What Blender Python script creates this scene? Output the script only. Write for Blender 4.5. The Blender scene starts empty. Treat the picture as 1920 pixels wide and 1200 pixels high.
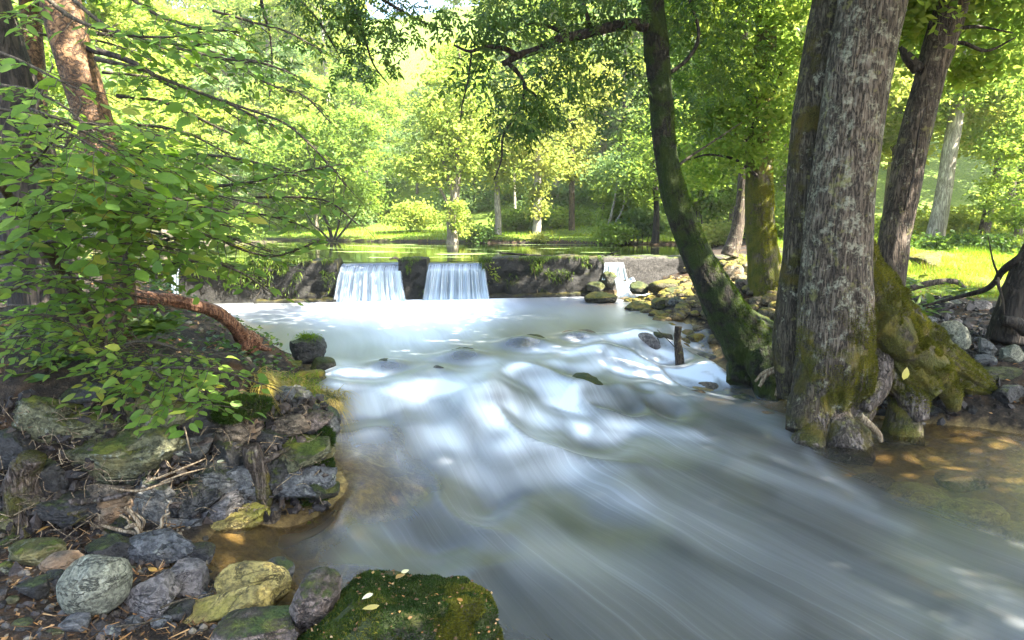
import bpy, bmesh, math, random
import numpy as np
from mathutils import Matrix, Vector

# ------------------------------------------------------------------ camera, sky, sun, exposure
S = bpy.context.scene
COL = S.collection
F = 1251.0                       # focal length in photo pixels (1920 wide)
TH = math.atan(180.0 / F)        # pitch below the horizon
CAM = np.array([0.0, 0.0, 2.2])
cam_data = bpy.data.cameras.new('camera')
cam_data.sensor_width = 36.0
cam_data.lens = 36.0 * F / 1920.0
cam_data.clip_start = 0.05
cam_data.clip_end = 600.0
cam = bpy.data.objects.new('camera', cam_data)
COL.objects.link(cam)
cam.location = CAM
cam.rotation_euler = (math.pi / 2 - TH, 0, 0)
S.camera = cam

SUN_EL = math.radians(49.0)
SUN_AZ = math.radians(114.0)     # from +Y towards +X: the sun stands to the right, a little behind the camera
world = bpy.data.worlds.new('World')
S.world = world
world.use_nodes = True
wn = world.node_tree
wn.nodes.clear()
sky = wn.nodes.new('ShaderNodeTexSky')
sky.sky_type = 'NISHITA'
sky.sun_disc = False
sky.sun_elevation = SUN_EL
sky.sun_rotation = SUN_AZ
sky.air_density = 1.0
sky.dust_density = 2.5
sky.ozone_density = 1.0
bg = wn.nodes.new('ShaderNodeBackground')
bg.inputs['Strength'].default_value = 0.09
wo = wn.nodes.new('ShaderNodeOutputWorld')
wn.links.new(sky.outputs[0], bg.inputs['Color'])
wn.links.new(bg.outputs[0], wo.inputs['Surface'])

sun_data = bpy.data.lights.new('sun', 'SUN')
sun_data.energy = 5.0
sun_data.angle = math.radians(0.53)
sun_data.color = (1.0, 0.93, 0.80)
sun = bpy.data.objects.new('sun', sun_data)
COL.objects.link(sun)
TO_SUN = Vector((math.cos(SUN_EL) * math.sin(SUN_AZ), math.cos(SUN_EL) * math.cos(SUN_AZ), math.sin(SUN_EL)))
sun.rotation_euler = TO_SUN.to_track_quat('Z', 'Y').to_euler()
sun.location = (20, 10, 30)

S.view_settings.view_transform = 'Standard'
S.view_settings.look = 'None'
S.view_settings.exposure = 3.62
S.view_settings.gamma = 1.0
S.view_settings.use_curve_mapping = False
S.render.engine = 'CYCLES'
S.cycles.use_denoising = True
S.cycles.max_bounces = 7
S.cycles.diffuse_bounces = 4
S.cycles.glossy_bounces = 3
S.cycles.transmission_bounces = 5
S.cycles.transparent_max_bounces = 8
S.cycles.caustics_reflective = False
S.cycles.caustics_refractive = False
S.cycles.sample_clamp_indirect = 6.0

HAZE = 0.0006

# ------------------------------------------------------------------ numeric helpers
rng = np.random.default_rng(7)
random.seed(7)
CT, ST = math.cos(TH), math.sin(TH)


def ray(px, py):
    dx, dy = (px - 960.0) / F, (600.0 - py) / F
    d = np.array([dx, CT + dy * ST, -ST + dy * CT])
    return d / d[1]


def at(px, py, Y):
    return CAM + ray(px, py) * Y


def atz(px, py, z):
    r = ray(px, py)
    return CAM + r * ((z - CAM[2]) / r[2])


def proj(P):
    """world points -> photo pixels (used to author the foam and the leaf choice)"""
    D = np.asarray(P, float) - CAM
    w = D[:, 1] * CT - D[:, 2] * ST
    u = D[:, 1] * ST + D[:, 2] * CT
    w = np.where(w < 0.05, 0.05, w)
    return 960 + D[:, 0] / w * F, 600 - u / w * F, w


def m_of(npx, Y):
    return npx * Y / F


def sstep(x, a=0.0, b=1.0):
    t = np.clip((np.asarray(x, float) - a) / (b - a), 0, 1)
    return t * t * (3 - 2 * t)


def _hash(i, j, k, seed):
    n = (i * 374761393 + j * 668265263 + k * 2147483647 + seed * 1274126177) & 0xFFFFFFFF
    n = ((n ^ (n >> 13)) * 1274126177) & 0xFFFFFFFF
    n = n ^ (n >> 16)
    return (n & 0xFFFF) / 65535.0


def vnoise(P, seed=0):
    P = np.asarray(P, float)
    I = np.floor(P).astype(np.int64)
    f = P - I
    f = f * f * (3 - 2 * f)
    out = 0
    for dx in (0, 1):
        wx = f[:, 0] if dx else 1 - f[:, 0]
        for dy in (0, 1):
            wy = f[:, 1] if dy else 1 - f[:, 1]
            for dz in (0, 1):
                wz = f[:, 2] if dz else 1 - f[:, 2]
                out = out + wx * wy * wz * _hash(I[:, 0] + dx, I[:, 1] + dy, I[:, 2] + dz, seed)
    return out * 2 - 1


def fbm(P, octaves=4, seed=0, gain=0.5):
    a, s, tot = 1.0, 0, 0
    P = np.asarray(P, float)
    for o in range(octaves):
        s = s + a * vnoise(P * (2.03 ** o) + 17.3 * o, seed + o)
        tot += a
        a *= gain
    return s / tot


def fbm2(x, y, sc, octaves=4, seed=0):
    return fbm(np.stack([np.ravel(x) * sc, np.ravel(y) * sc, np.zeros(np.size(x))], 1), octaves, seed).reshape(np.shape(x))


def unit(v):
    v = np.asarray(v, float)
    return v / np.maximum(np.linalg.norm(v, axis=-1, keepdims=True), 1e-9)


# ------------------------------------------------------------------ object helpers
def mk(name, V, faces, mat, parent=None, smooth=True, fattr=None, vattr=None, uv=None):
    """one mesh object; V in world space; children are stored relative to their parent's location"""
    V = np.asarray(V, float)
    if parent is not None:
        V = V - np.array(world_loc(parent))
    if not isinstance(faces, list):
        faces = [faces]
    faces = [np.asarray(f, np.int64) for f in faces if len(f)]
    me = bpy.data.meshes.new(name)
    me.vertices.add(len(V))
    me.vertices.foreach_set('co', V.astype(np.float32).ravel())
    tot = sum(f.size for f in faces)
    npoly = sum(len(f) for f in faces)
    me.loops.add(tot)
    me.loops.foreach_set('vertex_index', np.concatenate([f.ravel() for f in faces]).astype(np.int32))
    me.polygons.add(npoly)
    st, o = [], 0
    for f in faces:
        st.append(o + np.arange(len(f)) * f.shape[1])
        o += f.size
    me.polygons.foreach_set('loop_start', np.concatenate(st).astype(np.int32))
    me.polygons.foreach_set('use_smooth', np.full(npoly, smooth))
    for d, dom in ((fattr, 'FACE'), (vattr, 'POINT')):
        for k, a in (d or {}).items():
            at_ = me.attributes.new(k, 'FLOAT', dom)
            at_.data.foreach_set('value', np.asarray(a, np.float32))
    if uv is not None:
        l = me.uv_layers.new(name='UVMap')
        idx = np.concatenate([f.ravel() for f in faces])
        l.data.foreach_set('uv', np.asarray(uv, np.float32)[idx].ravel())
    me.update(calc_edges=True)
    if mat is not None:
        me.materials.append(mat)
    o = bpy.data.objects.new(name, me)
    COL.objects.link(o)
    if parent is not None:
        o.parent = parent
    return o


def world_loc(o):
    l = Vector(o.location)
    while o.parent is not None:
        o = o.parent
        l = l + Vector(o.location)
    return l


def recentre(o):
    """move a top-level mesh's origin to its own base"""
    me = o.data
    n = len(me.vertices)
    c = np.empty(n * 3, np.float32)
    me.vertices.foreach_get('co', c)
    c = c.reshape(-1, 3)
    b = np.array([(c[:, 0].min() + c[:, 0].max()) / 2, (c[:, 1].min() + c[:, 1].max()) / 2, c[:, 2].min()])
    me.vertices.foreach_set('co', (c - b).astype(np.float32).ravel())
    o.location = b
    me.update()
    return o


def tag(o, label=None, cat=None, group=None, kind=None):
    if label:
        o['label'] = label
    if cat:
        o['category'] = cat
    if group:
        o['group'] = group
    if kind:
        o['kind'] = kind
    return o


def thing(name, label, cat, loc, group=None):
    o = bpy.data.objects.new(name, None)
    o.empty_display_size = 0.1
    COL.objects.link(o)
    o.location = [float(v) for v in loc]
    return tag(o, label, cat, group)


class Geo:
    """accumulates vertices and faces of several shapes into one mesh"""
    def __init__(s):
        s.V, s.F, s.A, s.n = [], {}, {}, 0

    def add(s, V, Fc, a=0.5):
        Fc = np.asarray(Fc)
        k = Fc.shape[1]
        s.V.append(V)
        s.F.setdefault(k, []).append(Fc + s.n)
        s.A.setdefault(k, []).append(np.broadcast_to(np.asarray(a, float), (len(Fc),)))
        s.n += len(V)
        return s

    def build(s, name, mat, parent=None, smooth=True):
        ks = sorted(s.F)
        faces = [np.concatenate(s.F[k]) for k in ks]
        rn = np.concatenate([np.concatenate(s.A[k]) for k in ks])
        return mk(name, np.concatenate(s.V), faces, mat, parent, smooth, fattr={'rnd': rn})


def catmull(P, n):
    P = np.asarray(P, float)
    if len(P) < 3:
        t = np.linspace(0, 1, n)[:, None]
        return P[0] * (1 - t) + P[-1] * t
    Q = np.vstack([2 * P[0] - P[1], P, 2 * P[-1] - P[-2]])
    t = np.linspace(0, len(P) - 1 - 1e-6, n)
    i = t.astype(int)
    f = (t - i)[:, None]
    a, b, c, d = Q[i], Q[i + 1], Q[i + 2], Q[i + 3]
    return 0.5 * ((2 * b) + (c - a) * f + (2 * a - 5 * b + 4 * c - d) * f ** 2 + (3 * b - a - 3 * c + d) * f ** 3)


def tube(P, R, seg=10, n=None, amp=0.0, nsc=3.0, ridges=0.0, nridge=9, seed=0, cap=True, flat=None, stretch=0.35):
    """tapered tube along the polyline P with radii R; amp = lumps, ridges = long bark ridges"""
    n = n or max(2, (len(P) - 1) * 5)
    C = catmull(P, n)
    R = np.interp(np.linspace(0, 1, n), np.linspace(0, 1, len(R)), R)
    T = unit(np.gradient(C, axis=0))
    N = np.zeros_like(T)
    ref = np.array([1.0, 0, 0]) if abs(T[0][0]) < 0.8 else np.array([0, 1.0, 0])
    v = ref - T[0] * ref.dot(T[0])
    for i in range(n):
        v = v - T[i] * v.dot(T[i])
        v = v / (np.linalg.norm(v) + 1e-9)
        N[i] = v
    B = np.cross(T, N)
    a = np.linspace(0, 2 * math.pi, seg, endpoint=False)
    ca, sa = np.cos(a)[None, :, None], np.sin(a)[None, :, None]
    if flat is not None:
        ca = ca * flat
    D = ca * N[:, None, :] + sa * B[:, None, :]
    V = C[:, None, :] + D * R[:, None, None]
    if amp or ridges:
        Pn = V.reshape(-1, 3)
        L = np.repeat(np.linspace(0, 1, n) * np.linalg.norm(np.diff(C, axis=0), axis=1).sum(), seg)
        A = np.tile(a, n)
        rr = np.repeat(R, seg)
        d = 0
        if amp:
            d = d + amp * fbm(Pn * nsc + seed * 5.1, 4, seed)
        if ridges:
            q = np.stack([np.cos(A) * nridge / 3, np.sin(A) * nridge / 3, L * stretch / np.maximum(rr.mean(), .02)], 1)
            d = d + ridges * (1 - 2 * np.abs(vnoise(q * 1.6, seed + 3))) + ridges * .5 * vnoise(q * 4.1, seed + 4)
        V = (Pn + D.reshape(-1, 3) * (d * rr)[:, None]).reshape(n, seg, 3)
    V = V.reshape(-1, 3)
    i, j = np.meshgrid(np.arange(n - 1), np.arange(seg), indexing='ij')
    j2 = (j + 1) % seg
    Fq = np.stack([i * seg + j, i * seg + j2, (i + 1) * seg + j2, (i + 1) * seg + j], -1).reshape(-1, 4)
    if cap:
        V = np.vstack([V, C[0], C[-1]])
        b0, b1 = n * seg, n * seg + 1
        jj = np.arange(seg)
        Ft = np.stack([jj, np.full(seg, b0), (jj + 1) % seg, (jj + 1) % seg], 1)[:, :4]
        cap0 = np.stack([(jj + 1) % seg, jj, np.full(seg, b0)], 1)
        cap1 = np.stack([(n - 1) * seg + jj, (n - 1) * seg + (jj + 1) % seg, np.full(seg, b1)], 1)
        return V, Fq, np.vstack([cap0, cap1])
    return V, Fq, None


def add_tube(g, *a, col=0.5, **k):
    V, q, t = tube(*a, **k)
    g.V.append(V)
    g.F.setdefault(4, []).append(q + g.n)
    g.A.setdefault(4, []).append(np.full(len(q), col))
    if t is not None:
        g.F.setdefault(3, []).append(t + g.n)
        g.A.setdefault(3, []).append(np.full(len(t), col))
    g.n += len(V)
    return g


_ico = {}


def ico(sub):
    if sub not in _ico:
        bm = bmesh.new()
        bmesh.ops.create_icosphere(bm, subdivisions=sub, radius=1.0)
        bm.verts.ensure_lookup_table()
        V = np.array([v.co[:] for v in bm.verts])
        Fc = np.array([[v.index for v in f.verts] for f in bm.faces])
        bm.free()
        _ico[sub] = (V, Fc)
    return _ico[sub]


def rock_shape(size, seed=0, sub=4, facets=7, boxy=3.0, rough=0.09, fine=0.03, roll=0.0, yaw=0.0, pitch=0.0, depth=0.75, strata=0.0):
    """angular stone: a superellipsoid cut by random planes and roughened; size = full extents"""
    r = np.random.default_rng(seed)
    V, Fc = ico(sub)
    V = V / (np.abs(V) ** boxy).sum(1, keepdims=True) ** (1 / boxy)
    for k in range(facets):
        n = unit(r.normal(size=3))
        d = depth * r.uniform(0.85, 1.2)
        V = V - n * np.maximum(0, V @ n - d)[:, None] * 0.98
    n = unit(V)
    q = V * np.array([1.0, 1.0, 1.0])
    V = V + n * (rough * fbm(q * 1.7 + seed * 3.7, 3, seed) + fine * fbm(q * 6.5 + seed, 4, seed + 9))[:, None]
    if sub >= 4:
        V = V + n * (fine * 1.1 * (1 - 2 * np.abs(fbm(q * np.array([3.4, 3.4, 5.5]) + seed, 3, seed + 21))) + fine * .5 * fbm(q * 14 + seed, 3, seed + 31))[:, None]
    if strata:
        V = V + n * (strata * np.sin(V[:, 2] * 14 + 3 * fbm(q * 2, 2, seed + 5)))[:, None] * np.array([1, 1, 0.2])
    ext = (V.max(0) - V.min(0))
    V = (V - (V.max(0) + V.min(0)) / 2) / ext * np.asarray(size, float)
    R = Matrix.Rotation(yaw, 3, 'Z') @ Matrix.Rotation(roll, 3, 'Y') @ Matrix.Rotation(pitch, 3, 'X')
    return V @ np.array(R).T, Fc


# leaf templates: x across, y along, z up; unit length
def leaf_template(w=0.52, fold=0.10, droop=0.12):
    y = np.array([0, .22, .5, .78, 1.0])
    hw = np.array([0, .40, .5, .30, 0]) * w
    V = [[0, 0, 0]]
    for k in (1, 2, 3):
        V += [[-hw[k], y[k], fold * hw[k] * 2 - droop * y[k] ** 2], [0, y[k], -droop * y[k] ** 2], [hw[k], y[k], fold * hw[k] * 2 - droop * y[k] ** 2]]
    V += [[0, 1, -droop]]
    T = [[0, 2, 1], [0, 3, 2], [8, 9, 7], [8, 9, 9]]
    tri = [[0, 2, 1], [0, 3, 2], [7, 8, 10], [8, 9, 10]]
    quad = [[1, 2, 5, 4], [2, 3, 6, 5], [4, 5, 8, 7], [5, 6, 9, 8]]
    return np.array(V, float), np.array(tri), np.array(quad)


def frames(a, n):
    a = unit(a)
    n = n - a * (a * n).sum(1, keepdims=True)
    n = unit(n)
    return a, n, np.cross(a, n)


def place_leaves(g, pos, a, n, size, col, tpl):
    """many leaves of one template into the Geo g"""
    V, tri, quad = tpl
    a, n, b = frames(a, n)
    W = pos[:, None, :] + size[:, None, None] * (V[None, :, 0, None] * b[:, None, :] + V[None, :, 1, None] * a[:, None, :] + V[None, :, 2, None] * n[:, None, :])
    k, m = len(pos), len(V)
    off = (np.arange(k) * m)[:, None, None]
    g.V.append(W.reshape(-1, 3))
    for sh in (tri, quad):
        if len(sh):
            g.F.setdefault(sh.shape[1], []).append((sh[None] + off).reshape(-1, sh.shape[1]) + g.n)
            g.A.setdefault(sh.shape[1], []).append(np.repeat(col, len(sh)))
    g.n += k * m
    return g


LEAF = leaf_template()
LEAF_NARROW = leaf_template(0.36, 0.12, 0.16)
_q = np.array([[0, 0, 0], [-.29, .45, .05], [0, 1, -.08], [.29, .45, .05]])
LEAF_QUAD = (_q, np.zeros((0, 3), int), np.array([[0, 3, 2, 1]]))


def compound_template(pairs=4, leaflet=0.30):
    """pinnate leaf, unit length: leaflets as folded quads in pairs along a stalk"""
    V, Q = [], []
    def leafl(p, ang, L, dz):
        c, s = math.cos(ang), math.sin(ang)
        o = len(V)
        for (x, y, z) in ((0, 0, 0), (-.21 * L, .5 * L, .03), (0, L, -.10 * L), (.21 * L, .5 * L, .03)):
            V.append([p[0] + c * x + s * y, p[1] - s * x + c * y, p[2] + z + dz * y])
        Q.append([o, o + 3, o + 2, o + 1])
    for k in range(pairs):
        y = 0.24 + 0.58 * k / max(1, pairs - 1)
        for sgn in (-1, 1):
            leafl((0, y, -.18 * y * y), sgn * (1.05 - .12 * k), leaflet * (1 - .06 * k), -.25)
    leafl((0, .84, -.13), 0, leaflet, -.3)
    o = len(V)
    V += [[-.006, 0, 0], [.006, 0, 0], [.004, .86, -.13], [-.004, .86, -.13]]
    Q.append([o, o + 1, o + 2, o + 3])
    return np.array(V, float), np.zeros((0, 3), int), np.array(Q)


ASH = compound_template()


def clumps(r, centre, radii, n_clump, n_leaf, clump_r, flat=0.55, shell=0.45):
    """leaf positions grouped in clumps spread through an ellipsoid"""
    d = unit(r.normal(size=(n_clump, 3)))
    rad = r.uniform(shell, 1.0, n_clump) ** 0.7
    c = np.asarray(centre) + d * rad[:, None] * np.asarray(radii)
    k = r.integers(0, n_clump, n_leaf)
    cr = clump_r * r.uniform(.6, 1.35, n_clump)
    off = r.normal(size=(n_leaf, 3)) * np.array([1, 1, flat]) * 0.55
    P = c[k] + off * cr[k][:, None]
    tone = np.clip(r.uniform(.2, .8, n_clump)[k] + r.normal(0, .09, n_leaf), 0, 1)
    return P, tone, c


def crown_geo(r, centre, radii, n_clump, n_leaf, clump_r, leaf, tpl=LEAF_QUAD, flat=0.55, shell=0.45, up=0.7, g=None):
    P, tone, c = clumps(r, centre, radii, n_clump, n_leaf, clump_r, flat, shell)
    N = unit(r.normal(size=P.shape) * np.array([1, 1, 1]) + np.array([0, 0, up]))
    A = unit(r.normal(size=P.shape) * np.array([1, 1, .6]) + np.array([0, 0, -.25]))
    g = g or Geo()
    place_leaves(g, P, A, N, leaf * r.uniform(.65, 1.3, len(P)), tone, tpl)
    return g, c

# ------------------------------------------------------------------ materials
class NT:
    def __init__(s, name):
        s.m = bpy.data.materials.new(name)
        s.m.use_nodes = True
        s.t = s.m.node_tree
        s.t.nodes.clear()

    def n(s, typ, ins=None, **props):
        nd = s.t.nodes.new('ShaderNode' + typ)
        for k, v in props.items():
            setattr(nd, k, v)
        for k, v in (ins or {}).items():
            sock = nd.inputs[k]
            if hasattr(v, 'links') or isinstance(v, bpy.types.NodeSocket):
                s.t.links.new(v, sock)
            else:
                sock.default_value = v
        return nd

    def ramp(s, fac, stops):
        nd = s.n('ValToRGB', {'Fac': fac})
        e = nd.color_ramp.elements
        while len(e) < len(stops):
            e.new(0.5)
        for i, (p, c) in enumerate(stops):
            e[i].position = p
            e[i].color = (*c, 1) if len(c) == 3 else c
        return nd.outputs['Color']

    def noise(s, vec, scale, detail=4, rough=0.55, dist=0.0):
        return s.n('TexNoise', {'Vector': vec, 'Scale': scale, 'Detail': detail, 'Roughness': rough, 'Distortion': dist}).outputs['Fac']

    def mapv(s, vec, scale=(1, 1, 1), loc=(0, 0, 0)):
        return s.n('Mapping', {'Vector': vec, 'Scale': scale, 'Location': loc}).outputs[0]

    def math(s, op, a, b=0.0, clamp=False):
        return s.n('Math', {0: a, 1: b}, operation=op, use_clamp=clamp).outputs[0]

    def step(s, v, a, b):
        return s.n('MapRange', {'Value': v, 'From Min': a, 'From Max': b}, interpolation_type='SMOOTHSTEP').outputs[0]

    def mix(s, f, a, b):
        nd = s.n('Mix', data_type='RGBA')
        for sock, v in ((nd.inputs[0], f), (nd.inputs[6], a), (nd.inputs[7], b)):
            if isinstance(v, bpy.types.NodeSocket):
                s.t.links.new(v, sock)
            elif isinstance(v, (int, float)):
                sock.default_value = v
            else:
                sock.default_value = (*v, 1) if len(v) == 3 else v
        return nd.outputs[2]

    def obj(s):
        """object coordinates shifted by a per-object random amount"""
        tc = s.n('TexCoord')
        return tc.outputs['Object']

    def shifted(s):
        r = s.n('ObjectInfo').outputs['Random']
        k = s.math('MULTIPLY', r, 37.0)
        return s.n('VectorMath', {0: s.obj(), 1: s.n('CombineXYZ', {0: k, 1: k, 2: k}).outputs[0]}, operation='ADD').outputs[0]

    def normal_z(s):
        return s.n('SeparateXYZ', {0: s.n('NewGeometry').outputs['Normal']}).outputs[2]

    def bump(s, h, strength=0.5, dist=0.02, nrm=None):
        d = {'Height': h, 'Strength': strength, 'Distance': dist}
        if nrm is not None:
            d['Normal'] = nrm
        return s.n('Bump', d).outputs[0]

    def attr(s, name):
        return s.n('Attribute', attribute_name=name).outputs['Fac']

    def out(s, sh):
        s.t.links.new(sh, s.n('OutputMaterial').inputs['Surface'])
        return s.m

    def principled(s, color, rough=0.7, nrm=None, spec=0.4, **k):
        d = {'Base Color': color if isinstance(color, bpy.types.NodeSocket) else (*color, 1), 'Roughness': rough, 'Specular IOR Level': spec}
        d.update(k)
        if nrm is not None:
            d['Normal'] = nrm
        return s.n('BsdfPrincipled', d).outputs[0]


def leaf_mat(name, stops, trans=0.45, gain=1.7, gloss=0.35, rough=0.42, tstops=None, single=False):
    """stops: colours over the per-leaf tone; light passes through with a yellower tint"""
    t = NT(name)
    tone = t.n('ObjectInfo').outputs['Random'] if single else t.attr('rnd')
    c = t.ramp(tone, stops)
    if single:
        nz = t.noise(t.obj(), 9.0, 2)
        c = t.mix(t.step(nz, .35, .8), c, t.n('Mix', {6: c, 7: (1.25, 1.3, .8, 1), 0: 1.0}, data_type='RGBA', blend_type='MULTIPLY').outputs[2])
    tc = t.n('Mix', {0: 1.0, 6: c, 7: (gain * 1.12, gain, gain * .62, 1)}, data_type='RGBA', blend_type='MULTIPLY').outputs[2]
    if gloss:
        d = t.principled(c, rough, spec=gloss)
    else:
        d = t.n('BsdfDiffuse', {'Color': c}).outputs[0]
    tr = t.n('BsdfTranslucent', {'Color': tc}).outputs[0]
    return t.out(t.n('MixShader', {0: trans, 1: d, 2: tr}).outputs[0])


def bark_mat(name, dark, mid, light, lichen=0.0, moss=0.0, moss_col=(.10, .12, .018), scale=1.0, moss_low=None, relief=.03, vert=0.16, rough=.8, flake=0.0, rs=1.0):
    t = NT(name)
    o = t.obj()
    st = t.mapv(o, (scale * rs, scale * rs, scale * vert * rs))
    rid = t.noise(st, 24, 6, .62, .25)
    rn = t.noise(t.mapv(o, (scale * rs, scale * rs, scale * rs * vert * .9), (4, 8, 2)), 15, 4, .55, .5)
    crack = t.step(t.math('ABSOLUTE', t.math('SUBTRACT', rn, .5)), .0, .10)
    h = t.math('ADD', t.math('MULTIPLY', crack, .42), rid)
    big = t.noise(o, 1.6 * scale, 4)
    fine = t.noise(o, 45 * scale, 3, .65)
    c = t.ramp(h, [(.50, dark), (.80, mid), (1.0, light)])
    c = t.mix(t.step(fine, .45, .75), c, t.mix(.5, c, light))
    c = t.mix(t.step(big, .35, .7), t.mix(.55, c, dark), c)
    if flake:
        fl = t.noise(t.mapv(o, (3, 3, 12)), 5, 4, .7)
        c = t.mix(t.step(fl, .52, .7), c, t.mix(.6, c, dark))
    if lichen:
        ln = t.noise(o, 7.5 * scale, 5, .68, .3)
        lf = t.noise(o, 26 * scale, 3, .7)
        lm = t.math('MULTIPLY', t.step(ln, .60 - .105 * lichen, .70 - .08 * lichen), t.step(lf, .38, .6))
        c = t.mix(t.math('MULTIPLY', lm, .75), c, (.29, .285, .21))
        yn = t.noise(t.mapv(o, (1, 1, 1), (9, 3, 4)), 6.0 * scale, 4, .7)
        c = t.mix(t.math('MULTIPLY', t.step(yn, .56, .68), .55), c, (.20, .19, .06))
    nrm = t.bump(h, .9, relief)
    nrm = t.bump(fine, .4, relief * .3, nrm)
    ro = rough
    if moss:
        mn = t.noise(o, 3.4 * scale, 5, .65)
        m = mn
        if moss_low is not None:
            z = t.n('SeparateXYZ', {0: o}).outputs[2]
            zz = t.math('ADD', z, t.math('MULTIPLY', t.math('SUBTRACT', big, .5), 1.6))
            m = t.math('ADD', m, t.math('MULTIPLY', t.step(zz, moss_low[1], moss_low[0]), .22), False)
            m = t.math('SUBTRACT', m, .16)
        mm = t.step(m, .62 - .34 * moss, .74 - .30 * moss)
        mf = t.noise(o, 80, 3, .7)
        mc = t.mix(t.step(mf, .35, .7), tuple(v * .35 for v in moss_col), moss_col)
        mc = t.mix(t.step(t.noise(o, 5, 2), .4, .65), mc, t.mix(.5, mc, (moss_col[0] * 1.5, moss_col[1] * 1.1, moss_col[2])))
        c = t.mix(mm, c, mc)
        nrm = t.bump(t.math('MULTIPLY', mf, mm), .9, .02, nrm)
    return t.out(t.principled(c, ro, nrm, .25))


def rock_mat(name, dark, mid, light, moss=0.0, moss_col=(.07, .11, .02), scale=1.0, lichen=0.0, wet=0.0, warm=None, mossup=True, relief=.05):
    t = NT(name)
    o = t.shifted()
    a = t.noise(o, 3.2 * scale, 6, .62, .3)
    b = t.noise(o, 13 * scale, 6, .68, .2)
    f = t.noise(o, 70 * scale, 3, .7)
    h = t.math('ADD', t.math('MULTIPLY', a, .6), t.math('ADD', t.math('MULTIPLY', b, .5), t.math('MULTIPLY', f, .16)))
    c = t.ramp(t.math('ADD', t.math('MULTIPLY', b, .6), t.math('MULTIPLY', a, .4)), [(.34, dark), (.52, mid), (.70, light)])
    c = t.mix(t.step(f, .5, .8), c, t.mix(.35, c, light))
    pit = t.noise(t.mapv(o, (1, 1, 1), (2, 6, 4)), 32 * scale, 6, .72, .4)
    c = t.mix(t.step(pit, .56, .40), c, t.mix(.75, c, tuple(v * .45 for v in dark)))
    c = t.mix(t.step(pit, .60, .74), c, t.mix(.5, c, light))
    rn = t.noise(t.mapv(o, (1, 1, 2.2), (7, 1, 3)), 3.6 * scale, 5, .6, .6)
    crack = t.math('MULTIPLY', t.step(t.math('ABSOLUTE', t.math('SUBTRACT', rn, .5)), .022, .0), t.step(a, .40, .55))
    c = t.mix(t.math('MULTIPLY', crack, .8), c, tuple(v * .3 for v in dark))
    h = t.math('ADD', h, t.math('MULTIPLY', pit, .55))
    if warm:
        w = t.noise(t.mapv(o, (1, 1, 1), (3, 7, 1)), 2.6 * scale, 4, .6)
        c = t.mix(t.math('MULTIPLY', t.step(w, .5, .68), .7), c, warm)
    if lichen:
        l = t.noise(t.mapv(o, (1, 1, 1), (5, 2, 8)), 9 * scale, 4, .7)
        c = t.mix(t.math('MULTIPLY', t.step(l, .62 - .1 * lichen, .72 - .1 * lichen), .75), c, (.32, .34, .27))
    nrm = t.bump(t.math('SUBTRACT', h, t.math('MULTIPLY', crack, .5)), 1.0, relief)
    if moss:
        mn = t.noise(t.mapv(o, (1, 1, 1), (1, 4, 2)), 3.0 * scale, 5, .68)
        m = mn
        if mossup:
            m = t.math('ADD', mn, t.math('MULTIPLY', t.step(t.normal_z(), -.3, .9), .42))
            m = t.math('SUBTRACT', m, .24)
        m = t.math('ADD', m, t.math('MULTIPLY', t.math('SUBTRACT', pit, .5), .55))
        mm = t.step(m, .64 - .34 * moss, .86 - .30 * moss)
        mf = t.noise(o, 95, 3, .75)
        mc = t.mix(t.step(mf, .3, .7), tuple(v * .4 for v in moss_col), moss_col)
        mc = t.mix(t.math('MULTIPLY', t.step(t.noise(o, 6, 3), .42, .62), .6), mc, (moss_col[0] * 2.0, moss_col[1] * 1.35, moss_col[2]))
        c = t.mix(mm, c, mc)
        nrm = t.bump(t.math('MULTIPLY', mf, mm), .8, .015, nrm)
    return t.out(t.principled(c, .78 - .45 * wet, nrm, .3 + .3 * wet))


M = {}
# foliage: stops run over the tone of each leaf
M['leaf_near'] = leaf_mat('near_leaf', [(0, (.055, .115, .019)), (.45, (.092, .172, .028)), (.8, (.13, .205, .034)), (1, (.20, .22, .036))], .5, 1.9, .2, .5)
M['leaf_near_single'] = leaf_mat('near_leaf_single', [(0, (.055, .115, .019)), (.5, (.094, .176, .029)), (.85, (.13, .21, .035)), (1, (.23, .21, .035))], .5, 1.9, .22, .5, single=True)
M['leaf_ash'] = leaf_mat('ash_leaf', [(0, (.030, .065, .018)), (.5, (.055, .105, .026)), (1, (.11, .15, .032))], .45, 1.8, .35)
M['leaf_ash_single'] = leaf_mat('ash_leaf_single', [(0, (.030, .065, .018)), (.5, (.05, .10, .024)), (1, (.10, .14, .03))], .45, 1.8, .35, single=True)
M['leaf_shade'] = leaf_mat('shade_leaf', [(0, (.06, .115, .028)), (.5, (.105, .17, .04)), (1, (.18, .22, .055))], .6, 2.1, 0)
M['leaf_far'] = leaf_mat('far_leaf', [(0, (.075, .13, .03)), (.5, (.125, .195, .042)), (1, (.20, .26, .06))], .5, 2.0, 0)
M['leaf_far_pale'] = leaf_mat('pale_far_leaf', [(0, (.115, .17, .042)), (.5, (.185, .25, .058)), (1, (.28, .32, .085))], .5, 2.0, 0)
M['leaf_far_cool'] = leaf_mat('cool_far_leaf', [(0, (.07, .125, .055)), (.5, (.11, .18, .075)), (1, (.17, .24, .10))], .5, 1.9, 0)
M['leaf_yellow'] = leaf_mat('yellowing_leaf', [(0, (.11, .16, .04)), (.5, (.18, .22, .06)), (1, (.27, .28, .085))], .5, 1.9, 0)
M['leaf_low'] = leaf_mat('undergrowth_leaf', [(0, (.03, .07, .014)), (.5, (.06, .12, .02)), (1, (.12, .17, .03))], .4, 1.7, .25)
M['grass'] = leaf_mat('grass_blade', [(0, (.07, .13, .014)), (.5, (.12, .20, .02)), (1, (.20, .24, .04))], .45, 1.9, 0)
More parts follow.
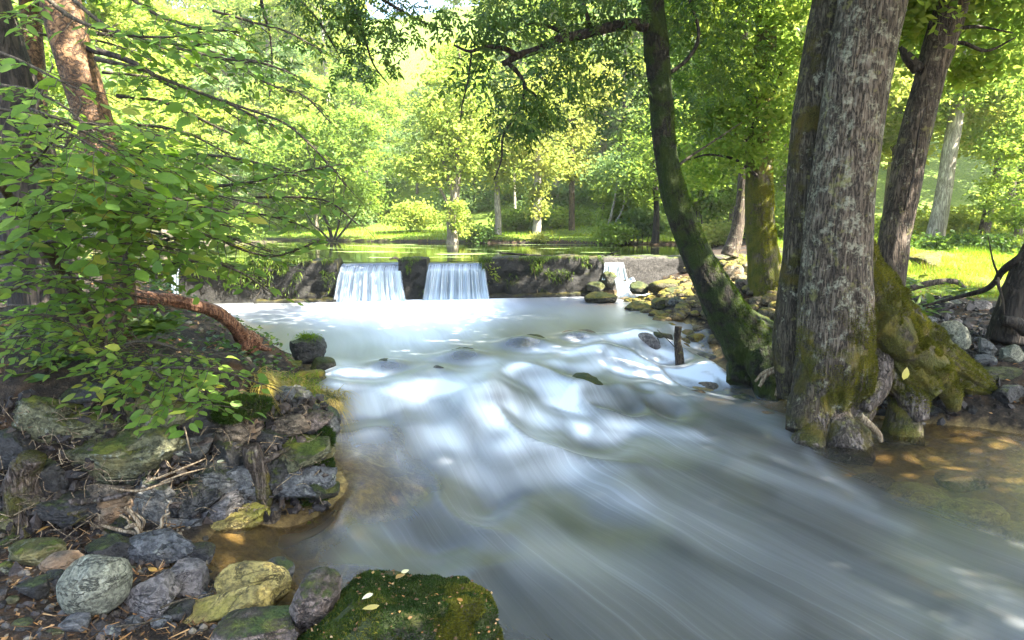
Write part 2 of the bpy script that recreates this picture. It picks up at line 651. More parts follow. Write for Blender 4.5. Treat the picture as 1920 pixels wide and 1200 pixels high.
M['dry_grass'] = leaf_mat('dry_grass_blade', [(0, (.12, .11, .02)), (.5, (.27, .23, .05)), (1, (.42, .31, .10))], .35, 1.4, .2)
M['moss_fur'] = leaf_mat('moss_blade', [(0, (.026, .05, .006)), (.5, (.065, .11, .012)), (1, (.15, .175, .022))], .3, 1.6, .1)
M['moss_dark'] = leaf_mat('dark_moss_blade', [(0, (.010, .022, .006)), (.5, (.025, .05, .010)), (1, (.07, .09, .016))], .3, 1.6, .1)
M['moss_olive'] = leaf_mat('olive_moss_blade', [(0, (.032, .036, .007)), (.5, (.095, .10, .014)), (1, (.20, .185, .03))], .3, 1.6, .1)
M['fallen_leaf'] = leaf_mat('fallen_leaf_face', [(0, (.20, .10, .03)), (.4, (.35, .25, .08)), (.7, (.42, .42, .12)), (1, (.5, .47, .35))], .15, 1.1, .3, single=True)

# bark
M['bark_big'] = bark_mat('big_tree_bark', (.013, .010, .007), (.088, .066, .047), (.19, .155, .118), lichen=1.0, moss=.30, moss_col=(.115, .11, .018), moss_low=(.9, 1.9), relief=.022, vert=.17, rs=2.1)
M['bark_stem'] = bark_mat('second_stem_bark', (.012, .009, .006), (.055, .043, .028), (.12, .10, .07), lichen=.35, moss=.40, moss_col=(.07, .065, .012), relief=.02, vert=.17, rs=2.0)
M['bark_root'] = bark_mat('root_bark', (.018, .013, .010), (.080, .060, .046), (.20, .165, .145), lichen=.15, moss=.45, moss_col=(.08, .08, .014), relief=.03, rough=.5, rs=1.4)
M['bark_mossy'] = bark_mat('moss_grown_bark', (.006, .005, .004), (.018, .015, .010), (.040, .034, .022), moss=.66, moss_col=(.030, .052, .007), relief=.03, scale=1.3, vert=.4)
M['bark_olive'] = bark_mat('olive_moss_bark', (.02, .016, .012), (.07, .058, .035), (.14, .115, .08), moss=.80, moss_col=(.10, .10, .015), relief=.03, scale=1.3, vert=.4)
M['bark_yellow_moss'] = bark_mat('yellow_moss_bark', (.03, .024, .018), (.10, .08, .055), (.19, .15, .11), moss=.72, moss_col=(.115, .13, .016), relief=.035, scale=1.2)
M['bark_brown'] = bark_mat('brown_bark', (.016, .012, .009), (.075, .056, .041), (.16, .125, .095), lichen=.25, relief=.02, rs=1.6)
M['bark_copper'] = bark_mat('copper_bark', (.022, .012, .006), (.115, .060, .027), (.21, .12, .058), relief=.012, vert=1.2, flake=1.0, rough=.6)
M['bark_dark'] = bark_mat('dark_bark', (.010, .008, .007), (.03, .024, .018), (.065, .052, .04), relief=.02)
M['bark_pale'] = bark_mat('pale_bark', (.12, .105, .085), (.30, .27, .22), (.48, .44, .37), relief=.01)
M['bark_grey'] = bark_mat('grey_far_bark', (.07, .06, .045), (.18, .155, .12), (.31, .27, .21), relief=.015)
M['bark_ivy'] = bark_mat('far_mossy_bark', (.08, .09, .03), (.19, .2, .07), (.33, .31, .19), moss=.5, moss_col=(.13, .20, .03), relief=.01)
M['twig'] = bark_mat('twig_bark', (.02, .016, .011), (.06, .048, .032), (.12, .10, .07), relief=.004, scale=4)
M['log'] = bark_mat('broken_log_wood', (.04, .016, .010), (.19, .08, .043), (.36, .20, .115), relief=.012, scale=1.8, rough=.55)
M['pale_root'] = bark_mat('pale_root_skin', (.09, .06, .035), (.25, .19, .12), (.42, .34, .23), relief=.006, scale=3)

# stones
M['stone_green'] = rock_mat('green_weathered_stone', (.05, .052, .03), (.155, .155, .085), (.31, .31, .20), moss=.38, moss_col=(.10, .145, .022), lichen=.5, warm=(.20, .17, .06))
M['stone_grey'] = rock_mat('grey_stone', (.045, .046, .046), (.13, .13, .125), (.28, .28, .26), lichen=.2, wet=.35, moss=.12)
M['stone_blue'] = rock_mat('blue_grey_stone', (.033, .035, .039), (.10, .104, .110), (.25, .25, .24), wet=.45, lichen=.2)
M['stone_purple'] = rock_mat('purple_grey_stone', (.055, .050, .052), (.16, .145, .142), (.33, .31, .29), wet=.35)
M['stone_dark'] = rock_mat('dark_wet_stone', (.012, .012, .014), (.04, .039, .038), (.10, .095, .09), wet=.6, moss=.15)
M['stone_brown'] = rock_mat('brown_stone', (.05, .038, .026), (.16, .125, .09), (.32, .26, .19), wet=.3, warm=(.30, .17, .08))
M['stone_yellow'] = rock_mat('yellow_algae_stone', (.13, .10, .03), (.34, .27, .08), (.55, .46, .20), warm=(.28, .26, .03), wet=.4)
M['stone_boulder'] = rock_mat('olive_grey_boulder', (.07, .075, .062), (.16, .165, .125), (.30, .31, .25), lichen=.35, scale=1.4, relief=.02)
M['stone_mossy'] = rock_mat('mossy_stone', (.035, .032, .022), (.11, .10, .065), (.24, .22, .16), moss=.72, moss_col=(.115, .125, .018))
M['stone_moss_dark'] = rock_mat('dark_mossy_stone', (.02, .02, .014), (.06, .058, .04), (.14, .13, .10), moss=.8, moss_col=(.045, .065, .012), wet=.2)
M['stone_pink'] = rock_mat('pinkish_stone', (.06, .045, .038), (.22, .17, .14), (.42, .34, .30), wet=.2, moss=.15)
M['stone_rubble'] = rock_mat('rubble_stone', (.08, .065, .045), (.22, .185, .13), (.40, .35, .26), moss=.3, moss_col=(.15, .15, .02), warm=(.33, .22, .10))
M['weir_stone'] = rock_mat('weir_masonry', (.004, .004, .003), (.013, .012, .009), (.040, .036, .030), moss=.46, moss_col=(.045, .050, .009), wet=.35, scale=1.3, relief=.05)  # stone and moss, with the wall's shade darkened into the colour
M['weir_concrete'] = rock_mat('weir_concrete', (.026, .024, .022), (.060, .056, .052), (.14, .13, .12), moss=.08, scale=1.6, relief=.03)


def ground_mat():
    t = NT('woodland_soil')
    o = t.obj()
    a = t.noise(o, 2.2, 6, .65)
    b = t.noise(o, 17, 5, .7)
    f = t.noise(o, 75, 3, .7)
    c = t.ramp(b, [(.33, (.007, .0055, .0045)), (.52, (.024, .018, .013)), (.68, (.070, .050, .034)), (.8, (.14, .10, .07))])
    c = t.mix(t.step(a, .5, .66), c, t.mix(.5, c, (.11, .055, .02)))
    gr = t.attr('grass')
    gn = t.noise(o, 9, 4, .7)
    gc = t.ramp(gn, [(.3, (.05, .085, .012)), (.55, (.11, .17, .02)), (.75, (.20, .20, .04))])
    g2 = t.math('ADD', gr, t.math('MULTIPLY', t.math('SUBTRACT', a, .5), .9))
    c = t.mix(t.step(g2, .3, .62), c, gc)
    w = t.n('TexNoise', {'Vector': o, 'Scale': 2.0}).outputs['Color']
    p = t.n('Mix', {0: .25, 4: o, 5: w}, data_type='VECTOR').outputs[1]
    v = t.n('TexVoronoi', {'Vector': p, 'Scale': 4.2})
    tone = t.n('SeparateXYZ', {0: v.outputs['Color']}).outputs[0]
    bc = t.ramp(tone, [(0, (.16, .105, .040)), (.35, (.235, .158, .058)), (.65, (.31, .215, .075)), (1, (.42, .32, .11))])
    bc = t.mix(t.step(b, .35, .68), t.mix(.6, bc, (.045, .03, .015)), bc)
    c = t.mix(t.attr('bed'), c, bc)
    h = t.math('ADD', t.math('MULTIPLY', b, .8), t.math('MULTIPLY', f, .35))
    return t.out(t.principled(c, t.math('SUBTRACT', .85, t.math('MULTIPLY', t.attr('bed'), .35)), t.bump(h, 1.0, .05), .25))


M['ground'] = ground_mat()


def river_mat():
    """moving water: the foam is drawn out along the current (UV = along, across the stream)"""
    t = NT('running_water')
    uv = t.n('TexCoord').outputs['UV']
    foam = t.attr('foam')
    murk = t.attr('murk')
    warp = t.n('TexNoise', {'Vector': t.mapv(uv, (.6, 1.0, 1)), 'Scale': 1.3, 'Detail': 2.0}).outputs['Color']
    p = t.n('VectorMath', {0: uv, 1: t.n('VectorMath', {0: warp, 'Scale': .22}, operation='SCALE').outputs[0]}, operation='ADD').outputs[0]
    s1 = t.noise(t.mapv(p, (.30, 1.25, 1)), 1.0, 2, .45)
    s2 = t.noise(t.mapv(p, (.34, 5.0, 1)), 1.0, 4, .55)
    s3 = t.noise(t.mapv(p, (.5, 22, 1)), 1.0, 3, .6)
    st = t.math('ADD', t.math('MULTIPLY', s1, .58), t.math('ADD', t.math('MULTIPLY', s2, .26), t.math('MULTIPLY', s3, .16)))
    st = t.step(st, .32, .68)
    strong = t.step(foam, .62, 1.0)
    tex = t.math('MULTIPLY', foam, t.math('ADD', .64, t.math('MULTIPLY', st, .62)))
    ff = t.n('Mix', {0: strong, 2: tex, 3: foam}, data_type='FLOAT').outputs[0]
    ff = t.math('ADD', ff, t.math('MULTIPLY', t.attr('veil'), t.math('MULTIPLY', t.math('POWER', st, 1.6), 1.0)))
    thread = t.step(t.noise(t.mapv(p, (.22, 34, 1)), 1.0, 2, .6), .50, .72)
    ff = t.math('ADD', ff, t.math('MULTIPLY', t.math('MULTIPLY', thread, t.step(s1, .35, .6)), t.math('ADD', t.math('MULTIPLY', t.attr('veil'), .9), t.math('MULTIPLY', foam, .10))))
    ff = t.math('MINIMUM', t.math('MAXIMUM', ff, 0.0), .97)
    clear = t.n('BsdfTransparent', {'Color': (.93, .87, .72, 1)}).outputs[0]
    mud = t.n('BsdfDiffuse', {'Color': t.mix(t.step(s1, .35, .65), (.038, .044, .044), (.068, .072, .066))}).outputs[0]
    body = t.n('MixShader', {0: murk, 1: clear, 2: mud}).outputs[0]
    white = t.n('BsdfDiffuse', {'Color': (.72, .78, .88, 1)}).outputs[0]
    body = t.n('MixShader', {0: ff, 1: body, 2: white}).outputs[0]
    nrm = t.bump(t.math('ADD', s1, t.math('MULTIPLY', s2, .4)), .25, .06)
    fr = t.n('Fresnel', {'IOR': 1.33, 'Normal': nrm}).outputs[0]
    fr = t.math('MULTIPLY', fr, t.math('SUBTRACT', .80, t.math('MULTIPLY', ff, .7)))
    gl = t.n('BsdfGlossy', {'Color': (1, 1, 1, 1), 'Roughness': .30, 'Normal': nrm}).outputs[0]
    return t.out(t.n('MixShader', {0: fr, 1: body, 2: gl}).outputs[0])


M['river'] = river_mat()


def fall_mat(name, dens=.62, blue=(.66, .78, .90)):
    t = NT(name)
    uv = t.n('TexCoord').outputs['UV']
    warp = t.noise(t.mapv(uv, (2.5, 1.2, 1)), 1.0, 2)
    w2 = t.n('VectorMath', {0: uv, 1: t.n('CombineXYZ', {0: t.math('MULTIPLY', warp, .05)}).outputs[0]}, operation='ADD').outputs[0]
    a = t.noise(t.mapv(w2, (6.5, .15, 1)), 1.0, 2, .5)
    b = t.noise(t.mapv(w2, (30, .22, 1)), 1.0, 3, .6)
    s = t.math('ADD', t.math('MULTIPLY', a, .40), t.math('MULTIPLY', b, .62))
    fall = t.attr('fall')                         # 0 at the pond .. 1 at the foot
    k = t.step(s, .40, .66)
    f = t.math('MULTIPLY', t.step(fall, .0, .16), t.math('ADD', dens * .55, t.math('MULTIPLY', k, .60)))
    f = t.math('ADD', f, t.math('MULTIPLY', t.step(fall, .70, 1.0), .35))
    f = t.math('MULTIPLY', t.math('MINIMUM', f, .97), t.attr('edge'))
    white = t.n('BsdfDiffuse', {'Color': (*blue, 1)}).outputs[0]
    trl = t.n('BsdfTranslucent', {'Color': (*blue, 1)}).outputs[0]
    white = t.n('MixShader', {0: .3, 1: white, 2: trl}).outputs[0]
    clear = t.n('BsdfTransparent', {'Color': (.72, .80, .80, 1)}).outputs[0]
    body = t.n('MixShader', {0: f, 1: clear, 2: white}).outputs[0]
    nrm = t.bump(s, .3, .03)
    fr = t.math('MULTIPLY', t.n('Fresnel', {'IOR': 1.33, 'Normal': nrm}).outputs[0], t.attr('edge'))
    gl = t.n('BsdfGlossy', {'Roughness': .15, 'Normal': nrm}).outputs[0]
    return t.out(t.n('MixShader', {0: fr, 1: body, 2: gl}).outputs[0])


M['fall'] = fall_mat('falling_water')
M['fall_small'] = fall_mat('small_falling_water', .45)


def pond_mat():
    t = NT('pond_water')
    o = t.obj()
    p = t.noise(t.mapv(o, (.35, 1.1, 1)), .9, 4, .6)
    weed = t.math('MULTIPLY', t.step(p, .60, .64), t.step(t.noise(o, 30, 2), .3, .5))
    c = t.mix(weed, (.022, .040, .010), (.20, .27, .10))
    d = t.n('BsdfDiffuse', {'Color': c}).outputs[0]
    n1 = t.noise(t.mapv(o, (.6, 2.5, 1)), 1.5, 2)
    nrm = t.bump(n1, .10, .03)
    fr = t.n('Fresnel', {'IOR': 1.33, 'Normal': nrm}).outputs[0]
    fr = t.math('MULTIPLY', t.math('MINIMUM', t.math('MULTIPLY', fr, 1.25), 1.0), t.math('SUBTRACT', 1.0, t.math('MULTIPLY', weed, .85)))
    gl = t.n('BsdfGlossy', {'Roughness': .035, 'Normal': nrm}).outputs[0]
    return t.out(t.n('MixShader', {0: fr, 1: d, 2: gl}).outputs[0])


M['pond'] = pond_mat()


def litter_mat():
    t = NT('leaf_litter')
    c = t.ramp(t.attr('rnd'), [(0, (.03, .018, .010)), (.4, (.10, .055, .025)), (.7, (.24, .115, .035)), (1, (.36, .24, .12))])
    return t.out(t.principled(c, .7, spec=.25))


M['litter'] = litter_mat()


def gravel_mat():
    t = NT('gravel_stone')
    c = t.ramp(t.attr('rnd'), [(0, (.02, .018, .018)), (.5, (.06, .053, .045)), (.8, (.13, .11, .08)), (1, (.24, .20, .14))])
    o = t.obj()
    c = t.mix(t.step(t.noise(o, 60, 3), .3, .7), t.mix(.4, c, (.03, .025, .02)), c)
    return t.out(t.principled(c, .55, spec=.4))


M['gravel'] = gravel_mat()
M['rubble'] = rock_mat('rubble_heap', (.05, .04, .028), (.15, .12, .075), (.33, .27, .18), moss=.35, moss_col=(.15, .15, .02), warm=(.28, .19, .08))


def soil_mat():
    t = NT('crumbly_soil')
    c = t.ramp(t.attr('rnd'), [(0, (.006, .005, .005)), (.45, (.024, .019, .018)), (.75, (.065, .048, .038)), (1, (.15, .11, .08))])
    o = t.obj()
    c = t.mix(t.step(t.noise(o, 55, 4), .35, .7), t.mix(.6, c, (.012, .009, .008)), c)
    return t.out(t.principled(c, .6, t.bump(t.noise(o, 90, 3), .8, .01), .4))


M['soil'] = soil_mat()

# ------------------------------------------------------------------ lie of the land
def pl(pts):
    a = np.array(sorted(pts), float)
    return lambda v: np.interp(v, a[:, 0], a[:, 1])


XL = pl([(-6, -.6), (1, -.8), (2.5, -1.0), (3.2, -1.2), (3.6, -1.5), (3.9, -1.85), (4.2, -2.15), (4.5, -2.1), (4.8, -1.75), (5.1, -1.38), (6.2, -1.75), (7.4, -2.2), (8.5, -2.9), (10.5, -4.3), (13, -6.5), (15, -7.6)])
XR = pl([(-6, 12), (4, 8.5), (5, 7.2), (6.3, 5.9), (6.9, 5.0), (7.2, 4.2), (7.5, 3.5), (8, 3.25), (9.2, 2.95), (10.4, 3.2), (11.5, 3.15), (12.3, 2.75), (13.5, 2.75), (15, 3.1), (17, 3.6)])
WEIR = lambda x: 15.55 + 0.195 * np.asarray(x, float)
WALLY = pl([(-8, 4.2), (-3.5, 4.34), (-1.35, 5.04), (0, 5.15)])
PXR = pl([(14, 4.4), (16.5, 4.5), (18, 4.9), (21, 5.6), (24, 6.4), (29, 7.5), (34, 8)])
YFAR = pl([(-40, 46), (-15, 38), (-8, 34), (0, 30.5), (6, 29), (9, 28.5), (40, 28)])
CREST0 = pl([(-6, 8.6), (-2.4, 7.75), (-1.2, 7.35), (-.2, 7.45), (.5, 8.4), (1.2, 9.5), (2.2, 10.9), (3.5, 12.0), (8, 13)])
ZPOND = 1.33


def CREST(x):
    x = np.asarray(x, float)
    return CREST0(x) + .20 * np.sin(x * 5.1 + .6) * np.exp(-((x + .4) / 2.2) ** 2) + .12 * np.sin(x * 8.3 + 2)


# submerged rocks that lift the water: px, py, radius (m), height (m)
HUMPS = [(985, 645, .42, .13), (1085, 632, .36, .10), (870, 668, .36, .10), (725, 686, .34, .08), (1215, 645, .45, .08),
         (1100, 735, .36, .15), (660, 700, .2, .04), (1250, 690, .3, .06), (1170, 690, .5, .07), (1320, 700, .35, .07), (960, 760, .5, .05)]


def z_water0(x, y):
    d = CREST(x) - y
    z = 0.50 - 0.22 * sstep(d, -.25, 1.05) - 0.23 * sstep(d, .6, 3.0) - 0.05 * sstep(d, 4, 8)
    return z


def atw(px, py):
    z = .3
    for _ in range(12):
        p = atz(px, py, z)
        z = .5 * z + .5 * float(z_water0(p[0], p[1]))
    return atz(px, py, z)


HW = [(atw(px, py), r, h) for px, py, r, h in HUMPS]


def z_water(x, y):
    z = z_water0(x, y)
    d = CREST(x) - y
    for p, r, h in HW:
        q = (x - p[0]) ** 2 + (y - p[1]) ** 2
        z = z + h * np.exp(-q / (2 * (r * .62) ** 2))
        q2 = (x - p[0] - .12) ** 2 + (y - p[1] + r * 1.15) ** 2
        z = z - h * .45 * np.exp(-q2 / (2 * (r * .7) ** 2))
    env = sstep(d, -.6, .6) * (1 - sstep(d, 2.0, 5.5))
    n = fbm2(x * .9 + y * .25, y * .7, .9, 3, 5)
    n2 = 1 - 2 * np.abs(fbm2(x + .2 * y, y * .8, 1.15, 2, 15))
    z = z + env * (.17 * n + .13 * (n2 - .4) + .018 * np.sin(d * 4.2 + 3 * fbm2(x, y, .8, 2, 9)))
    z = z + .05 * fbm2(x * 1.1 + y * .5, y * .35, .9, 3, 12) * sstep(d, 1.5, 4)
    return z


def z_ground(x, y):
    x, y = np.broadcast_arrays(np.asarray(x, float), np.asarray(y, float))
    w = z_water0(x, y)
    dl, dr = XL(y) - x, x - XR(y)
    n1 = fbm2(x, y, .55, 4, 31)
    n2 = fbm2(x, y, 2.6, 4, 37)
    bed = w - .42 * sstep(np.minimum(-dl, -dr), -.05, 1.2) - .03 + .10 * n2
    bed = np.where(dr > -3.0, np.maximum(bed, w - .04 - .09 * np.clip(-dr, 0, 3) + .05 * n2), bed)
    front = w + .015 + .10 * sstep(dl, 0, 1.0) + .035 * n2
    top = 1.05 + .14 * np.clip(y - 5, 0, 2) + .10 * np.clip(dl - .5, 0, 4)
    corner = w + (top - w) * sstep(dl, -.02, .8)
    slope = w + .22 * sstep(dl, 0, .4) + .46 * np.clip(dl - .25, 0, 1.9) + .08 * np.clip(dl - 2, 0, 8)
    kc = sstep(y, 5.3, 6.8)
    behind = corner * (1 - kc) + slope * kc
    k = sstep(y - WALLY(x), -.26, .40)
    left = front * (1 - k) + behind * k + .07 * n1 + .05 * n2
    meadow = np.interp(y, [-6, 4, 6.5, 7.5, 9, 11, 12.5, 16, 20, 30, 60], [.4, .4, .45, .62, .78, .95, 1.05, 1.30, 1.66, 2.4, 5])
    right = w + (np.maximum(meadow, w + .05) - w) * (.25 * sstep(dr, 0, .35) + .75 * sstep(dr, .2, 2.2)) + .09 * n1 * sstep(dr, 0, 1) + .05 * n2
    near = np.where(dl > 0, left, np.where(dr > 0, right, bed))
    # beyond the weir: the pond, its banks and the wooded hill
    yf = YFAR(x)
    dp = x - PXR(y)
    far_d = y - yf
    lake = ZPOND - .5 * sstep(np.minimum(-dp, -far_d), 0, 1.5)
    rightb = 1.36 + (np.maximum(meadow, 1.40) - 1.36) * sstep(dp, .1, 2.5) + .06 * n1
    hill = 1.42 + .10 * np.clip(far_d, 0, 5) + .20 * np.clip(far_d - 5, 0, 6) + .52 * np.clip(far_d - 11, 0, 60) + .12 * n1
    leftl = 1.40 + .1 * n1 + np.clip(-x - 13, 0, 30) * .06
    far = np.where(far_d > 0, np.maximum(hill, np.where(dp > 0, rightb * 0, 0)), np.where(dp > 0, rightb, np.where(x < -11.5, leftl, lake)))
    kr = sstep(x, 8, 13)
    meadowhill = meadow + .06 * n1 + .40 * np.clip(y - 38, 0, 60)
    far = far * (1 - kr) + np.where(y > 16, meadowhill, far) * kr
    kk = sstep(y - WEIR(x), -.05, .25)
    kk = np.where(dr > .3, sstep(y - WEIR(x), -1.5, 1.5), kk)
    return near * (1 - kk) + far * kk


def zg(x, y):
    return float(z_ground(np.array([x]), np.array([y]))[0])


def grid_mesh(name, xs, ys, zf, mat, attrs=None, uvf=None, keep=None, smooth=True):
    X, Y = np.meshgrid(xs, ys)
    x, y = X.ravel(), Y.ravel()
    V = np.stack([x, y, zf(x, y)], 1)
    nx, ny = len(xs), len(ys)
    i, j = np.meshgrid(np.arange(ny - 1), np.arange(nx - 1), indexing='ij')
    Q = np.stack([i * nx + j, i * nx + j + 1, (i + 1) * nx + j + 1, (i + 1) * nx + j], -1).reshape(-1, 4)
    if keep is not None:
        kf = keep(V)
        Q = Q[kf[Q].any(1)]
    return mk(name, V, Q, mat, smooth=smooth, vattr={k: f(V) for k, f in (attrs or {}).items()}, uv=uvf(V) if uvf else None)


gx = np.concatenate([np.arange(-90, -12, 3.0), np.arange(-12, -5, .35), np.arange(-5, 8, .075), np.arange(8, 16, .3), np.arange(16, 100, 3.0)])
gy = np.concatenate([np.arange(-30, 0, 2.0), np.arange(0, 2, .25), np.arange(2, 13, .07), np.arange(13, 20, .15), np.arange(20, 45, .5), np.arange(45, 130, 3.0)])


def grass_w(V):
    x, y = V[:, 0], V[:, 1]
    dr = x - XR(y)
    right = sstep(dr, 1.2, 2.8) * sstep(y, 10.6, 12.2)
    right = np.where(y > WEIR(x), sstep(x - PXR(y), 1.5, 3.5), right)
    far = sstep(y - YFAR(x), .0, .8) * (1 - sstep(y - YFAR(x), 10, 14) * .25)
    left = .35 * sstep(y, 11, 16) * (x < -6)
    return np.clip(np.maximum(np.maximum(right, far), left), 0, 1)


def bed_w(V):
    d = V[:, 2] - z_water0(V[:, 0], V[:, 1])
    return (1 - sstep(d, .0, .045)) * (V[:, 1] < WEIR(V[:, 0]) + .2) * (V[:, 0] < XR(V[:, 1]) + 1)


ground = tag(grid_mesh('ground', gx, gy, z_ground, M['ground'], {'grass': grass_w, 'bed': bed_w}), kind='structure')


# ------------------------------------------------------------------ the river
CL = catmull([(-1.6, 16.5), (-1.2, 14), (-.6, 10.5), (.1, 8), (.9, 6), (2.0, 4), (3.4, 2), (5.0, 0.2), (6.5, -1.5)], 240)
CLS = np.concatenate([[0], np.cumsum(np.linalg.norm(np.diff(CL[:, :2], axis=0), axis=1))]) if CL.shape[1] > 1 else None


def flow_uv(V):
    out = np.empty((len(V), 2))
    Tn = unit(np.gradient(CL, axis=0))
    for a in range(0, len(V), 20000):
        P = V[a:a + 20000, :2]
        D = ((P[:, None, :] - CL[None]) ** 2).sum(2)
        i = D.argmin(1)
        d = P - CL[i]
        out[a:a + 20000, 0] = CLS[i] + (d * Tn[i]).sum(1)
        out[a:a + 20000, 1] = Tn[i, 0] * d[:, 1] - Tn[i, 1] * d[:, 0]
    # the current fans out below the falls
    fan = 1 + .35 * sstep(V[:, 1], 9, 15)
    out[:, 1] /= fan
    return out


# foam: strokes along the white water (photo pixels, width in pixels, strength), baked on to the water's own vertices
FOAM = [
    ([(930, 566), (1010, 562), (1090, 556)], 12, .75), 
    ([(340, 590), (430, 585), (520, 578), (625, 572)], 10, .65), ([(350, 612), (470, 600), (600, 592)], 10, .5),
    
    ([(1160, 560), (1100, 560), (1050, 566)], 8, .5),
    ([(618, 692), (655, 688), (715, 706), (800, 728), (870, 712), (930, 684)], 11, .95),
    ([(630, 706), (700, 716), (790, 742)], 12, .6),
    ([(780, 690), (820, 696)], 12, .4),
    ([(880, 712), (940, 690), (1000, 668), (1050, 668)], 14, .72), ([(1050, 668), (1085, 652), (1140, 632), (1210, 622)], 12, .62),
    ([(760, 745), (800, 780), (840, 830)], 34, .62), ([(880, 730), (930, 770), (940, 830)], 30, .42), ([(700, 740), (690, 800)], 30, .3),
    ([(1000, 690), (1060, 740), (1010, 800)], 26, .38),
    ([(1060, 672), (1130, 692), (1250, 722), (1400, 772), (1480, 812)], 14, .50), ([(1150, 660), (1250, 690), (1330, 712)], 12, .5),
    ([(1075, 735), (1060, 765), (1090, 800)], 14, .75), ([(1100, 790), (1180, 800), (1300, 815), (1400, 850)], 10, .55),
    ([(1070, 800), (1200, 830), (1330, 850), (1450, 890), (1560, 935), (1700, 1000)], 14, .48),
    ([(1200, 640), (1260, 668), (1345, 690)], 9, .55), ([(1270, 688), (1330, 690), (1370, 715)], 8, .6), ([(1240, 640), (1300, 650)], 6, .4),
    ([(880, 880), (1100, 905), (1300, 970), (1500, 1050), (1700, 1150)], 40, .36), ([(760, 850), (900, 880), (1050, 920)], 34, .30),
    ([(1000, 1035), (1150, 1040), (1300, 1080), (1450, 1160)], 30, .34), ([(1480, 930), (1620, 970), (1800, 1070), (1920, 1150)], 20, .36),
    ([(1790, 1170), (1920, 1195)], 22, .42), ([(1512, 850), (1560, 900), (1640, 950)], 9, .6), ([(1330, 800), (1450, 850), (1540, 900)], 16, .42),
    ([(1430, 760), (1490, 810)], 10, .35), ([(650, 1060), (800, 1090), (960, 1190)], 30, .14),
    ([(990, 620), (1060, 612)], 10, .35), ([(1180, 600), (1280, 615)], 12, .22),
]


# smooth dark water sliding over the rounded rocks
CALM = [(868, 660, 40, 24, .8), (722, 690, 48, 16, .75), (985, 642, 48, 20, .85), (1085, 632, 40, 15, .8), (1215, 642, 44, 12, .8), (930, 745, 46, 18, .6), (1190, 770, 60, 16, .6), (1100, 735, 28, 14, .6), (1000, 700, 40, 14, .5), (1330, 755, 60, 14, .5), (700, 655, 60, 12, .4), (1060, 700, 30, 12, .5), (800, 660, 30, 14, .4), (960, 860, 70, 20, .4)]


def foam_w(V):
    px, py, w = proj(V)
    q = (px - 775 + .5 * np.clip(px - 925, 0, 999))
    out = 1.30 * np.exp(-(np.abs(q) / 190) ** 2.6 - ((py - 572 + .04 * (px - 775)) / 36) ** 2) * 1.0
    out += .55 * np.exp(-((px - 800) / 120) ** 2 - ((py - 628) / 32) ** 2) + .22 * np.exp(-((px - 1020) / 150) ** 2 - ((py - 585) / 26) ** 2)
    out += .25 * np.exp(-((px - 740) / 170) ** 2 - ((py - 655) / 26) ** 2)
    base = out
    out = np.zeros(len(V))
    for pts, wd, s in FOAM:
        best = np.full(len(V), 1e9)
        for (ax, ay), (bx_, by_) in zip(pts[:-1], pts[1:]):
            dx, dy = bx_ - ax, by_ - ay
            t = np.clip(((px - ax) * dx + (py - ay) * dy) / (dx * dx + dy * dy), 0, 1)
            best = np.minimum(best, (px - ax - t * dx) ** 2 + (py - ay - t * dy) ** 2)
        if min(p[1] for p in pts) > 740:
            s *= .52
        elif min(p[1] for p in pts) > 615:
            s *= 1.25
        out = np.maximum(out, s * np.exp(-best / (2 * wd * wd))) + .12 * s * np.exp(-best / (2 * (wd * 2.2) ** 2))
    # white where the water drops, smooth where it gathers
    x, y = V[:, 0], V[:, 1]
    slope = (z_water(x, y + .10) - z_water(x, y - .10)) / .2
    out = out * (.32 + .95 * sstep(slope, .02, .32)) + .06 * sstep(slope, .10, .45) * sstep(y, 5.0, 6.5)
    out = np.maximum(out, base)
    for cx, cy, rx, ry, s in CALM:
        out *= 1 - s * np.exp(-((px - cx) / rx) ** 2 - ((py - cy) / ry) ** 2)
    return np.clip(out, 0, 1.1)


def murk_w(V):
    x, y = V[:, 0], V[:, 1]
    r = XR(y) - x
    cur = np.interp(y, [0, 3, 4.4, 5.5, 6.7, 7.5, 8.5], [7, 5.2, 4.2, 3.5, 2.95, 3.2, 3.3]) - x
    a = .05 + .68 * sstep(cur, -.45, 1.5)
    a = np.where(y > 8.5, .30 + .42 * sstep(r, 0, 2.5), a)
    l = x - XL(y)
    a = a * (.12 + .88 * sstep(l, .1, 1.5))
    px, py, w = proj(V)
    for cx, cy, rx, ry, s in CALM[:6]:               # clear water over the rocks just under the surface
        a *= 1 - .85 * np.exp(-((px - cx) / rx) ** 2 - ((py - cy) / ry) ** 2)
    return a


def veil_w(V):
    x, y = V[:, 0], V[:, 1]
    d = CREST(x) - y
    cur = np.interp(y, [0, 3, 4.4, 5.5, 6.7, 7.5, 8.5, 12], [7, 5.2, 4.2, 3.5, 2.95, 3.2, 3.3, 2.6]) - x
    e = sstep(x - XL(y), .3, 1.9) * sstep(cur, -.1, 1.2)
    return e * (.012 + .070 * sstep(d, -.2, .9)) * (1 - .5 * sstep(d, 2.5, 6))


wx = np.concatenate([np.arange(-9, -3.6, .15), np.arange(-3.6, 5, .045), np.arange(5, 10, .1)])
wy = np.concatenate([np.arange(-2, 2, .12), np.arange(2, 12.5, .045), np.arange(12.5, 16.9, .08)])
river = grid_mesh('river', wx, wy, z_water, M['river'], {'foam': foam_w, 'murk': murk_w, 'veil': veil_w}, flow_uv,
                  keep=lambda V: (V[:, 1] < WEIR(V[:, 0]) + .1) & (V[:, 0] > XL(V[:, 1]) - .5) & (V[:, 0] < XR(V[:, 1]) + .6))
tag(river, kind='structure')

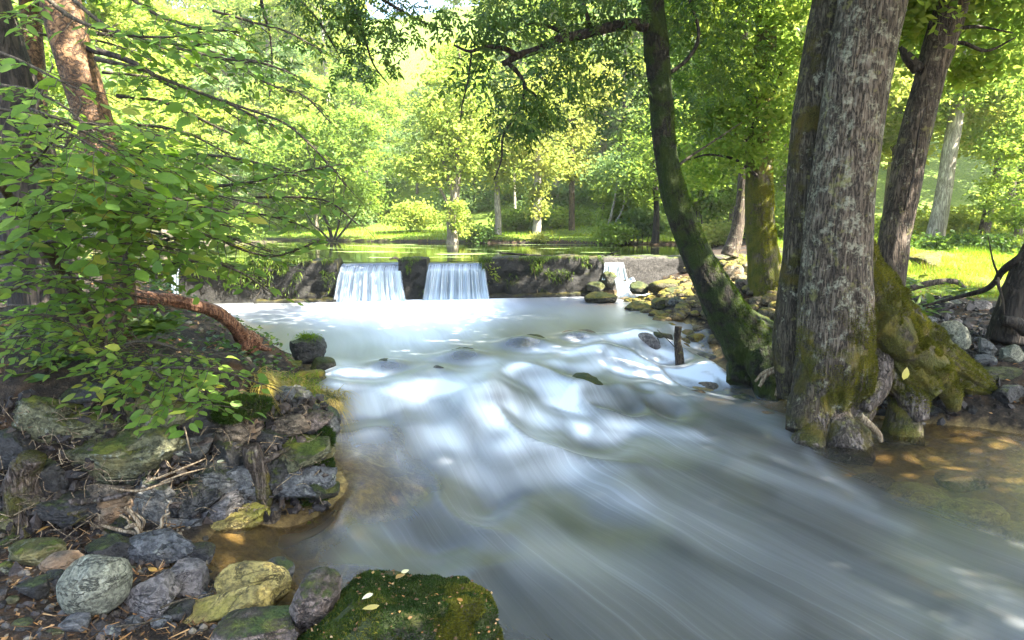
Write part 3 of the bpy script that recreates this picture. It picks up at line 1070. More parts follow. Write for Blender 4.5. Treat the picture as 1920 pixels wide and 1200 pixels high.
# the pond behind the weir
pxs = np.arange(-14, 9.5, .5)
V, Q = [], []
pond_x = np.concatenate([np.arange(-12.5, 8.6, .4)])
PV = []
for x_ in pond_x:
    y0, y1 = float(WEIR(x_)) + .42, float(YFAR(x_)) + .8
    for k in range(12):
        PV.append((x_, y0 + (y1 - y0) * k / 11, ZPOND))
PV = np.array(PV)
i, j = np.meshgrid(np.arange(len(pond_x) - 1), np.arange(11), indexing='ij')
PQ = np.stack([i * 12 + j, (i + 1) * 12 + j, (i + 1) * 12 + j + 1, i * 12 + j + 1], -1).reshape(-1, 4)
pond = tag(mk('pond_water', PV, PQ, M['pond']), kind='structure')


# ------------------------------------------------------------------ the weir
def rough_block(x0, x1, z0, z1, depth, seed, amp=.05, dx=.08, lean=.0, bulge=0.0, y_off=0.0):
    """rough masonry block following the weir line, front towards the camera"""
    nx = max(3, int((x1 - x0) / dx))
    xs = np.linspace(x0, x1, nx)
    prof = []                       # (offset in y from the weir line, z)
    nz = max(4, int((z1 - z0) / .07))
    for k in range(nz + 1):
        t = k / nz
        prof.append((-lean * (1 - t) - bulge * math.sin(t * math.pi), z0 + (z1 - z0) * t))
    nd = 8
    for k in range(1, nd + 1):
        prof.append((depth * k / nd, z1 + .03 * math.sin(k / nd * math.pi)))
    prof.append((depth, z0))
    prof = np.array(prof)
    m = len(prof)
    V = np.zeros((nx, m, 3))
    V[:, :, 0] = xs[:, None]
    V[:, :, 1] = WEIR(xs)[:, None] + prof[None, :, 0] + y_off
    V[:, :, 2] = prof[None, :, 1]
    V = V.reshape(-1, 3)
    a, b = fbm(V * 2.3 + seed, 4, seed), fbm(V * 8 + seed, 3, seed + 4)
    blk = np.abs(fbm(V * np.array([1.4, 1, 3.2]) + seed * 2, 2, seed + 8))
    dlt = amp * (a * 1.1 + b * .45 - 1.0 * (blk < .05))
    front = np.tile(np.arange(m) <= nz, nx)
    V[:, 1] -= dlt * np.where(front, 1, .2)
    V[:, 2] += np.where(front, dlt * .25 * np.tile(prof[:, 1] > z0 + .1, nx), dlt * 1.1)
    i, j = np.meshgrid(np.arange(nx - 1), np.arange(m - 1), indexing='ij')
    Q = np.stack([i * m + j, (i + 1) * m + j, (i + 1) * m + j + 1, i * m + j + 1], -1).reshape(-1, 4)
    # end caps as fans
    T = []
    for e in (0, nx - 1):
        c = len(V)
        V = np.vstack([V, V[e * m:(e + 1) * m].mean(0)])
        for k in range(m - 1):
            T.append((e * m + k, e * m + k + 1, c) if e == 0 else (e * m + k + 1, e * m + k, c))
    return V, Q, np.array(T)


def wx_of(px, py=530):
    """world x where the photo column px meets the weir front"""
    r = ray(px, py)
    return 15.55 * r[0] / (1 - .195 * r[0])


weir = thing('weir_wall', 'long dark mossy stone weir across the stream holding back the pond', 'weir', (0, float(WEIR(0)), .3))


def weir_part(name, px0, px1, z0, z1, mat, seed, label=None, **k):
    V, Q, T = rough_block(wx_of(px0), wx_of(px1), z0, z1, k.pop('depth', .7), seed, **k)
    o = mk(name, V, [Q, T], M[mat], weir)
    if label:
        o['label'] = label
    return o


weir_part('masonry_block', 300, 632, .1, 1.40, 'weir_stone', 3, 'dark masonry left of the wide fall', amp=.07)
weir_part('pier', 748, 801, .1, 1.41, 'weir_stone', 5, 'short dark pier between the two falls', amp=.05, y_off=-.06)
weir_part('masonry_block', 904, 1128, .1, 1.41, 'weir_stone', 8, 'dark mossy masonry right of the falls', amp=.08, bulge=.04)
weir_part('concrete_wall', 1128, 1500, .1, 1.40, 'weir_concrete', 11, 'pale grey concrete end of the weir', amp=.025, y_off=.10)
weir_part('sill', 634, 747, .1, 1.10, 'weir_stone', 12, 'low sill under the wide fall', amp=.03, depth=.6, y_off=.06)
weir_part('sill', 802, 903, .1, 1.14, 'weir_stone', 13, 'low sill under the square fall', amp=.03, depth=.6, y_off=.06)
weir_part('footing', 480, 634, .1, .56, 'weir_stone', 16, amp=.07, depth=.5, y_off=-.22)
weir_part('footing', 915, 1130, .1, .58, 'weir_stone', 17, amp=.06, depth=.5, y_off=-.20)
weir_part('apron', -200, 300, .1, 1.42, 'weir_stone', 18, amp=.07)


def waterfall(name, label, px0, px1, ptop, pbot, zl, zb, spread, lip=.55, throw=.16, nu=70, mat='fall', y_off=-.02, group=None):
    """a sheet that slides from the pond over the sill and drops; px0..px1 at the lip, spread = widening at the foot (m)"""
    x0, x1 = wx_of(px0, ptop), wx_of(px1, ptop)
    prof = [(lip, ZPOND + .002, 0.0), (lip * .75, ZPOND - .008, .02), (lip * .5, ZPOND - .03, .04), (lip * .25, (ZPOND + zl) / 2, .08), (0, zl, .12)]
    for k in range(1, 21):
        t = k / 20
        prof.append((-throw * math.sqrt(t) - .03 * t, zl + (zb - zl) * (t ** 1.15), .12 + .88 * t))
    prof = np.array(prof)
    m = len(prof)
    us = np.linspace(0, 1, nu)
    r = np.random.default_rng(int(px0))
    V, fa, ed, uv = [], [], [], []
    for u in us:
        for k in range(m):
            t = prof[k, 2]
            w = x1 - x0
            x = x0 + w * u + (u - .5) * 2 * spread * max(0, t - .1) ** 1.3
            rid = .028 * math.sin(u * 61 + 2 * math.sin(u * 17)) + .022 * math.sin(u * 143 + 1)
            y = float(WEIR(x)) + prof[k, 0] + y_off - rid * sstep(t, .1, .4) * 1.2
            V.append((x, y, prof[k, 1] + .02 * rid))
            fa.append(t)
            e = float(sstep(min(u, 1 - u), 0, .035))
            ed.append(e if t > .1 else max(e, 1 - t * 3))
            uv.append((w * u * 1.0, t * 1.3))
    V = np.array(V)
    i, j = np.meshgrid(np.arange(nu - 1), np.arange(m - 1), indexing='ij')
    Q = np.stack([i * m + j, i * m + j + 1, (i + 1) * m + j + 1, (i + 1) * m + j], -1).reshape(-1, 4)
    o = mk(name, V, Q, M[mat], vattr={'fall': fa, 'edge': ed}, uv=uv)
    recentre(o)
    return tag(o, label, 'waterfall', group)


WG = 'falls over the weir'
waterfall('waterfall', 'wide silky white fall between the left masonry and the pier of the weir', 636, 754, 503, 562, 1.17, .47, .13, group=WG)
waterfall('waterfall', 'square silky white fall just right of the pier of the weir', 801, 911, 503, 553, 1.19, .47, .12, group=WG)
waterfall('waterfall', 'narrow stepped cascade spilling over stones at the concrete end of the weir', 1134, 1170, 497, 520, 1.27, .88, .10, nu=40, mat='fall_small', group=WG, throw=.14, y_off=.06)
waterfall('waterfall', 'thin trickle down the weir half hidden by leaves at left', 324, 338, 515, 560, 1.24, .5, .02, nu=20, mat='fall_small', group=WG, throw=.1)
# lower step of the right cascade
xc = wx_of(1158, 530)
V, fa, ed, uv = [], [], [], []
for iu in range(30):
    u = iu / 29
    for k in range(14):
        t = k / 13
        V.append((xc - .12 + .5 * u + .16 * t + (u - .5) * .3 * t, float(WEIR(xc)) - .18 - .75 * t + .04 * math.sin(u * 20), .90 - .38 * t ** .8 + .05 * math.sin(u * 9 + t * 6)))
        fa.append(.3 + .7 * t); ed.append(float(sstep(min(u, 1 - u), 0, .12))); uv.append((u * .8, t))
i, j = np.meshgrid(np.arange(29), np.arange(13), indexing='ij')
Q = np.stack([i * 14 + j, i * 14 + j + 1, (i + 1) * 14 + j + 1, (i + 1) * 14 + j], -1).reshape(-1, 4)
o = mk('lower_cascade', V, Q, M['fall_small'], vattr={'fall': fa, 'edge': ed}, uv=uv)
recentre(o)
tag(o, 'lower sloping step of white water below the narrow cascade at the concrete wall', 'waterfall', WG)

# ------------------------------------------------------------------ trees
def pxl(pts, Y):
    """photo polyline -> world polyline; Y a number or one per point"""
    Ys = [Y] * len(pts) if np.isscalar(Y) else list(np.interp(np.linspace(0, 1, len(pts)), np.linspace(0, 1, len(Y)), Y))
    return np.array([at(p[0], p[1], y) for p, y in zip(pts, Ys)])


def tri_of(Fs):
    out = []
    for f in (Fs if isinstance(Fs, list) else [Fs]):
        f = np.asarray(f)
        if f.shape[1] == 3:
            out.append(f)
        else:
            out += [f[:, [0, 1, 2]], f[:, [0, 2, 3]]]
    return np.concatenate(out)


def fur(g, V, Fs, n, length, r, mask=None, up=.35, width=.16, lean=.6):
    """short moss or grass blades growing out of a surface"""
    T = tri_of(Fs)
    a, b, c = V[T[:, 0]], V[T[:, 1]], V[T[:, 2]]
    nr = np.cross(b - a, c - a)
    ar = np.linalg.norm(nr, axis=1)
    nr = nr / np.maximum(ar, 1e-12)[:, None]
    w = ar.copy()
    if mask is not None:
        w = w * mask((a + b + c) / 3, nr)
    if w.sum() <= 0:
        return g
    k = r.choice(len(T), n, p=w / w.sum())
    u, v = r.uniform(size=n), r.uniform(size=n)
    fl = u + v > 1
    u[fl], v[fl] = 1 - u[fl], 1 - v[fl]
    P = a[k] + (b - a)[k] * u[:, None] + (c - a)[k] * v[:, None]
    D = unit(nr[k] + np.array([0, 0, up]) + r.normal(size=(n, 3)) * lean * .6)
    L = length * r.uniform(.5, 1.35, n)
    side = unit(np.cross(D, r.normal(size=(n, 3))))
    W = (L * width)[:, None] * side
    tone = np.clip(.45 + .30 * fbm(P * 4.0, 3, 3) * 1.6 + .2 * fbm(P * 17.0, 2, 8) + r.normal(0, .15, n), 0, 1)
    VV = np.stack([P - W - D * (L * .15)[:, None], P + W - D * (L * .15)[:, None], P + D * L[:, None]], 1).reshape(-1, 3)
    g.add(VV, np.arange(3 * n).reshape(-1, 3), tone)
    return g


def leaf_objects(parent, pos, a, n, size, protos, name='leaf'):
    """single leaves as children; they share a few meshes"""
    a, n, b = frames(np.asarray(a), np.asarray(n))
    base = np.array(world_loc(parent))
    for i in range(len(pos)):
        src = protos[i % len(protos)]
        o = bpy.data.objects.new(name, src)
        COL.objects.link(o)
        o.parent = parent
        s = size[i]
        m = Matrix(((b[i, 0] * s, a[i, 0] * s, n[i, 0] * s, pos[i, 0] - base[0]),
                    (b[i, 1] * s, a[i, 1] * s, n[i, 1] * s, pos[i, 1] - base[1]),
                    (b[i, 2] * s, a[i, 2] * s, n[i, 2] * s, pos[i, 2] - base[2]), (0, 0, 0, 1)))
        o.matrix_basis = m


def leaf_protos(mat, tpls):
    out = []
    for t in tpls:
        g = Geo()
        V, tri, quad = t
        if len(tri):
            g.add(V, tri)
            g.F.setdefault(4, []).append(quad)
            g.A.setdefault(4, []).append(np.full(len(quad), .5))
        else:
            g.add(V, quad)
        o = g.build('leaf', mat)
        me = o.data
        bpy.data.objects.remove(o)
        out.append(me)
    return out


P_NEAR = leaf_protos(M['leaf_near_single'], [leaf_template(.56, .10, .10), leaf_template(.50, .16, .22), leaf_template(.60, .05, .05), leaf_template(.52, -.06, .16)])
P_ASH = leaf_protos(M['leaf_ash_single'], [compound_template(4, .30), compound_template(3, .34), compound_template(5, .26)])


def split_leaves(pos, a, n, size, tone, limit=300):
    """the leaves that show largest become objects of their own"""
    px, py, w = proj(pos)
    vis = (px > 4) & (px < 1916) & (py > 4) & (py < 1196)
    score = np.where(vis, size / w, -1) * np.random.default_rng(3).uniform(.8, 1.2, len(pos))
    order = np.argsort(-score)
    big = order[:limit]
    big = big[score[big] > 0]
    rest = np.setdiff1d(np.arange(len(pos)), big)
    return big, rest


# ---- branches that carry leaves one by one
class Leaves:
    def __init__(s):
        s.p, s.a, s.n, s.s, s.t = [], [], [], [], []

    def arrays(s):
        return np.array(s.p), np.array(s.a), np.array(s.n), np.array(s.s), np.array(s.t)


UP = np.array([0, 0, 1.0])


def leafy_branch(r, P, r0, r1, L, wood, leaf=.085, twig=.45, gap=.085, step=.048, droop=.25, tone=.5, start=.1, flatn=.38):
    C = catmull(P, 40)
    seg = np.linalg.norm(np.diff(C, axis=0), axis=1)
    s = np.concatenate([[0], np.cumsum(seg)])
    tot = s[-1]
    add_tube(wood, C, [r0, r1], seg=6, n=18, amp=.12, nsc=12)
    side = 1
    pos = tot * start
    while pos < tot:
        f = pos / tot
        c = np.array([np.interp(pos, s, C[:, k]) for k in range(3)])
        i = min(38, int(f * 39))
        T = unit(C[i + 1] - C[i])
        Sd = unit(np.cross(T, UP)) * side
        side = -side
        d = unit(T * r.uniform(.45, .9) + Sd * r.uniform(.6, 1.0) + UP * r.uniform(-.25, .25))
        tl = twig * (1 - .55 * f) * r.uniform(.6, 1.2)
        k = max(3, int(tl / step))
        tp = [c + d * tl * q + np.array([0, 0, -droop * tl * q * q]) + r.normal(0, .006, 3) for q in np.linspace(0, 1, 5)]
        add_tube(wood, tp, [max(.0022, r1 * .8), .0012], seg=4, n=5, cap=False)
        tp = np.array(tp)
        ls = 1
        tt = np.clip(tone + r.normal(0, .13), 0, 1)
        for q in np.linspace(.12, 1, k):
            p = np.array([np.interp(q * 4, np.arange(5), tp[:, m]) for m in range(3)])
            s2 = unit(np.cross(d, UP)) * ls
            ls = -ls
            ax = unit(d * (.55 if q < .97 else 1.5) + s2 * .85 + UP * r.uniform(-.45, .05) + r.normal(0, .12, 3))
            L.p.append(p)
            L.a.append(ax)
            L.n.append(unit(UP + np.array([0.1, -.45, 0]) + r.normal(0, flatn, 3)))
            L.s.append(leaf * r.uniform(.45, 1.2) * (.75 + .25 * q))
            L.t.append(np.clip(tt + r.normal(0, .14), 0, 1))
        pos += gap * r.uniform(.7, 1.35)


# ---- big lichened tree at the right, its second stem and its roots
BIGY = 6.85
big = thing('lichened_tree', 'huge grey lichen-spotted tree on the right bank with mossy flaring foot in the water', 'tree', at(1560, 830, BIGY))
pts = [(1552, 905), (1553, 850), (1560, 770), (1564, 690), (1566, 600), (1567, 500), (1573, 400), (1594, 250), (1614, 120), (1636, 0), (1662, -160), (1700, -340), (1745, -560), (1790, -800)]
rad = [m_of(v / 2, BIGY) for v in (82, 96, 130, 140, 132, 120, 110, 106, 108, 112, 108, 95, 78, 60)]
C = pxl(pts, BIGY)
V, q, t = tube(C, rad, seg=150, n=230, amp=.07, nsc=1.6, ridges=.030, nridge=15, seed=4, stretch=.22)
# buttressed, lumpy foot
zb = 1.35
low = 1 - sstep(V[:, 2], -.1, zb)
ctr = np.stack([np.interp(V[:, 2], C[:, 2], C[:, k]) for k in (0, 1)], 1)
dv = V[:, :2] - ctr
ang = np.arctan2(dv[:, 1], dv[:, 0])
lob = .5 * np.cos(3 * ang + .6) + .4 * np.cos(5 * ang - .9) + .25 * np.cos(9 * ang + 2)
lump = fbm(V * np.array([4.5, 4.5, 3.0]), 4, 77)
sc = 1 + low * (.20 * lob + .30 * lump)
V[:, :2] = ctr + dv * sc[:, None]
big_trunk = mk('trunk', V, [q, t], M['bark_big'], big)
bigV, bigF = V, [q, t]
pts2 = [(1500, 740), (1492, 650), (1500, 560), (1508, 480), (1512, 380), (1520, 250), (1540, 110), (1560, 0), (1585, -150), (1600, -330), (1610, -600)]
C2 = pxl(pts2, [7.2, 7.35])
V, q, t = tube(C2, [m_of(v / 2, 7.3) for v in (80, 80, 78, 72, 70, 68, 66, 64, 58, 50, 36)], seg=72, n=130, amp=.06, nsc=2, ridges=.035, nridge=11, seed=6, stretch=.3)
mk('trunk', V, [q, t], M['bark_stem'], big)['label'] = 'darker second stem behind the main trunk'


def root(parent, pts, Y, rpx, mat, seed, seg=28, amp=.22, nsc=4, ridges=.08, flat=None, name='root', label=None, n=None):
    C = pxl(pts, Y)
    ym = Y if np.isscalar(Y) else np.mean(Y)
    V, q, t = tube(C, [m_of(v, ym) for v in rpx], seg=seg, n=n or max(10, len(pts) * 9), amp=amp, nsc=nsc, ridges=ridges, nridge=7, seed=seed, flat=flat)
    o = mk(name, V, [q, t], M[mat], parent)
    if label:
        o['label'] = label
    return V, [q, t]


g = Geo()
bv, bf = root(big, [(1590, 470), (1625, 560), (1672, 628), (1725, 662), (1780, 690), (1835, 722), (1880, 740)], [6.95, 7.35], (36, 56, 54, 45, 34, 22, 9), 'bark_olive', 21, seg=64, label='broad moss-covered buttress root', amp=.46, nsc=4.5, ridges=.14, n=110)
r_ = np.random.default_rng(31)
for k, (pts, yy, rp) in enumerate([([(1630, 560), (1672, 650), (1716, 706), (1756, 742)], [7.1, 6.75], (24, 40, 32, 12)), ([(1640, 600), (1668, 690), (1706, 748), (1728, 790)], [7.1, 6.7], (20, 34, 24, 12)),
                                   ([(1700, 650), (1750, 690), (1778, 728), (1790, 770)], [7.1, 7.0], (30, 30, 20, 8)), ([(1720, 660), (1790, 690), (1840, 726), (1872, 768)], [7.2, 7.3], (26, 24, 15, 6))]):
    lv, lf_ = root(big, pts, yy, rp, 'bark_root' if k % 2 else 'bark_olive', 70 + k, seg=40, amp=.5, nsc=5, ridges=.14, n=50)
    fur(g, lv, lf_, 7000, .028, r_, mask=lambda c, n: sstep(n[:, 2], -.2, .3) * sstep(c[:, 2], .25, .5) * (fbm(c * 6, 3, 16) > -.12))
for k in range(11):
    x0_ = 1735 + 13 * k + r_.normal(0, 4)
    y0_ = 712 + 1.5 * k
    root(big, [(x0_, y0_), (x0_ + r_.normal(6, 8), y0_ + 28), (x0_ + r_.normal(14, 12), y0_ + 55), (x0_ + r_.normal(26, 14), min(806, y0_ + 84))], 7.3 + .03 * k, (4.5, 4, 3, 1.8), 'pale_root' if k % 3 else 'bark_root', 90 + k, seg=7, amp=.25)
bv2, bf2 = root(big, [(1640, 600), (1700, 650), (1745, 690), (1762, 715)], [6.85, 6.9], (40, 38, 28, 12), 'bark_olive', 20, seg=40, amp=.40, nsc=4, n=50)
fur(g, bv2, bf2, 18000, .032, r_, mask=lambda c, n: (sstep(n[:, 2], -.3, .3)) * (fbm(c * 6, 3, 6) > -.1))
fur(g, bv, bf, 44000, .026, r_, mask=lambda c, n: (sstep(n[:, 2], -.25, .3)) * (fbm(c * 7, 3, 6) > -.28))
fur(g, bigV, bigF, 34000, .020, r_, mask=lambda c, n: (sstep(c[:, 2], 1.5, .95) * sstep(c[:, 2], .25, .55) * (fbm(c * 4.5, 4, 9) > .10 - .5 * sstep(c[:, 0], 3.1, 3.7)) * sstep(c[:, 0], 2.85, 3.4)))
v2, f2 = root(big, [(1650, 600), (1688, 680), (1692, 755), (1690, 832)], [7.2, 6.8], (12, 32, 25, 36), 'bark_olive', 22, label='stubby root foot standing in the water')
fur(g, v2, f2, 2500, .02, r_, mask=lambda c, n: sstep(c[:, 2], .2, .5))
v3, f3 = root(big, [(1615, 550), (1638, 650), (1642, 725), (1620, 768)], [7.15, 6.55], (8, 28, 24, 10), 'bark_root', 23, amp=.45)
v4, f4 = root(big, [(1545, 670), (1528, 780), (1516, 850)], [7.0, 6.42], (10, 34, 32), 'bark_root', 24, amp=.3)
fur(g, v4, f4, 2500, .016, r_, mask=lambda c, n: sstep(c[:, 2], .05, .2) * (n[:, 2] > -.1))
v5, f5 = root(big, [(1570, 560), (1578, 700), (1582, 790), (1584, 860)], [7.25, 6.45], (10, 44, 46, 46), 'bark_root', 25, amp=.30, nsc=5)
root(big, [(1612, 778), (1626, 792), (1646, 812), (1652, 828)], 6.4, (6, 7, 6, 4), 'pale_root', 26, seg=10)
root(big, [(1796, 690), (1786, 735), (1792, 775), (1796, 812)], 7.15, (13, 12, 8, 5), 'bark_root', 27, seg=14)
root(big, [(1560, 500), (1545, 620), (1520, 720), (1496, 810)], [7.1, 6.6], (26, 36, 34, 22), 'bark_stem', 28, amp=.25)
for k, (pts, rp) in enumerate([
    ([(1790, 730), (1815, 745), (1840, 770), (1862, 803)], (5, 5, 4.5, 3)),
    ([(1792, 742), (1806, 768), (1822, 790)], (4, 3, 2)), ([(1838, 735), (1862, 752), (1888, 790), (1900, 798)], (4, 3.5, 3, 2)),
    ([(1838, 768), (1858, 764), (1880, 782)], (3, 2.5, 2)), ([(1800, 735), (1830, 752), (1868, 788)], (3, 2.5, 2))]):
    root(big, pts, 7.35, rp, 'pale_root', 40 + k, seg=8, amp=.2)
for k, (pts, rp) in enumerate([([(1476, 690), (1440, 700), (1424, 725)], (7, 5, 3)), ([(1478, 700), (1462, 718), (1455, 742)], (6, 4, 3)), ([(1480, 680), (1455, 690), (1430, 700), (1416, 716)], (5, 4, 2))]):
    root(big, pts, 7.4, rp, 'pale_root', 50 + k, seg=8, amp=.2)
mo = g.build('moss', M['moss_olive'], big, smooth=False)
mo['kind'] = 'stuff'
r_ = np.random.default_rng(61)
wood = Geo()
tops = [C[-1], C[-3], C2[-1]]
for k in range(10):
    s0 = tops[k % 3]
    e = np.array([6.8 + 6 * math.cos(k * 2.1), 3.8 + 6 * math.sin(k * 2.1), 8.8 + r_.uniform(-1, 1.3)])
    add_tube(wood, [s0, (s0 + e) / 2 + np.array([0, 0, .8]), e], [.11, .07, .02], seg=7, n=10, amp=.1)
wood.build('limbs', M['bark_stem'], big)
g = Geo()
crown_geo(r_, (7.3, 3.0, 8.9), (7.6, 7.4, 1.7), 260, 62000, 1.2, .19, LEAF_QUAD, g=g, shell=.05)  # unseen crown, shifted and thickened to shade the foreground
crown_geo(r_, (3.2, 7.4, 8.6), (3.6, 3.0, 1.3), 40, 8200, 1.0, .17, LEAF_QUAD, g=g, shell=.1)
o = g.build('crown', M['leaf_shade'], big, smooth=False)

# ---- the leaning mossy ash in front of the weir
LY = 8.75
ash = thing('leaning_ash', 'dark moss-covered tree leaning out over the stream with one long bare branch', 'tree', at(1420, 690, LY))
pts = [(1545, 705), (1478, 688), (1412, 646), (1366, 590), (1328, 520), (1294, 450), (1265, 370), (1247, 280), (1240, 200), (1232, 100), (1223, 0), (1212, -150), (1196, -330), (1170, -520)]
CA = pxl(pts, LY)
V, q, t = tube(CA, [m_of(v, LY) for v in (56, 64, 56, 37, 29, 25.5, 23, 20, 20, 21.5, 19, 17, 14, 8)], seg=64, n=150, amp=.10, nsc=3, ridges=.05, nridge=8, seed=12)
mk('trunk', V, [q, t], M['bark_mossy'], ash)
r_ = np.random.default_rng(71)
g = Geo()
fur(g, V, [q, t], 22000, .020, r_, mask=lambda c, n: sstep(n[:, 2] * .6 + n[:, 0] * .8 - n[:, 1] * .1, .0, .75) * (c[:, 2] < 4.6) * (fbm(c * 3, 3, 4) > -.05))
root(ash, [(1390, 640), (1440, 640), (1480, 636), (1510, 650)], [8.9, 8.3], (30, 26, 20, 12), 'bark_mossy', 61, label='mossy root arching to the big tree')
root(ash, [(1425, 660), (1396, 690), (1384, 722)], [8.8, 8.6], (40, 34, 24), 'bark_mossy', 62, amp=.3)
root(ash, [(1440, 660), (1448, 720), (1452, 765)], [8.5, 8.1], (46, 40, 26), 'bark_mossy', 63, amp=.25)
o = g.build('moss', M['moss_fur'], ash, smooth=False)
o['kind'] = 'stuff'


def branch(parent, pts, Y, rpx, mat, seed, name='branch', seg=10, amp=.18):
    C = pxl(pts, Y)
    ym = np.mean(Y)
    V, q, t = tube(C, [m_of(v, ym) for v in rpx], seg=seg, n=len(pts) * 7, amp=amp, nsc=7, seed=seed)
    mk(name, V, [q, t], M[mat], parent)
    return C


branch(ash, [(1212, 50), (1180, 44), (1140, 52), (1095, 64), (1045, 74), (1005, 94), (968, 106), (944, 120)], [8.7, 8.2], (11, 10, 9, 8.5, 7.5, 7, 6.5, 5), 'bark_dark', 1)
branch(ash, [(972, 106), (948, 92), (912, 88), (880, 96), (850, 84)], [8.25, 8.0], (5.5, 5, 4, 3, 1.6), 'bark_dark', 2)
branch(ash, [(1075, 68), (1045, 56), (1018, 46), (986, 46)], [8.45, 8.3], (5, 4, 3, 1.6), 'bark_dark', 3)
branch(ash, [(950, 116), (972, 138), (984, 165), (976, 200), (952, 238), (942, 262), (940, 300), (926, 338)], [8.2, 7.9], (4.5, 4.2, 3.6, 3, 2.6, 2.2, 1.7, 1.0), 'bark_dark', 4)
branch(ash, [(984, 165), (1005, 180), (1012, 215), (1030, 240)], [8.1, 8.0], (2.4, 2, 1.5, .8), 'bark_dark', 5)
branch(ash, [(884, 100), (878, 150), (868, 190), (862, 230)], [8.0, 7.9], (2.2, 1.8, 1.4, .8), 'bark_dark', 6)
branch(ash, [(1108, 60), (1098, 20), (1080, -30), (1060, -80)], [8.6, 8.5], (4, 3.5, 3, 2), 'bark_dark', 7)
branch(ash, [(1236, 150), (1290, 110), (1310, 60), (1290, -20), (1300, -120)], [8.8, 9.2], (4, 3.5, 3, 3, 2), 'bark_dark', 8)
branch(ash, [(1250, 330), (1285, 300), (1330, 270), (1390, 230)], [8.8, 9.6], (3, 2.4, 1.8, 1), 'twig', 9)
L = Leaves()


def ash_cloud(cx, cy, rx, ry, Y, n, dY=.5, size=.34, tone=.45):
    for _ in range(n):
        u = unit(r_.normal(size=2)) * math.sqrt(r_.uniform())
        p = at(cx + u[0] * rx, cy + u[1] * ry, Y + r_.uniform(-dY, dY))
        az = r_.uniform(0, 2 * math.pi)
        L.p.append(p)
        L.a.append(unit(np.array([math.cos(az), math.sin(az), r_.uniform(-1.0, .15)])))
        L.n.append(unit(np.array([0, 0, 1]) + r_.normal(0, .45, 3)))
        L.s.append(size * r_.uniform(.6, 1.15))
        L.t.append(np.clip(tone + r_.normal(0, .2), 0, 1))


for a in [(905, 60, 55, 45, 8.1, 42), (955, 30, 70, 45, 8.2, 60), (985, 190, 52, 55, 8.0, 62), (935, 215, 34, 45, 7.9, 30), (1015, 215, 34, 34, 8.0, 26), (900, 140, 45, 45, 8.0, 24),
          (1050, 105, 60, 42, 8.3, 60), (1120, 20, 90, 45, 8.6, 90), (1150, 110, 50, 50, 8.7, 45), (1010, -20, 120, 40, 8.4, 80), (1300, 40, 70, 60, 9.2, 80), (1320, 140, 60, 50, 9.4, 60),
          (1180, 190, 60, 60, 9.6, 40), (1090, 170, 60, 40, 9.0, 34), (1380, 90, 60, 80, 9.8, 70), (1290, 230, 60, 50, 10.2, 50), (1180, -60, 150, 50, 9.0, 120), (1350, -50, 120, 60, 9.6, 110)]:
    ash_cloud(*a)
P_, A_, N_, S_, T_ = L.arrays()
bi, re = split_leaves(P_, A_, N_, S_, T_)
leaf_objects(ash, P_[bi], A_[bi], N_[bi], S_[bi], P_ASH)
g = Geo()
place_leaves(g, P_[re], A_[re], N_[re], S_[re], T_[re], ASH)
crown_geo(r_, (1.4, 9.2, 7.6), (2.8, 2.6, 1.4), 26, 1500, .9, .34, ASH, g=g)
o = g.build('foliage', M['leaf_ash'], ash, smooth=False)
o['kind'] = 'stuff'


# ---- other right-bank trees
def px_crown(g, r, cx, cy, rx, ry, Y, n_clump, n_leaf, leaf=.13, tpl=LEAF_QUAD, cr=.55, dY=1.2, **k):
    c = at(cx, cy, Y)
    return crown_geo(r, c, (m_of(rx, Y), dY, m_of(ry, Y)), n_clump, n_leaf, cr, leaf, tpl, g=g, **k)


def trunk_tree(name, label, pts, Y, wpx, bark, crowns, leafmat, seed, seg=28, ridges=.05, amp=.08, twigs=(), group=None, leaf=.13, n=None, cat='tree', tmat='twig', tpl=LEAF_QUAD):
    r = np.random.default_rng(seed)
    ym = float(np.mean(Y))
    C = pxl(pts, Y)
    t_ = thing(name, label, cat, C[0], group)
    V, q, tt = tube(C, [m_of(w / 2, ym) for w in wpx], seg=seg, n=n or len(pts) * 12, amp=amp, nsc=2.5, ridges=ridges, nridge=8, seed=seed)
    mk('trunk', V, [q, tt], M[bark], t_)
    for k, (tp, tY, tr) in enumerate(twigs):
        branch(t_, tp, tY, tr, tmat, seed + k)
    g = Geo()
    for c in crowns:
        px_crown(g, r, *c[:5], c[5], c[6], c[7] if len(c) > 7 else leaf, cr=c[8] if len(c) > 8 else .55, dY=c[9] if len(c) > 9 else 1.2, tpl=tpl)
    if g.n:
        g.build('crown', M[leafmat], t_, smooth=False)
    return t_, V, [q, tt]


trunk_tree('slanting_tree', 'brown bare trunk slanting right just behind the huge lichened tree', [(1648, 640), (1660, 560), (1672, 480), (1690, 380), (1712, 270), (1742, 150), (1775, 40), (1810, -60), (1850, -200), (1880, -400)], [8.7, 8.9],
           (70, 58, 54, 52, 50, 50, 54, 44, 36, 18), 'bark_brown',
           [(1760, -20, 140, 60, 9.0, 16, 2600), (1850, 60, 90, 70, 10, 14, 2000), (1690, 40, 50, 80, 9.6, 9, 1100), (1830, -320, 330, 150, 10, 26, 5000, .15, .9, 2.6)], 'leaf_shade', 81, seg=48,
           twigs=[([(1722, 130), (1702, 108), (1688, 88)], 8.75, (12, 9, 4)), ([(1760, 100), (1800, 80), (1850, 95), (1905, 70)], [8.8, 8.6], (5, 4, 3, 1.2)), ([(1770, 60), (1830, 50), (1900, 62)], [8.8, 8.6], (4, 3, 1)),
                  ([(1695, 395), (1712, 330), (1722, 250), (1735, 205)], 8.55, (2, 2, 1.6, 1))], tmat='bark_dark')
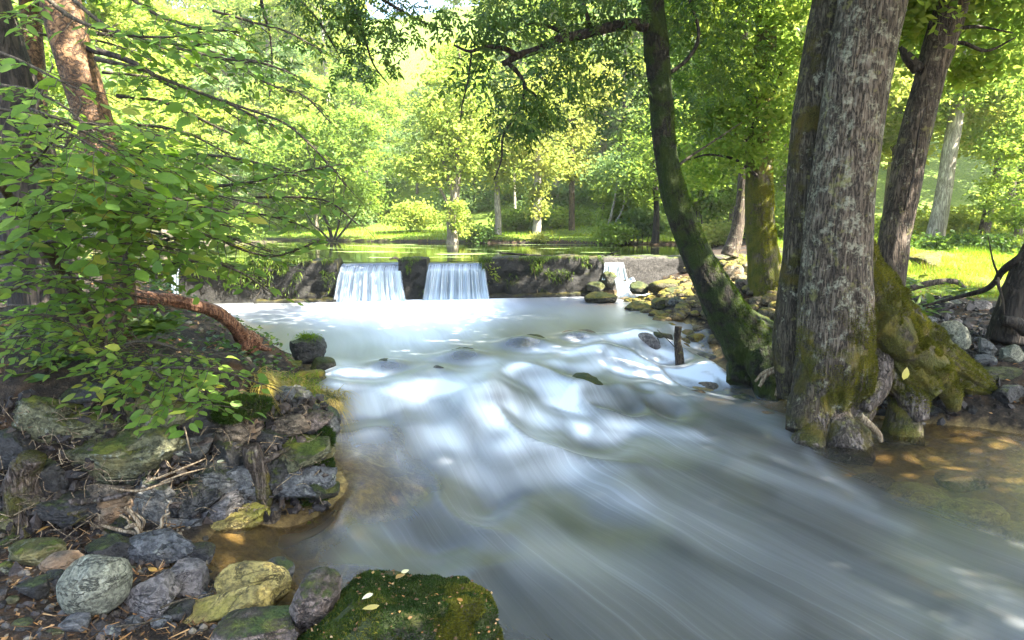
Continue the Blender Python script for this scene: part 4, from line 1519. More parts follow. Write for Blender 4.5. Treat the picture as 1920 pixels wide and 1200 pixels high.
mt, V, Fs = trunk_tree('mossy_tree', 'upright trunk thick with yellow-green moss at the end of the weir', [(1442, 600), (1440, 560), (1432, 500), (1425, 420), (1423, 330), (1424, 240), (1428, 150), (1436, 60), (1440, -60), (1440, -200)], 12.2,
           (92, 66, 58, 50, 46, 44, 40, 36, 30, 20), 'bark_yellow_moss',
           [(1400, 60, 110, 70, 12, 30, 3600, .105, .42), (1340, 160, 95, 80, 12, 26, 3200, .105, .42), (1400, 250, 95, 55, 12, 22, 2400, .105, .4), (1470, 160, 60, 100, 12.5, 20, 2400, .105, .4), (1330, 300, 80, 50, 13, 16, 1400, .105, .4), (1290, 40, 80, 60, 12.5, 20, 2300, .105, .42), (1440, -80, 260, 100, 12.5, 30, 4600)],
           'leaf_shade', 82, seg=48, twigs=[([(1424, 300), (1400, 260), (1372, 250), (1340, 262)], [12.1, 11.7], (5, 4, 3, 1.5)), ([(1428, 200), (1452, 170), (1470, 120)], 12.2, (6, 4, 2)), ([(1424, 260), (1405, 215), (1400, 170)], 12.1, (7, 5, 3)), ([(1420, 330), (1380, 300), (1330, 290), (1290, 300)], [12, 11.4], (3, 2.5, 2, 1))], tmat='bark_dark')
g = Geo()
crown_geo(np.random.default_rng(6), (3.9, 12.9, 8.3), (3.9, 1.25, .9), 44, 8000, .8, .17, g=g, shell=.05)  # unseen foliage added to shade the falls and weir face
o = g.build('crown', M['leaf_shade'], mt, smooth=False)
g = Geo()
fur(g, V, Fs, 26000, .026, np.random.default_rng(5), mask=lambda c, n: sstep(n[:, 0] * .8 - n[:, 1] * .2, -.4, .5) * (c[:, 2] < 3.4) * (fbm(c * 3, 3, 8) > -.2))
o = g.build('moss', leaf_mat('yellow_moss_blade', [(0, (.06, .075, .008)), (.5, (.14, .16, .014)), (1, (.24, .24, .03))], .3, 1.5, 0), mt, smooth=False)
o['kind'] = 'stuff'
trunk_tree('slender_tree', 'thin greyish trunk leaning beside the yellow-mossed tree', [(1368, 480), (1380, 440), (1390, 380), (1396, 310), (1398, 230), (1396, 100), (1390, -80)], 16, (34, 24, 20, 19, 18, 15, 10), 'bark_brown',
           [(1390, 60, 110, 110, 16, 18, 3000)], 'leaf_shade', 83, seg=16)
trunk_tree('pale_tree', 'pale straight trunk in the sunlit meadow leaning slightly right', [(1748, 470), (1756, 430), (1768, 370), (1780, 290), (1794, 210), (1810, 130), (1830, 20), (1850, -120)], 20, (40, 31, 27, 25, 24, 23, 20, 12), 'bark_pale',
           [(1820, 100, 110, 90, 20, 24, 3600, .16, .8), (1760, 170, 70, 60, 20, 10, 1500, .16, .7), (1880, 220, 60, 80, 20, 10, 1500, .16, .7), (1830, -80, 160, 90, 20, 26, 4000, .17, .9)], 'leaf_shade', 84, seg=20, ridges=.02)
trunk_tree('pale_tree', 'short thin brown trunk in the sunlit meadow near the right edge', [(1838, 468), (1846, 430), (1856, 385), (1868, 335), (1880, 270), (1895, 180)], 22, (24, 19, 17, 15, 12, 6), 'bark_brown',
           [(1885, 230, 70, 70, 22, 14, 2200, .17, .8)], 'leaf_yellow', 85, seg=14, ridges=.02)
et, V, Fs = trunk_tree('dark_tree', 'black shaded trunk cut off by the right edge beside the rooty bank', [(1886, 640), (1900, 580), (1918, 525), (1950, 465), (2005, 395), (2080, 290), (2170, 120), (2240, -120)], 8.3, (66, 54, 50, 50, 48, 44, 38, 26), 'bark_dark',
           [(2040, -250, 200, 140, 9, 22, 4200, .15, .9, 2.4), (3400, -520, 560, 200, 7, 70, 17000, .18, 1.1, 4.2)], 'leaf_shade', 86, seg=32,  # the last, widest crown is unseen foliage added to shade the hollow
           twigs=[([(1945, 462), (1900, 492), (1878, 510), (1866, 528), (1845, 544), (1800, 556), (1730, 574)], [8.2, 9.0], (8, 7, 6.5, 5.5, 5, 4, 2)), ([(1872, 516), (1862, 490), (1856, 460), (1852, 440)], 8.4, (2, 1.6, 1.2, .6)),
                  ([(1868, 526), (1880, 560), (1884, 590), (1900, 598)], 8.2, (2.5, 2.2, 2.2, 2)), ([(1880, 600), (1905, 606), (1925, 620)], 8.0, (9, 12, 14))], tmat='bark_dark')

# ---- left bank: a copper-barked cherry, a dark trunk at the edge, and the leafy boughs in front
CY = 5.7
ch = thing('cherry_tree', 'tall copper-barked tree on the left bank half hidden by leaves', 'tree', at(215, 610, CY))
pts = [(222, 660), (222, 580), (224, 500), (222, 430), (212, 350), (190, 270), (162, 180), (135, 90), (112, 0), (90, -120), (60, -300), (20, -560)]
CC = pxl(pts, CY)
V, q, t = tube(CC, [m_of(v / 2, CY) for v in (86, 62, 50, 48, 54, 58, 62, 64, 66, 60, 50, 30)], seg=48, n=120, amp=.07, nsc=3, ridges=.02, nridge=6, seed=31)
mk('trunk', V, [q, t], M['bark_copper'], ch)
branch(ch, [(196, 300), (222, 286), (240, 282)], [5.6, 5.4], (7, 6, 4), 'bark_copper', 32, name='branch_stub')
branch(ch, [(160, 90), (200, 100), (250, 118), (320, 160), (390, 195)], [5.7, 5.2], (8, 6, 5, 4, 2), 'bark_dark', 33)
r_ = np.random.default_rng(91)
g = Geo()
crown_geo(r_, (-3.6, 6.0, 7.6), (3.6, 3.4, 1.9), 45, 9500, .8, .15, g=g)
o = g.build('crown', M['leaf_near'], ch, smooth=False)
dk = thing('dark_trunk_tree', 'dark leaning trunk at the left edge behind the leaves', 'tree', at(60, 640, 6.1))
pts = [(120, 690), (95, 600), (72, 480), (58, 360), (40, 250), (20, 160), (-10, 60), (-50, -80), (-100, -300)]
V, q, t = tube(pxl(pts, 6.1), [m_of(v / 2, 6.1) for v in (150, 120, 104, 98, 88, 80, 74, 66, 40)], seg=40, n=90, amp=.10, nsc=2.4, ridges=.05, nridge=8, seed=33)
mk('trunk', V, [q, t], M['bark_dark'], dk)
g = Geo()
crown_geo(r_, (-7.2, 6.4, 6.6), (2.6, 3.0, 1.8), 30, 5000, .8, .15, g=g)
g.build('crown', M['leaf_near'], dk, smooth=False)
trunk_tree('slim_cherry', 'slim reddish trunk behind the copper-barked tree at the top left', [(72, 420), (70, 300), (66, 160), (60, 60), (52, -40), (40, -200)], 7.4, (40, 36, 34, 32, 30, 20), 'bark_copper', [(40, -120, 180, 110, 7.4, 16, 2600, .13, .6)], 'leaf_near', 87, seg=20, ridges=.02)

bough = thing('leafy_bough_shrub', 'spreading green leafy shrub overhanging the left bank and stream', 'shrub', at(205, 640, 5.2))
wood, L = Geo(), Leaves()
r_ = np.random.default_rng(101)
BR = [  # pts, depth (from, to), base radius px, leaf m, tone
    ([(245, 440), (300, 378), (370, 352), (450, 345), (540, 325), (640, 308)], (4.9, 4.2), 5, .085, .5),
    ([(0, 345), (30, 300), (55, 240), (78, 175), (100, 120)], (3.4, 3.6), 6, .085, .45),
    ([(10, 340), (60, 310), (95, 270), (120, 250)], (3.4, 3.2), 3, .08, .5),
    ([(180, 110), (260, 130), (350, 165), (430, 195), (520, 240)], (5.0, 4.4), 5, .085, .42),
    ([(200, 330), (280, 300), (360, 290), (460, 300), (560, 330)], (5.0, 4.3), 5, .085, .5),
    ([(60, 240), (140, 230), (220, 240), (300, 255)], (3.8, 3.5), 4, .085, .5),
    ([(-20, 420), (60, 400), (150, 395), (250, 405), (340, 420)], (3.8, 3.4), 5, .09, .55),
    ([(-20, 480), (80, 455), (170, 450), (260, 460), (330, 475)], (3.9, 3.5), 5, .09, .52),
    ([(200, 470), (290, 455), (380, 440), (460, 470), (520, 480), (600, 450)], (5.0, 4.6), 4, .09, .5),
    ([(220, 530), (300, 500), (380, 490), (450, 510), (510, 550)], (4.8, 4.2), 4, .09, .62),
    ([(-20, 560), (60, 530), (130, 520), (220, 535)], (4.2, 3.9), 4, .085, .5),
    ([(190, 690), (165, 640), (120, 600), (60, 590), (0, 600)], (4.4, 4.1), 3, .075, .75),
    ([(190, 690), (200, 620), (180, 580), (150, 550)], (4.4, 4.3), 3, .075, .7),
    ([(190, 700), (230, 650), (270, 640), (320, 650), (370, 670)], (4.4, 3.8), 3.4, .075, .7),
    ([(240, 690), (300, 690), (360, 690), (430, 700), (490, 720)], (4.2, 3.7), 3.4, .08, .55),
    ([(280, 690), (320, 720), (350, 750), (390, 760)], (4.0, 3.6), 2.6, .08, .6),
    ([(150, 700), (200, 690), (260, 700), (330, 705)], (4.3, 4.0), 2.6, .075, .75),
    ([(60, -30), (130, 30), (210, 60), (300, 70), (380, 60)], (4.6, 4.2), 5, .085, .4),
    ([(200, -40), (280, 20), (360, 50), (450, 60)], (5.2, 4.8), 4, .085, .4),
    ([(-30, 90), (30, 110), (90, 140), (150, 170)], (3.0, 2.8), 4, .085, .35),
    ([(-30, 200), (50, 215), (120, 245), (200, 290)], (3.2, 3.0), 4, .085, .42),
    ([(100, 330), (180, 340), (260, 350), (350, 380), (430, 400)], (3.9, 3.4), 4, .09, .5),
    ([(-30, 300), (40, 320), (130, 330), (210, 345)], (3.3, 3.0), 4, .09, .45),
    ([(420, 190), (480, 210), (540, 235), (600, 290), (650, 350)], (4.6, 4.4), 3, .075, .5),
    ([(330, 90), (420, 110), (500, 120), (570, 150)], (5.2, 4.9), 3, .08, .45),
    ([(250, 410), (330, 400), (400, 395), (480, 400), (560, 420)], (4.8, 4.5), 3.4, .085, .55),
    ([(480, 370), (560, 370), (620, 380), (670, 420)], (4.7, 4.5), 2.5, .075, .5),
    ([(0, 20), (90, 40), (190, 50), (290, 90)], (6.2, 5.8), 4, .07, .62),
    ([(140, 60), (240, 70), (330, 100), (410, 150)], (6.4, 6.0), 4, .07, .66),
    ([(220, 180), (300, 190), (390, 230), (470, 270)], (6.4, 6.0), 4, .07, .66),
    ([(200, 240), (270, 235), (350, 250), (430, 290)], (6.0, 5.6), 4, .07, .6),
    ([(0, 160), (60, 170), (120, 200), (180, 250)], (4.6, 4.3), 4, .075, .45),
    ([(0, 260), (70, 265), (150, 285), (240, 320)], (4.4, 4.1), 4, .075, .5),
    ([(20, 380), (100, 370), (190, 375), (290, 385)], (4.4, 4.0), 4, .08, .55),
    ([(180, 400), (270, 380), (360, 375), (440, 400)], (5.4, 5.0), 4, .075, .6),
    ([(0, 500), (90, 500), (180, 490), (260, 500)], (4.7, 4.4), 4, .08, .5),
    ([(100, 440), (180, 425), (260, 430), (330, 450)], (5.2, 4.8), 4, .075, .6),
    ([(400, 20), (470, 40), (540, 60), (610, 100)], (6.6, 6.2), 3, .065, .62),
    ([(440, 120), (510, 160), (570, 180), (620, 230)], (6.6, 6.2), 3, .065, .62),
    ([(-20, 650), (40, 630), (90, 640), (130, 660)], (4.6, 4.3), 3, .07, .6),
]
for pts, (ya, yb), rp, lf, tn in BR:
    C = pxl(pts, [ya, yb])
    leafy_branch(r_, C, m_of(rp, ya), m_of(1.3, yb), L, wood, leaf=lf * 1.2, twig=.46, gap=.05, step=.046, tone=tn)
    if np.mean([p[0] for p in pts]) > 330:
        continue
    C2_ = C + np.array([r_.normal(0, .12), r_.uniform(.15, .6), r_.uniform(-.32, .1)])
    leafy_branch(r_, C2_, m_of(rp, ya) * .8, m_of(1.3, yb), L, wood, leaf=lf * 1.25, twig=.46, gap=.055, step=.05, tone=tn * .9)
main = [([(210, 660), (150, 560), (90, 470), (40, 400), (0, 345)], (5.1, 3.5), (16, 13, 10, 8, 6)), ([(212, 650), (232, 560), (240, 480), (246, 438)], (5.1, 4.9), (13, 10, 8, 5)), ([(0, 345), (-20, 250), (-30, 90), (-20, -60)], (3.4, 3.0), (7, 6, 5, 4))]
for k, (p, yy, rr) in enumerate(main):
    branch(bough, p, list(yy), rr, 'twig', 110 + k, name='stem')
o = wood.build('twigs', M['twig'], bough)
o['kind'] = 'stuff'
P_, A_, N_, S_, T_ = L.arrays()
px_, py_, w_ = proj(P_)
u_ = r_.uniform(size=len(P_))
# the copper trunk, the log and the weir stay in view between the sprays
cut = ((px_ > 75) & (px_ < 215) & (py_ < 285) & (u_ < .82)) | ((px_ > 235) & (px_ < 520) & (py_ > 545) & (py_ < 668) & (u_ < .86)) | ((px_ > 600) & (py_ > 400)) | ((px_ > 490) & (py_ > 470) & (u_ < .6)) | ((px_ > 400) & (px_ < 680) & (u_ < .35)) | ((px_ > 495) & (py_ > 690))
P_, A_, N_, S_, T_ = P_[~cut], A_[~cut], N_[~cut], S_[~cut], T_[~cut]
bi, re = split_leaves(P_, A_, N_, S_, T_)
leaf_objects(bough, P_[bi], A_[bi], N_[bi], S_[bi], P_NEAR)
g = Geo()
for k_, tp_ in enumerate((LEAF, leaf_template(.44, .18, .26), leaf_template(.62, -.08, .10), leaf_template(.50, .05, -.06))):
    q_ = re[k_::4]
    place_leaves(g, P_[q_], A_[q_], N_[q_], S_[q_], T_[q_], tp_)
o = g.build('foliage', M['leaf_near'], bough)
o['kind'] = 'stuff'
print('near leaves', len(P_))

# feathery boughs that hang into the top of the frame, left of the middle
hang = thing('hanging_ash_bough', 'ash tree bough hanging into the top of the view against the sky', 'tree branch', at(640, -160, 9))
L = Leaves()
for k, (pts, Y, rp) in enumerate([([(560, -160), (640, -60), (720, 0), (790, 40), (850, 60)], [9.2, 8.6], (5, 4, 3, 2, 1)), ([(600, -120), (650, -20), (680, 60), (700, 120), (730, 160)], [9, 8.7], (4, 3, 2.4, 1.6, .8)),
                                  ([(480, -150), (490, 0), (505, 60), (510, 120), (505, 180)], [8.8, 8.6], (4, 3, 2, 1.6, .8)), ([(400, -150), (520, -40), (590, 30), (640, 110)], [9, 8.8], (4, 3, 2, 1))]):
    branch(hang, pts, Y, rp, 'bark_dark', 130 + k)
for a in [(700, 20, 90, 40, 8.8, 75), (790, 35, 60, 40, 8.6, 46), (690, 110, 45, 50, 8.8, 32), (660, 60, 60, 50, 8.9, 50), (600, 30, 70, 50, 9, 50), (745, 85, 30, 25, 8.7, 16), (650, -30, 140, 40, 9, 100), (500, 60, 70, 60, 8.9, 50), (830, 30, 30, 20, 8.6, 12), (655, 140, 36, 30, 8.9, 12), (520, 150, 50, 40, 8.9, 20)]:
    ash_cloud(*a, size=.30, tone=.35)
P_, A_, N_, S_, T_ = L.arrays()
bi, re = split_leaves(P_, A_, N_, S_, T_)
leaf_objects(hang, P_[bi], A_[bi], N_[bi], S_[bi], P_ASH)
g = Geo()
place_leaves(g, P_[re], A_[re], N_[re], S_[re], T_[re], ASH)
o = g.build('foliage', M['leaf_ash'], hang, smooth=False)
o['kind'] = 'stuff'


# ---- far bank trees, one by one
FB = 'trees along the far bank of the pond'
trunk_tree('crooked_tree', 'crooked forked tree at the water edge of the far bank, grey trunk', [(848, 462), (848, 440), (846, 410), (853, 370), (858, 330), (860, 270), (866, 200), (868, 140), (856, 80)], 30, (26, 20, 16, 15, 13, 10, 8, 6, 3), 'bark_grey',
           [(850, 190, 75, 65, 30, 34, 3600, .21, .8), (880, 270, 70, 50, 30, 26, 2800, .21, .8), (820, 300, 70, 45, 30, 24, 2400, .21, .8), (865, 110, 50, 40, 30, 14, 1500, .2, .7), (865, 400, 18, 36, 30.2, 8, 900, .16, .4)], 'leaf_far_pale', 141, seg=12, group=FB,
           twigs=[([(853, 370), (835, 320), (832, 280), (840, 220)], 30, (5, 4, 3, 1.5)), ([(860, 290), (880, 240), (884, 190)], 30, (4, 3, 1.5)), ([(846, 395), (828, 360), (815, 340)], 30, (3.5, 2.5, 1.5)), ([(866, 200), (890, 160), (900, 120)], 30, (3, 2, 1))], tmat='bark_grey')
trunk_tree('birch_tree', 'pale bare trunk standing left of the ivy-wrapped tree on the far bank', [(934, 440), (934, 410), (932, 370), (932, 320), (936, 260), (938, 200)], 31.5, (14, 12, 11, 10, 8, 4), 'bark_pale',
           [(935, 260, 50, 45, 31.5, 20, 1900, .21, .8), (940, 330, 40, 30, 31.5, 10, 800, .2, .7)], 'leaf_yellow', 142, seg=10, group=FB, ridges=.0)
trunk_tree('ivy_tree', 'pale trunk wrapped in bright ivy standing in the middle of the far bank', [(1006, 447), (1007, 410), (1008, 360), (1008, 300), (1006, 250), (1004, 190)], 30.5, (18, 15, 15, 14, 10, 4), 'bark_pale',
           [(1008, 360, 11, 62, 30.4, 16, 1500, .16, .35, .25), (1010, 280, 45, 50, 30.5, 18, 1700, .21, .8), (1000, 200, 60, 50, 30.5, 20, 2000, .21, .8)], 'leaf_yellow', 143, seg=10, group=FB, ridges=.0)
trunk_tree('birch_tree', 'grey trunk with yellowing crown right of the ivy-wrapped tree', [(1072, 432), (1072, 390), (1072, 340), (1072, 290), (1070, 230), (1066, 170)], 33, (12, 11, 11, 10, 8, 4), 'bark_brown',
           [(1070, 310, 36, 24, 33, 14, 1200, .22, .8), (1066, 220, 60, 60, 33, 24, 2300, .22, .9), (1080, 150, 70, 60, 33, 24, 2300, .22, .9)], 'leaf_yellow', 144, seg=10, group=FB, ridges=.0)
trunk_tree('birch_tree', 'very thin pale stem between the bare and the ivy-wrapped trunk', [(965, 395), (965, 370), (964, 340), (964, 300)], 38, (6, 5, 4, 3), 'bark_pale', [(964, 290, 40, 40, 38, 12, 1000, .24, .9)], 'leaf_far_pale', 145, seg=8, group=FB, ridges=.0)
trunk_tree('dark_sapling', 'short dark trunk on the far bank just left of the leaning ash', [(1228, 456), (1230, 430), (1231, 400), (1229, 350), (1226, 290)], 27.5, (16, 13, 11, 9, 5), 'bark_dark',
           [(1225, 330, 50, 50, 27.5, 18, 1900, .18, .7), (1240, 250, 60, 60, 27.5, 18, 1900, .19, .8)], 'leaf_far', 146, seg=10, group=FB)
trunk_tree('white_sapling', 'pair of thin white stems slanting in the bushes right of the far bank', [(1136, 440), (1143, 415), (1152, 375), (1158, 330)], 28.5, (6, 5, 4, 2), 'bark_pale', [(1165, 320, 50, 36, 28.5, 16, 1500, .18, .7)], 'leaf_far_cool', 147, seg=8, ridges=.0, group=FB,
           twigs=[([(1140, 440), (1154, 418), (1166, 395), (1172, 370)], 28.5, (2.4, 2, 1.6, 1))], tmat='bark_pale')
trunk_tree('multi_stem_tree', 'leaning many-stemmed willow on the far bank at left', [(622, 450), (618, 430), (606, 400), (596, 370), (580, 320)], 34, (7, 6, 5, 4, 2), 'bark_dark',
           [(590, 330, 90, 60, 34, 34, 3600, .23, .9), (660, 360, 60, 44, 34, 18, 1900, .22, .8), (540, 280, 80, 60, 34, 26, 2800, .23, .9), (640, 270, 70, 60, 34, 26, 2800, .23, .9)], 'leaf_far', 148, seg=8, group=FB,
           twigs=[([(626, 450), (634, 425), (640, 395), (652, 370)], 34, (2.2, 2, 1.6, 1)), ([(630, 450), (650, 425), (668, 400), (676, 380)], 34, (2.2, 2, 1.6, 1)), ([(618, 450), (600, 432), (586, 420), (574, 400)], 34, (2, 1.8, 1.4, .8))], tmat='bark_dark')


# ---- the wood on the hill: a few kinds of tree, each copied tree by tree
def far_tree(seed, H, R, bark, leafmat, n_leaf=10500, leaf=.225, bare=.28):
    r = np.random.default_rng(seed)
    t_ = thing('woodland_tree', 'x', 'tree', (0, 0, 0))
    bend = r.normal(0, .25, 2)
    C = np.array([[bend[0] * f ** 2, bend[1] * f ** 2, H * .92 * f] for f in np.linspace(0, 1, 7)])
    g = Geo()
    add_tube(g, C, [.20, .16, .14, .12, .09, .05, .02], seg=9, n=22, amp=.08)
    gl = Geo()
    n_l = 13
    crowns = []
    for k in range(n_l):
        f = bare + (.98 - bare) * (k + .5) / n_l
        az = k * 2.4 + r.uniform(-.4, .4)
        rr = R * math.sin(math.pi * min(.97, (.22 + .72 * (f - bare) / (1 - bare)))) * r.uniform(.65, 1.1)
        s0 = np.array([np.interp(f, np.linspace(0, 1, 7), C[:, m]) for m in range(3)])
        e = s0 + np.array([math.cos(az) * rr, math.sin(az) * rr, r.uniform(-.1, .9)])
        add_tube(g, [s0 - [0, 0, .3], (s0 + e) / 2 + [0, 0, .25], e], [.055, .035, .012], seg=5, n=7, cap=False)
        crowns.append((s0 * .35 + e * .65, (rr * .62 + .45, rr * .62 + .45, .62)))
    g.build('trunk', M[bark], t_)
    for c, rad_ in crowns:
        crown_geo(r, c, rad_, 9, n_leaf // n_l, .62, leaf, g=gl, flat=.5, shell=.15, up=.9)
    gl.build('crown', M[leafmat], t_, smooth=False)
    return t_


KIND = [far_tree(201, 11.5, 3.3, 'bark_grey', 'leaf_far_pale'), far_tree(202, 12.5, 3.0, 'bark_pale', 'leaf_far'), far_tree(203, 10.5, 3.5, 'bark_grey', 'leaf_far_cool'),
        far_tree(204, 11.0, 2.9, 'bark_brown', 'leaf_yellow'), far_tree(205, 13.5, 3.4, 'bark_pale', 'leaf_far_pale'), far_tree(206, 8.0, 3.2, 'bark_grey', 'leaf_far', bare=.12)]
KADJ = ['pale green rounded tree', 'mid green slim tree', 'cool green bushy tree', 'yellowing tree', 'tall pale green tree', 'low broad green tree']
used = set()


def place_tree(k, x, y, s, rz, label, group):
    src = KIND[k]
    if k not in used:
        used.add(k)
        t_ = src
    else:
        t_ = src.copy()
        COL.objects.link(t_)
        for c in list(src.children):
            d = c.copy()
            COL.objects.link(d)
            d.parent = t_
    t_.location = (x, y, zg(x, y) - .05)
    t_.rotation_euler = (0, 0, rz)
    t_.scale = (s, s, s)
    t_['label'] = label
    t_['group'] = group


r_ = np.random.default_rng(300)
n_h = 0
for row, (dy, sp, sc) in enumerate([(3.5, 5.2, .62), (7.5, 4.4, .95), (12.5, 4.6, 1.1), (18, 5.0, 1.2), (25, 5.6, 1.3), (33, 6.4, 1.4)]):
    x = -34 - 4 * row + r_.uniform(0, 3)
    while x < 12 + 1.5 * row:
        yy = float(YFAR(x)) + dy + r_.uniform(-1.2, 1.2)
        pxx = proj(np.array([[x, yy, 2.0]]))[0][0]
        skip = (row == 0 and 690 < pxx < 1130) or (row == 1 and 700 < pxx < 1130 and r_.uniform() < .75)
        s_ = sc
        if row >= 2 and 690 < pxx < 955:
            s_ = sc * (.52, .40, .32, .28)[row - 2]
        if row == 1 and 650 < pxx < 1000:
            s_ = .66
        if pxx < -220 or pxx > 1990:
            skip = True
        if not skip:
            k = int(r_.choice([0, 1, 2, 3, 4, 5], p=[.28, .18, .17, .07, .2, .1])) if row else int(r_.choice([5, 2, 0]))
            zone = next(n for lim, n in ((130, 'behind the copper-barked tree'), (330, 'behind the leafy shrub'), (520, 'left of the many-stemmed willow'), (660, 'above the many-stemmed willow'), (780, 'left of the crooked tree'), (880, 'behind the crooked tree'),
                                         (985, 'behind the birch stems'), (1060, 'behind the ivy-wrapped tree'), (1130, 'behind the yellowing birch'), (1225, 'left of the leaning ash'), (1340, 'right of the leaning ash'), (1480, 'behind the yellow-mossed tree'), (9999, 'behind the huge lichened tree')) if pxx < lim)
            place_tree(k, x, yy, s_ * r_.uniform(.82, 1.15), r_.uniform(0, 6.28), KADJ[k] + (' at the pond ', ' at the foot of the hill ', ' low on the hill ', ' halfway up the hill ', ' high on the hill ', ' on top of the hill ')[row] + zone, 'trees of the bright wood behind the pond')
            n_h += 1
        x += sp * r_.uniform(.75, 1.3)
RW = 'trees of the sunlit wood at the right'
for x, y, k, s in [(8.5, 24, 5, .75), (10.5, 21, 3, .8), (13.5, 24, 3, .95), (16.5, 22, 0, .9), (12, 30, 0, 1.05), (17, 29, 3, 1.1), (21, 27, 3, 1.0), (15, 36, 4, 1.2), (20, 36, 0, 1.2), (25, 34, 3, 1.25), (30, 38, 0, 1.3), (10.5, 38, 1, 1.2), (24, 43, 4, 1.35), (17, 44, 0, 1.3), (31, 47, 3, 1.4), (36, 42, 0, 1.3), (9, 32, 2, .9), (20, 20.5, 3, .75), (14.5, 18.6, 5, .5), (24.5, 22, 5, .8)]:
    place_tree(k, x, y, s, r_.uniform(0, 6.28), ['pale green tree', 'mid green tree', 'cool green tree', 'yellow green backlit tree', 'tall pale green tree', 'low broad green tree'][k] + (' near the meadow edge' if y < 22 else ' behind the meadow' if y < 28 else ' deep in the sunlit wood' if y < 40 else ' at the back of the sunlit wood') + (', left of the pale trunk' if x / y < .62 else ', right of the pale trunk' if x / y > .72 else ', behind the pale trunk'), RW)
LW = 'trees on the left bank beyond the leafy shrub'
for x, y, k, s in [(-9.5, 12.5, 5, .62), (-13.5, 17, 2, .85), (-16, 22, 1, .9), (-14.5, 28, 0, 1.0), (-20, 27, 2, 1.1), (-12.5, 21, 0, .75), (-19, 17, 1, 1.0), (-9.2, 9.5, 2, .55)]:
    place_tree(k, x, y, s, r_.uniform(0, 6.28), ['pale green tree', 'mid green tree', 'cool green tree', '', '', 'low broad green tree'][k] + ' on the left bank behind the leafy shrub' + (', close to the weir' if y < 14 else ', beside the pond' if y < 20 else ', far along the pond'), LW)
print('hill trees', n_h)


# ---- hedge and bushes on the far bank
def bush(name, label, cx, cy, rx, ry, Y, n_clump, n_leaf, mat, seed, leaf=.18, cr=.45, dY=.8, group=None, stems=0, cat='bush'):
    r = np.random.default_rng(seed)
    c = at(cx, cy, Y)
    base = at(cx, cy + ry, Y)
    t_ = thing(name, label, cat, base, group)
    g = Geo()
    px_crown(g, r, cx, cy, rx, ry, Y, n_clump, n_leaf, leaf, cr=cr, dY=dY, shell=.1)
    g.build('foliage', M[mat], t_, smooth=False)['kind'] = 'stuff'
    if stems:
        w = Geo()
        for k in range(stems):
            u = (k + .5) / stems * 2 - 1
            p0 = at(cx + u * rx * .5, cy + ry * 1.05, Y)
            p1 = at(cx + u * rx * .8, cy - ry * .5, Y + r.uniform(-.3, .3))
            add_tube(w, [p0, (p0 + p1) / 2 + r.normal(0, .05, 3), p1], [.02, .014, .006], seg=5, n=6)
        w.build('stems', M['twig'], t_)
    return t_


BG = 'bushes along the far bank'
bush('hedge', 'low clipped hedge running behind the pale trunks on the far bank', 1010, 412, 105, 22, 35.5, 60, 7000, 'leaf_far', 401, leaf=.17, cr=.5, dY=.9, cat='hedge')
bush('hedge', 'low sunlit hedge left of the crooked tree on the far bank', 775, 405, 60, 20, 36.5, 34, 3600, 'leaf_far_pale', 402, leaf=.18, cr=.5, dY=.9, cat='hedge')
bush('waterside_bush', 'dark green bush at the foot of the crooked tree', 893, 438, 28, 13, 31, 12, 1500, 'leaf_low', 403, leaf=.15, group=BG)
bush('waterside_bush', 'tall bright bush behind the white sapling stems', 1160, 375, 60, 66, 29.5, 36, 4600, 'leaf_far', 404, stems=8, group=BG)
bush('waterside_bush', 'low rounded green bush at the water below the white sapling', 1155, 436, 46, 14, 28, 18, 2200, 'leaf_far', 405, leaf=.15, group=BG)
bush('waterside_bush', 'cool green bush between the white sapling and the leaning ash', 1205, 420, 40, 34, 28.4, 20, 2400, 'leaf_far_cool', 406, group=BG, stems=5)
bush('waterside_bush', 'bright green bush right of the leaning ash trunk above the rooty bank', 1325, 360, 60, 62, 24, 34, 4200, 'leaf_far', 407, stems=7, group=BG)
bush('waterside_bush', 'low bush with fallen straw stems right of the leaning ash', 1335, 440, 52, 22, 22.5, 18, 1800, 'leaf_yellow', 408, leaf=.14, group=BG, stems=5)
bush('waterside_bush', 'sunlit bush behind the slender tree', 1470, 400, 50, 60, 21, 24, 2600, 'leaf_far', 409, leaf=.15, group=BG)
bush('waterside_bush', 'dark shaded bush under the yellowing birch', 1030, 375, 50, 30, 39, 20, 2200, 'leaf_far_cool', 410, leaf=.22, group=BG)
bush('waterside_bush', 'small golden tuft at the foot of the ivy-wrapped tree', 1010, 446, 18, 7, 30, 8, 700, 'leaf_yellow', 411, leaf=.13, group=BG, cr=.3, dY=.4)
bush('waterside_bush', 'bright leafy undergrowth behind the pale meadow trunk', 1790, 420, 150, 40, 24, 50, 5200, 'leaf_far_pale', 412, leaf=.17, group='undergrowth in the right wood')
bush('waterside_bush', 'low dark green nettles along the back of the right meadow', 1800, 462, 150, 14, 18.5, 40, 4200, 'leaf_low', 413, leaf=.13, group='undergrowth in the right wood', cr=.35)
bush('waterside_bush', 'shaded bush at the left end of the pond seen through leaves', 430, 420, 90, 34, 33, 26, 3000, 'leaf_far', 414, group=BG)

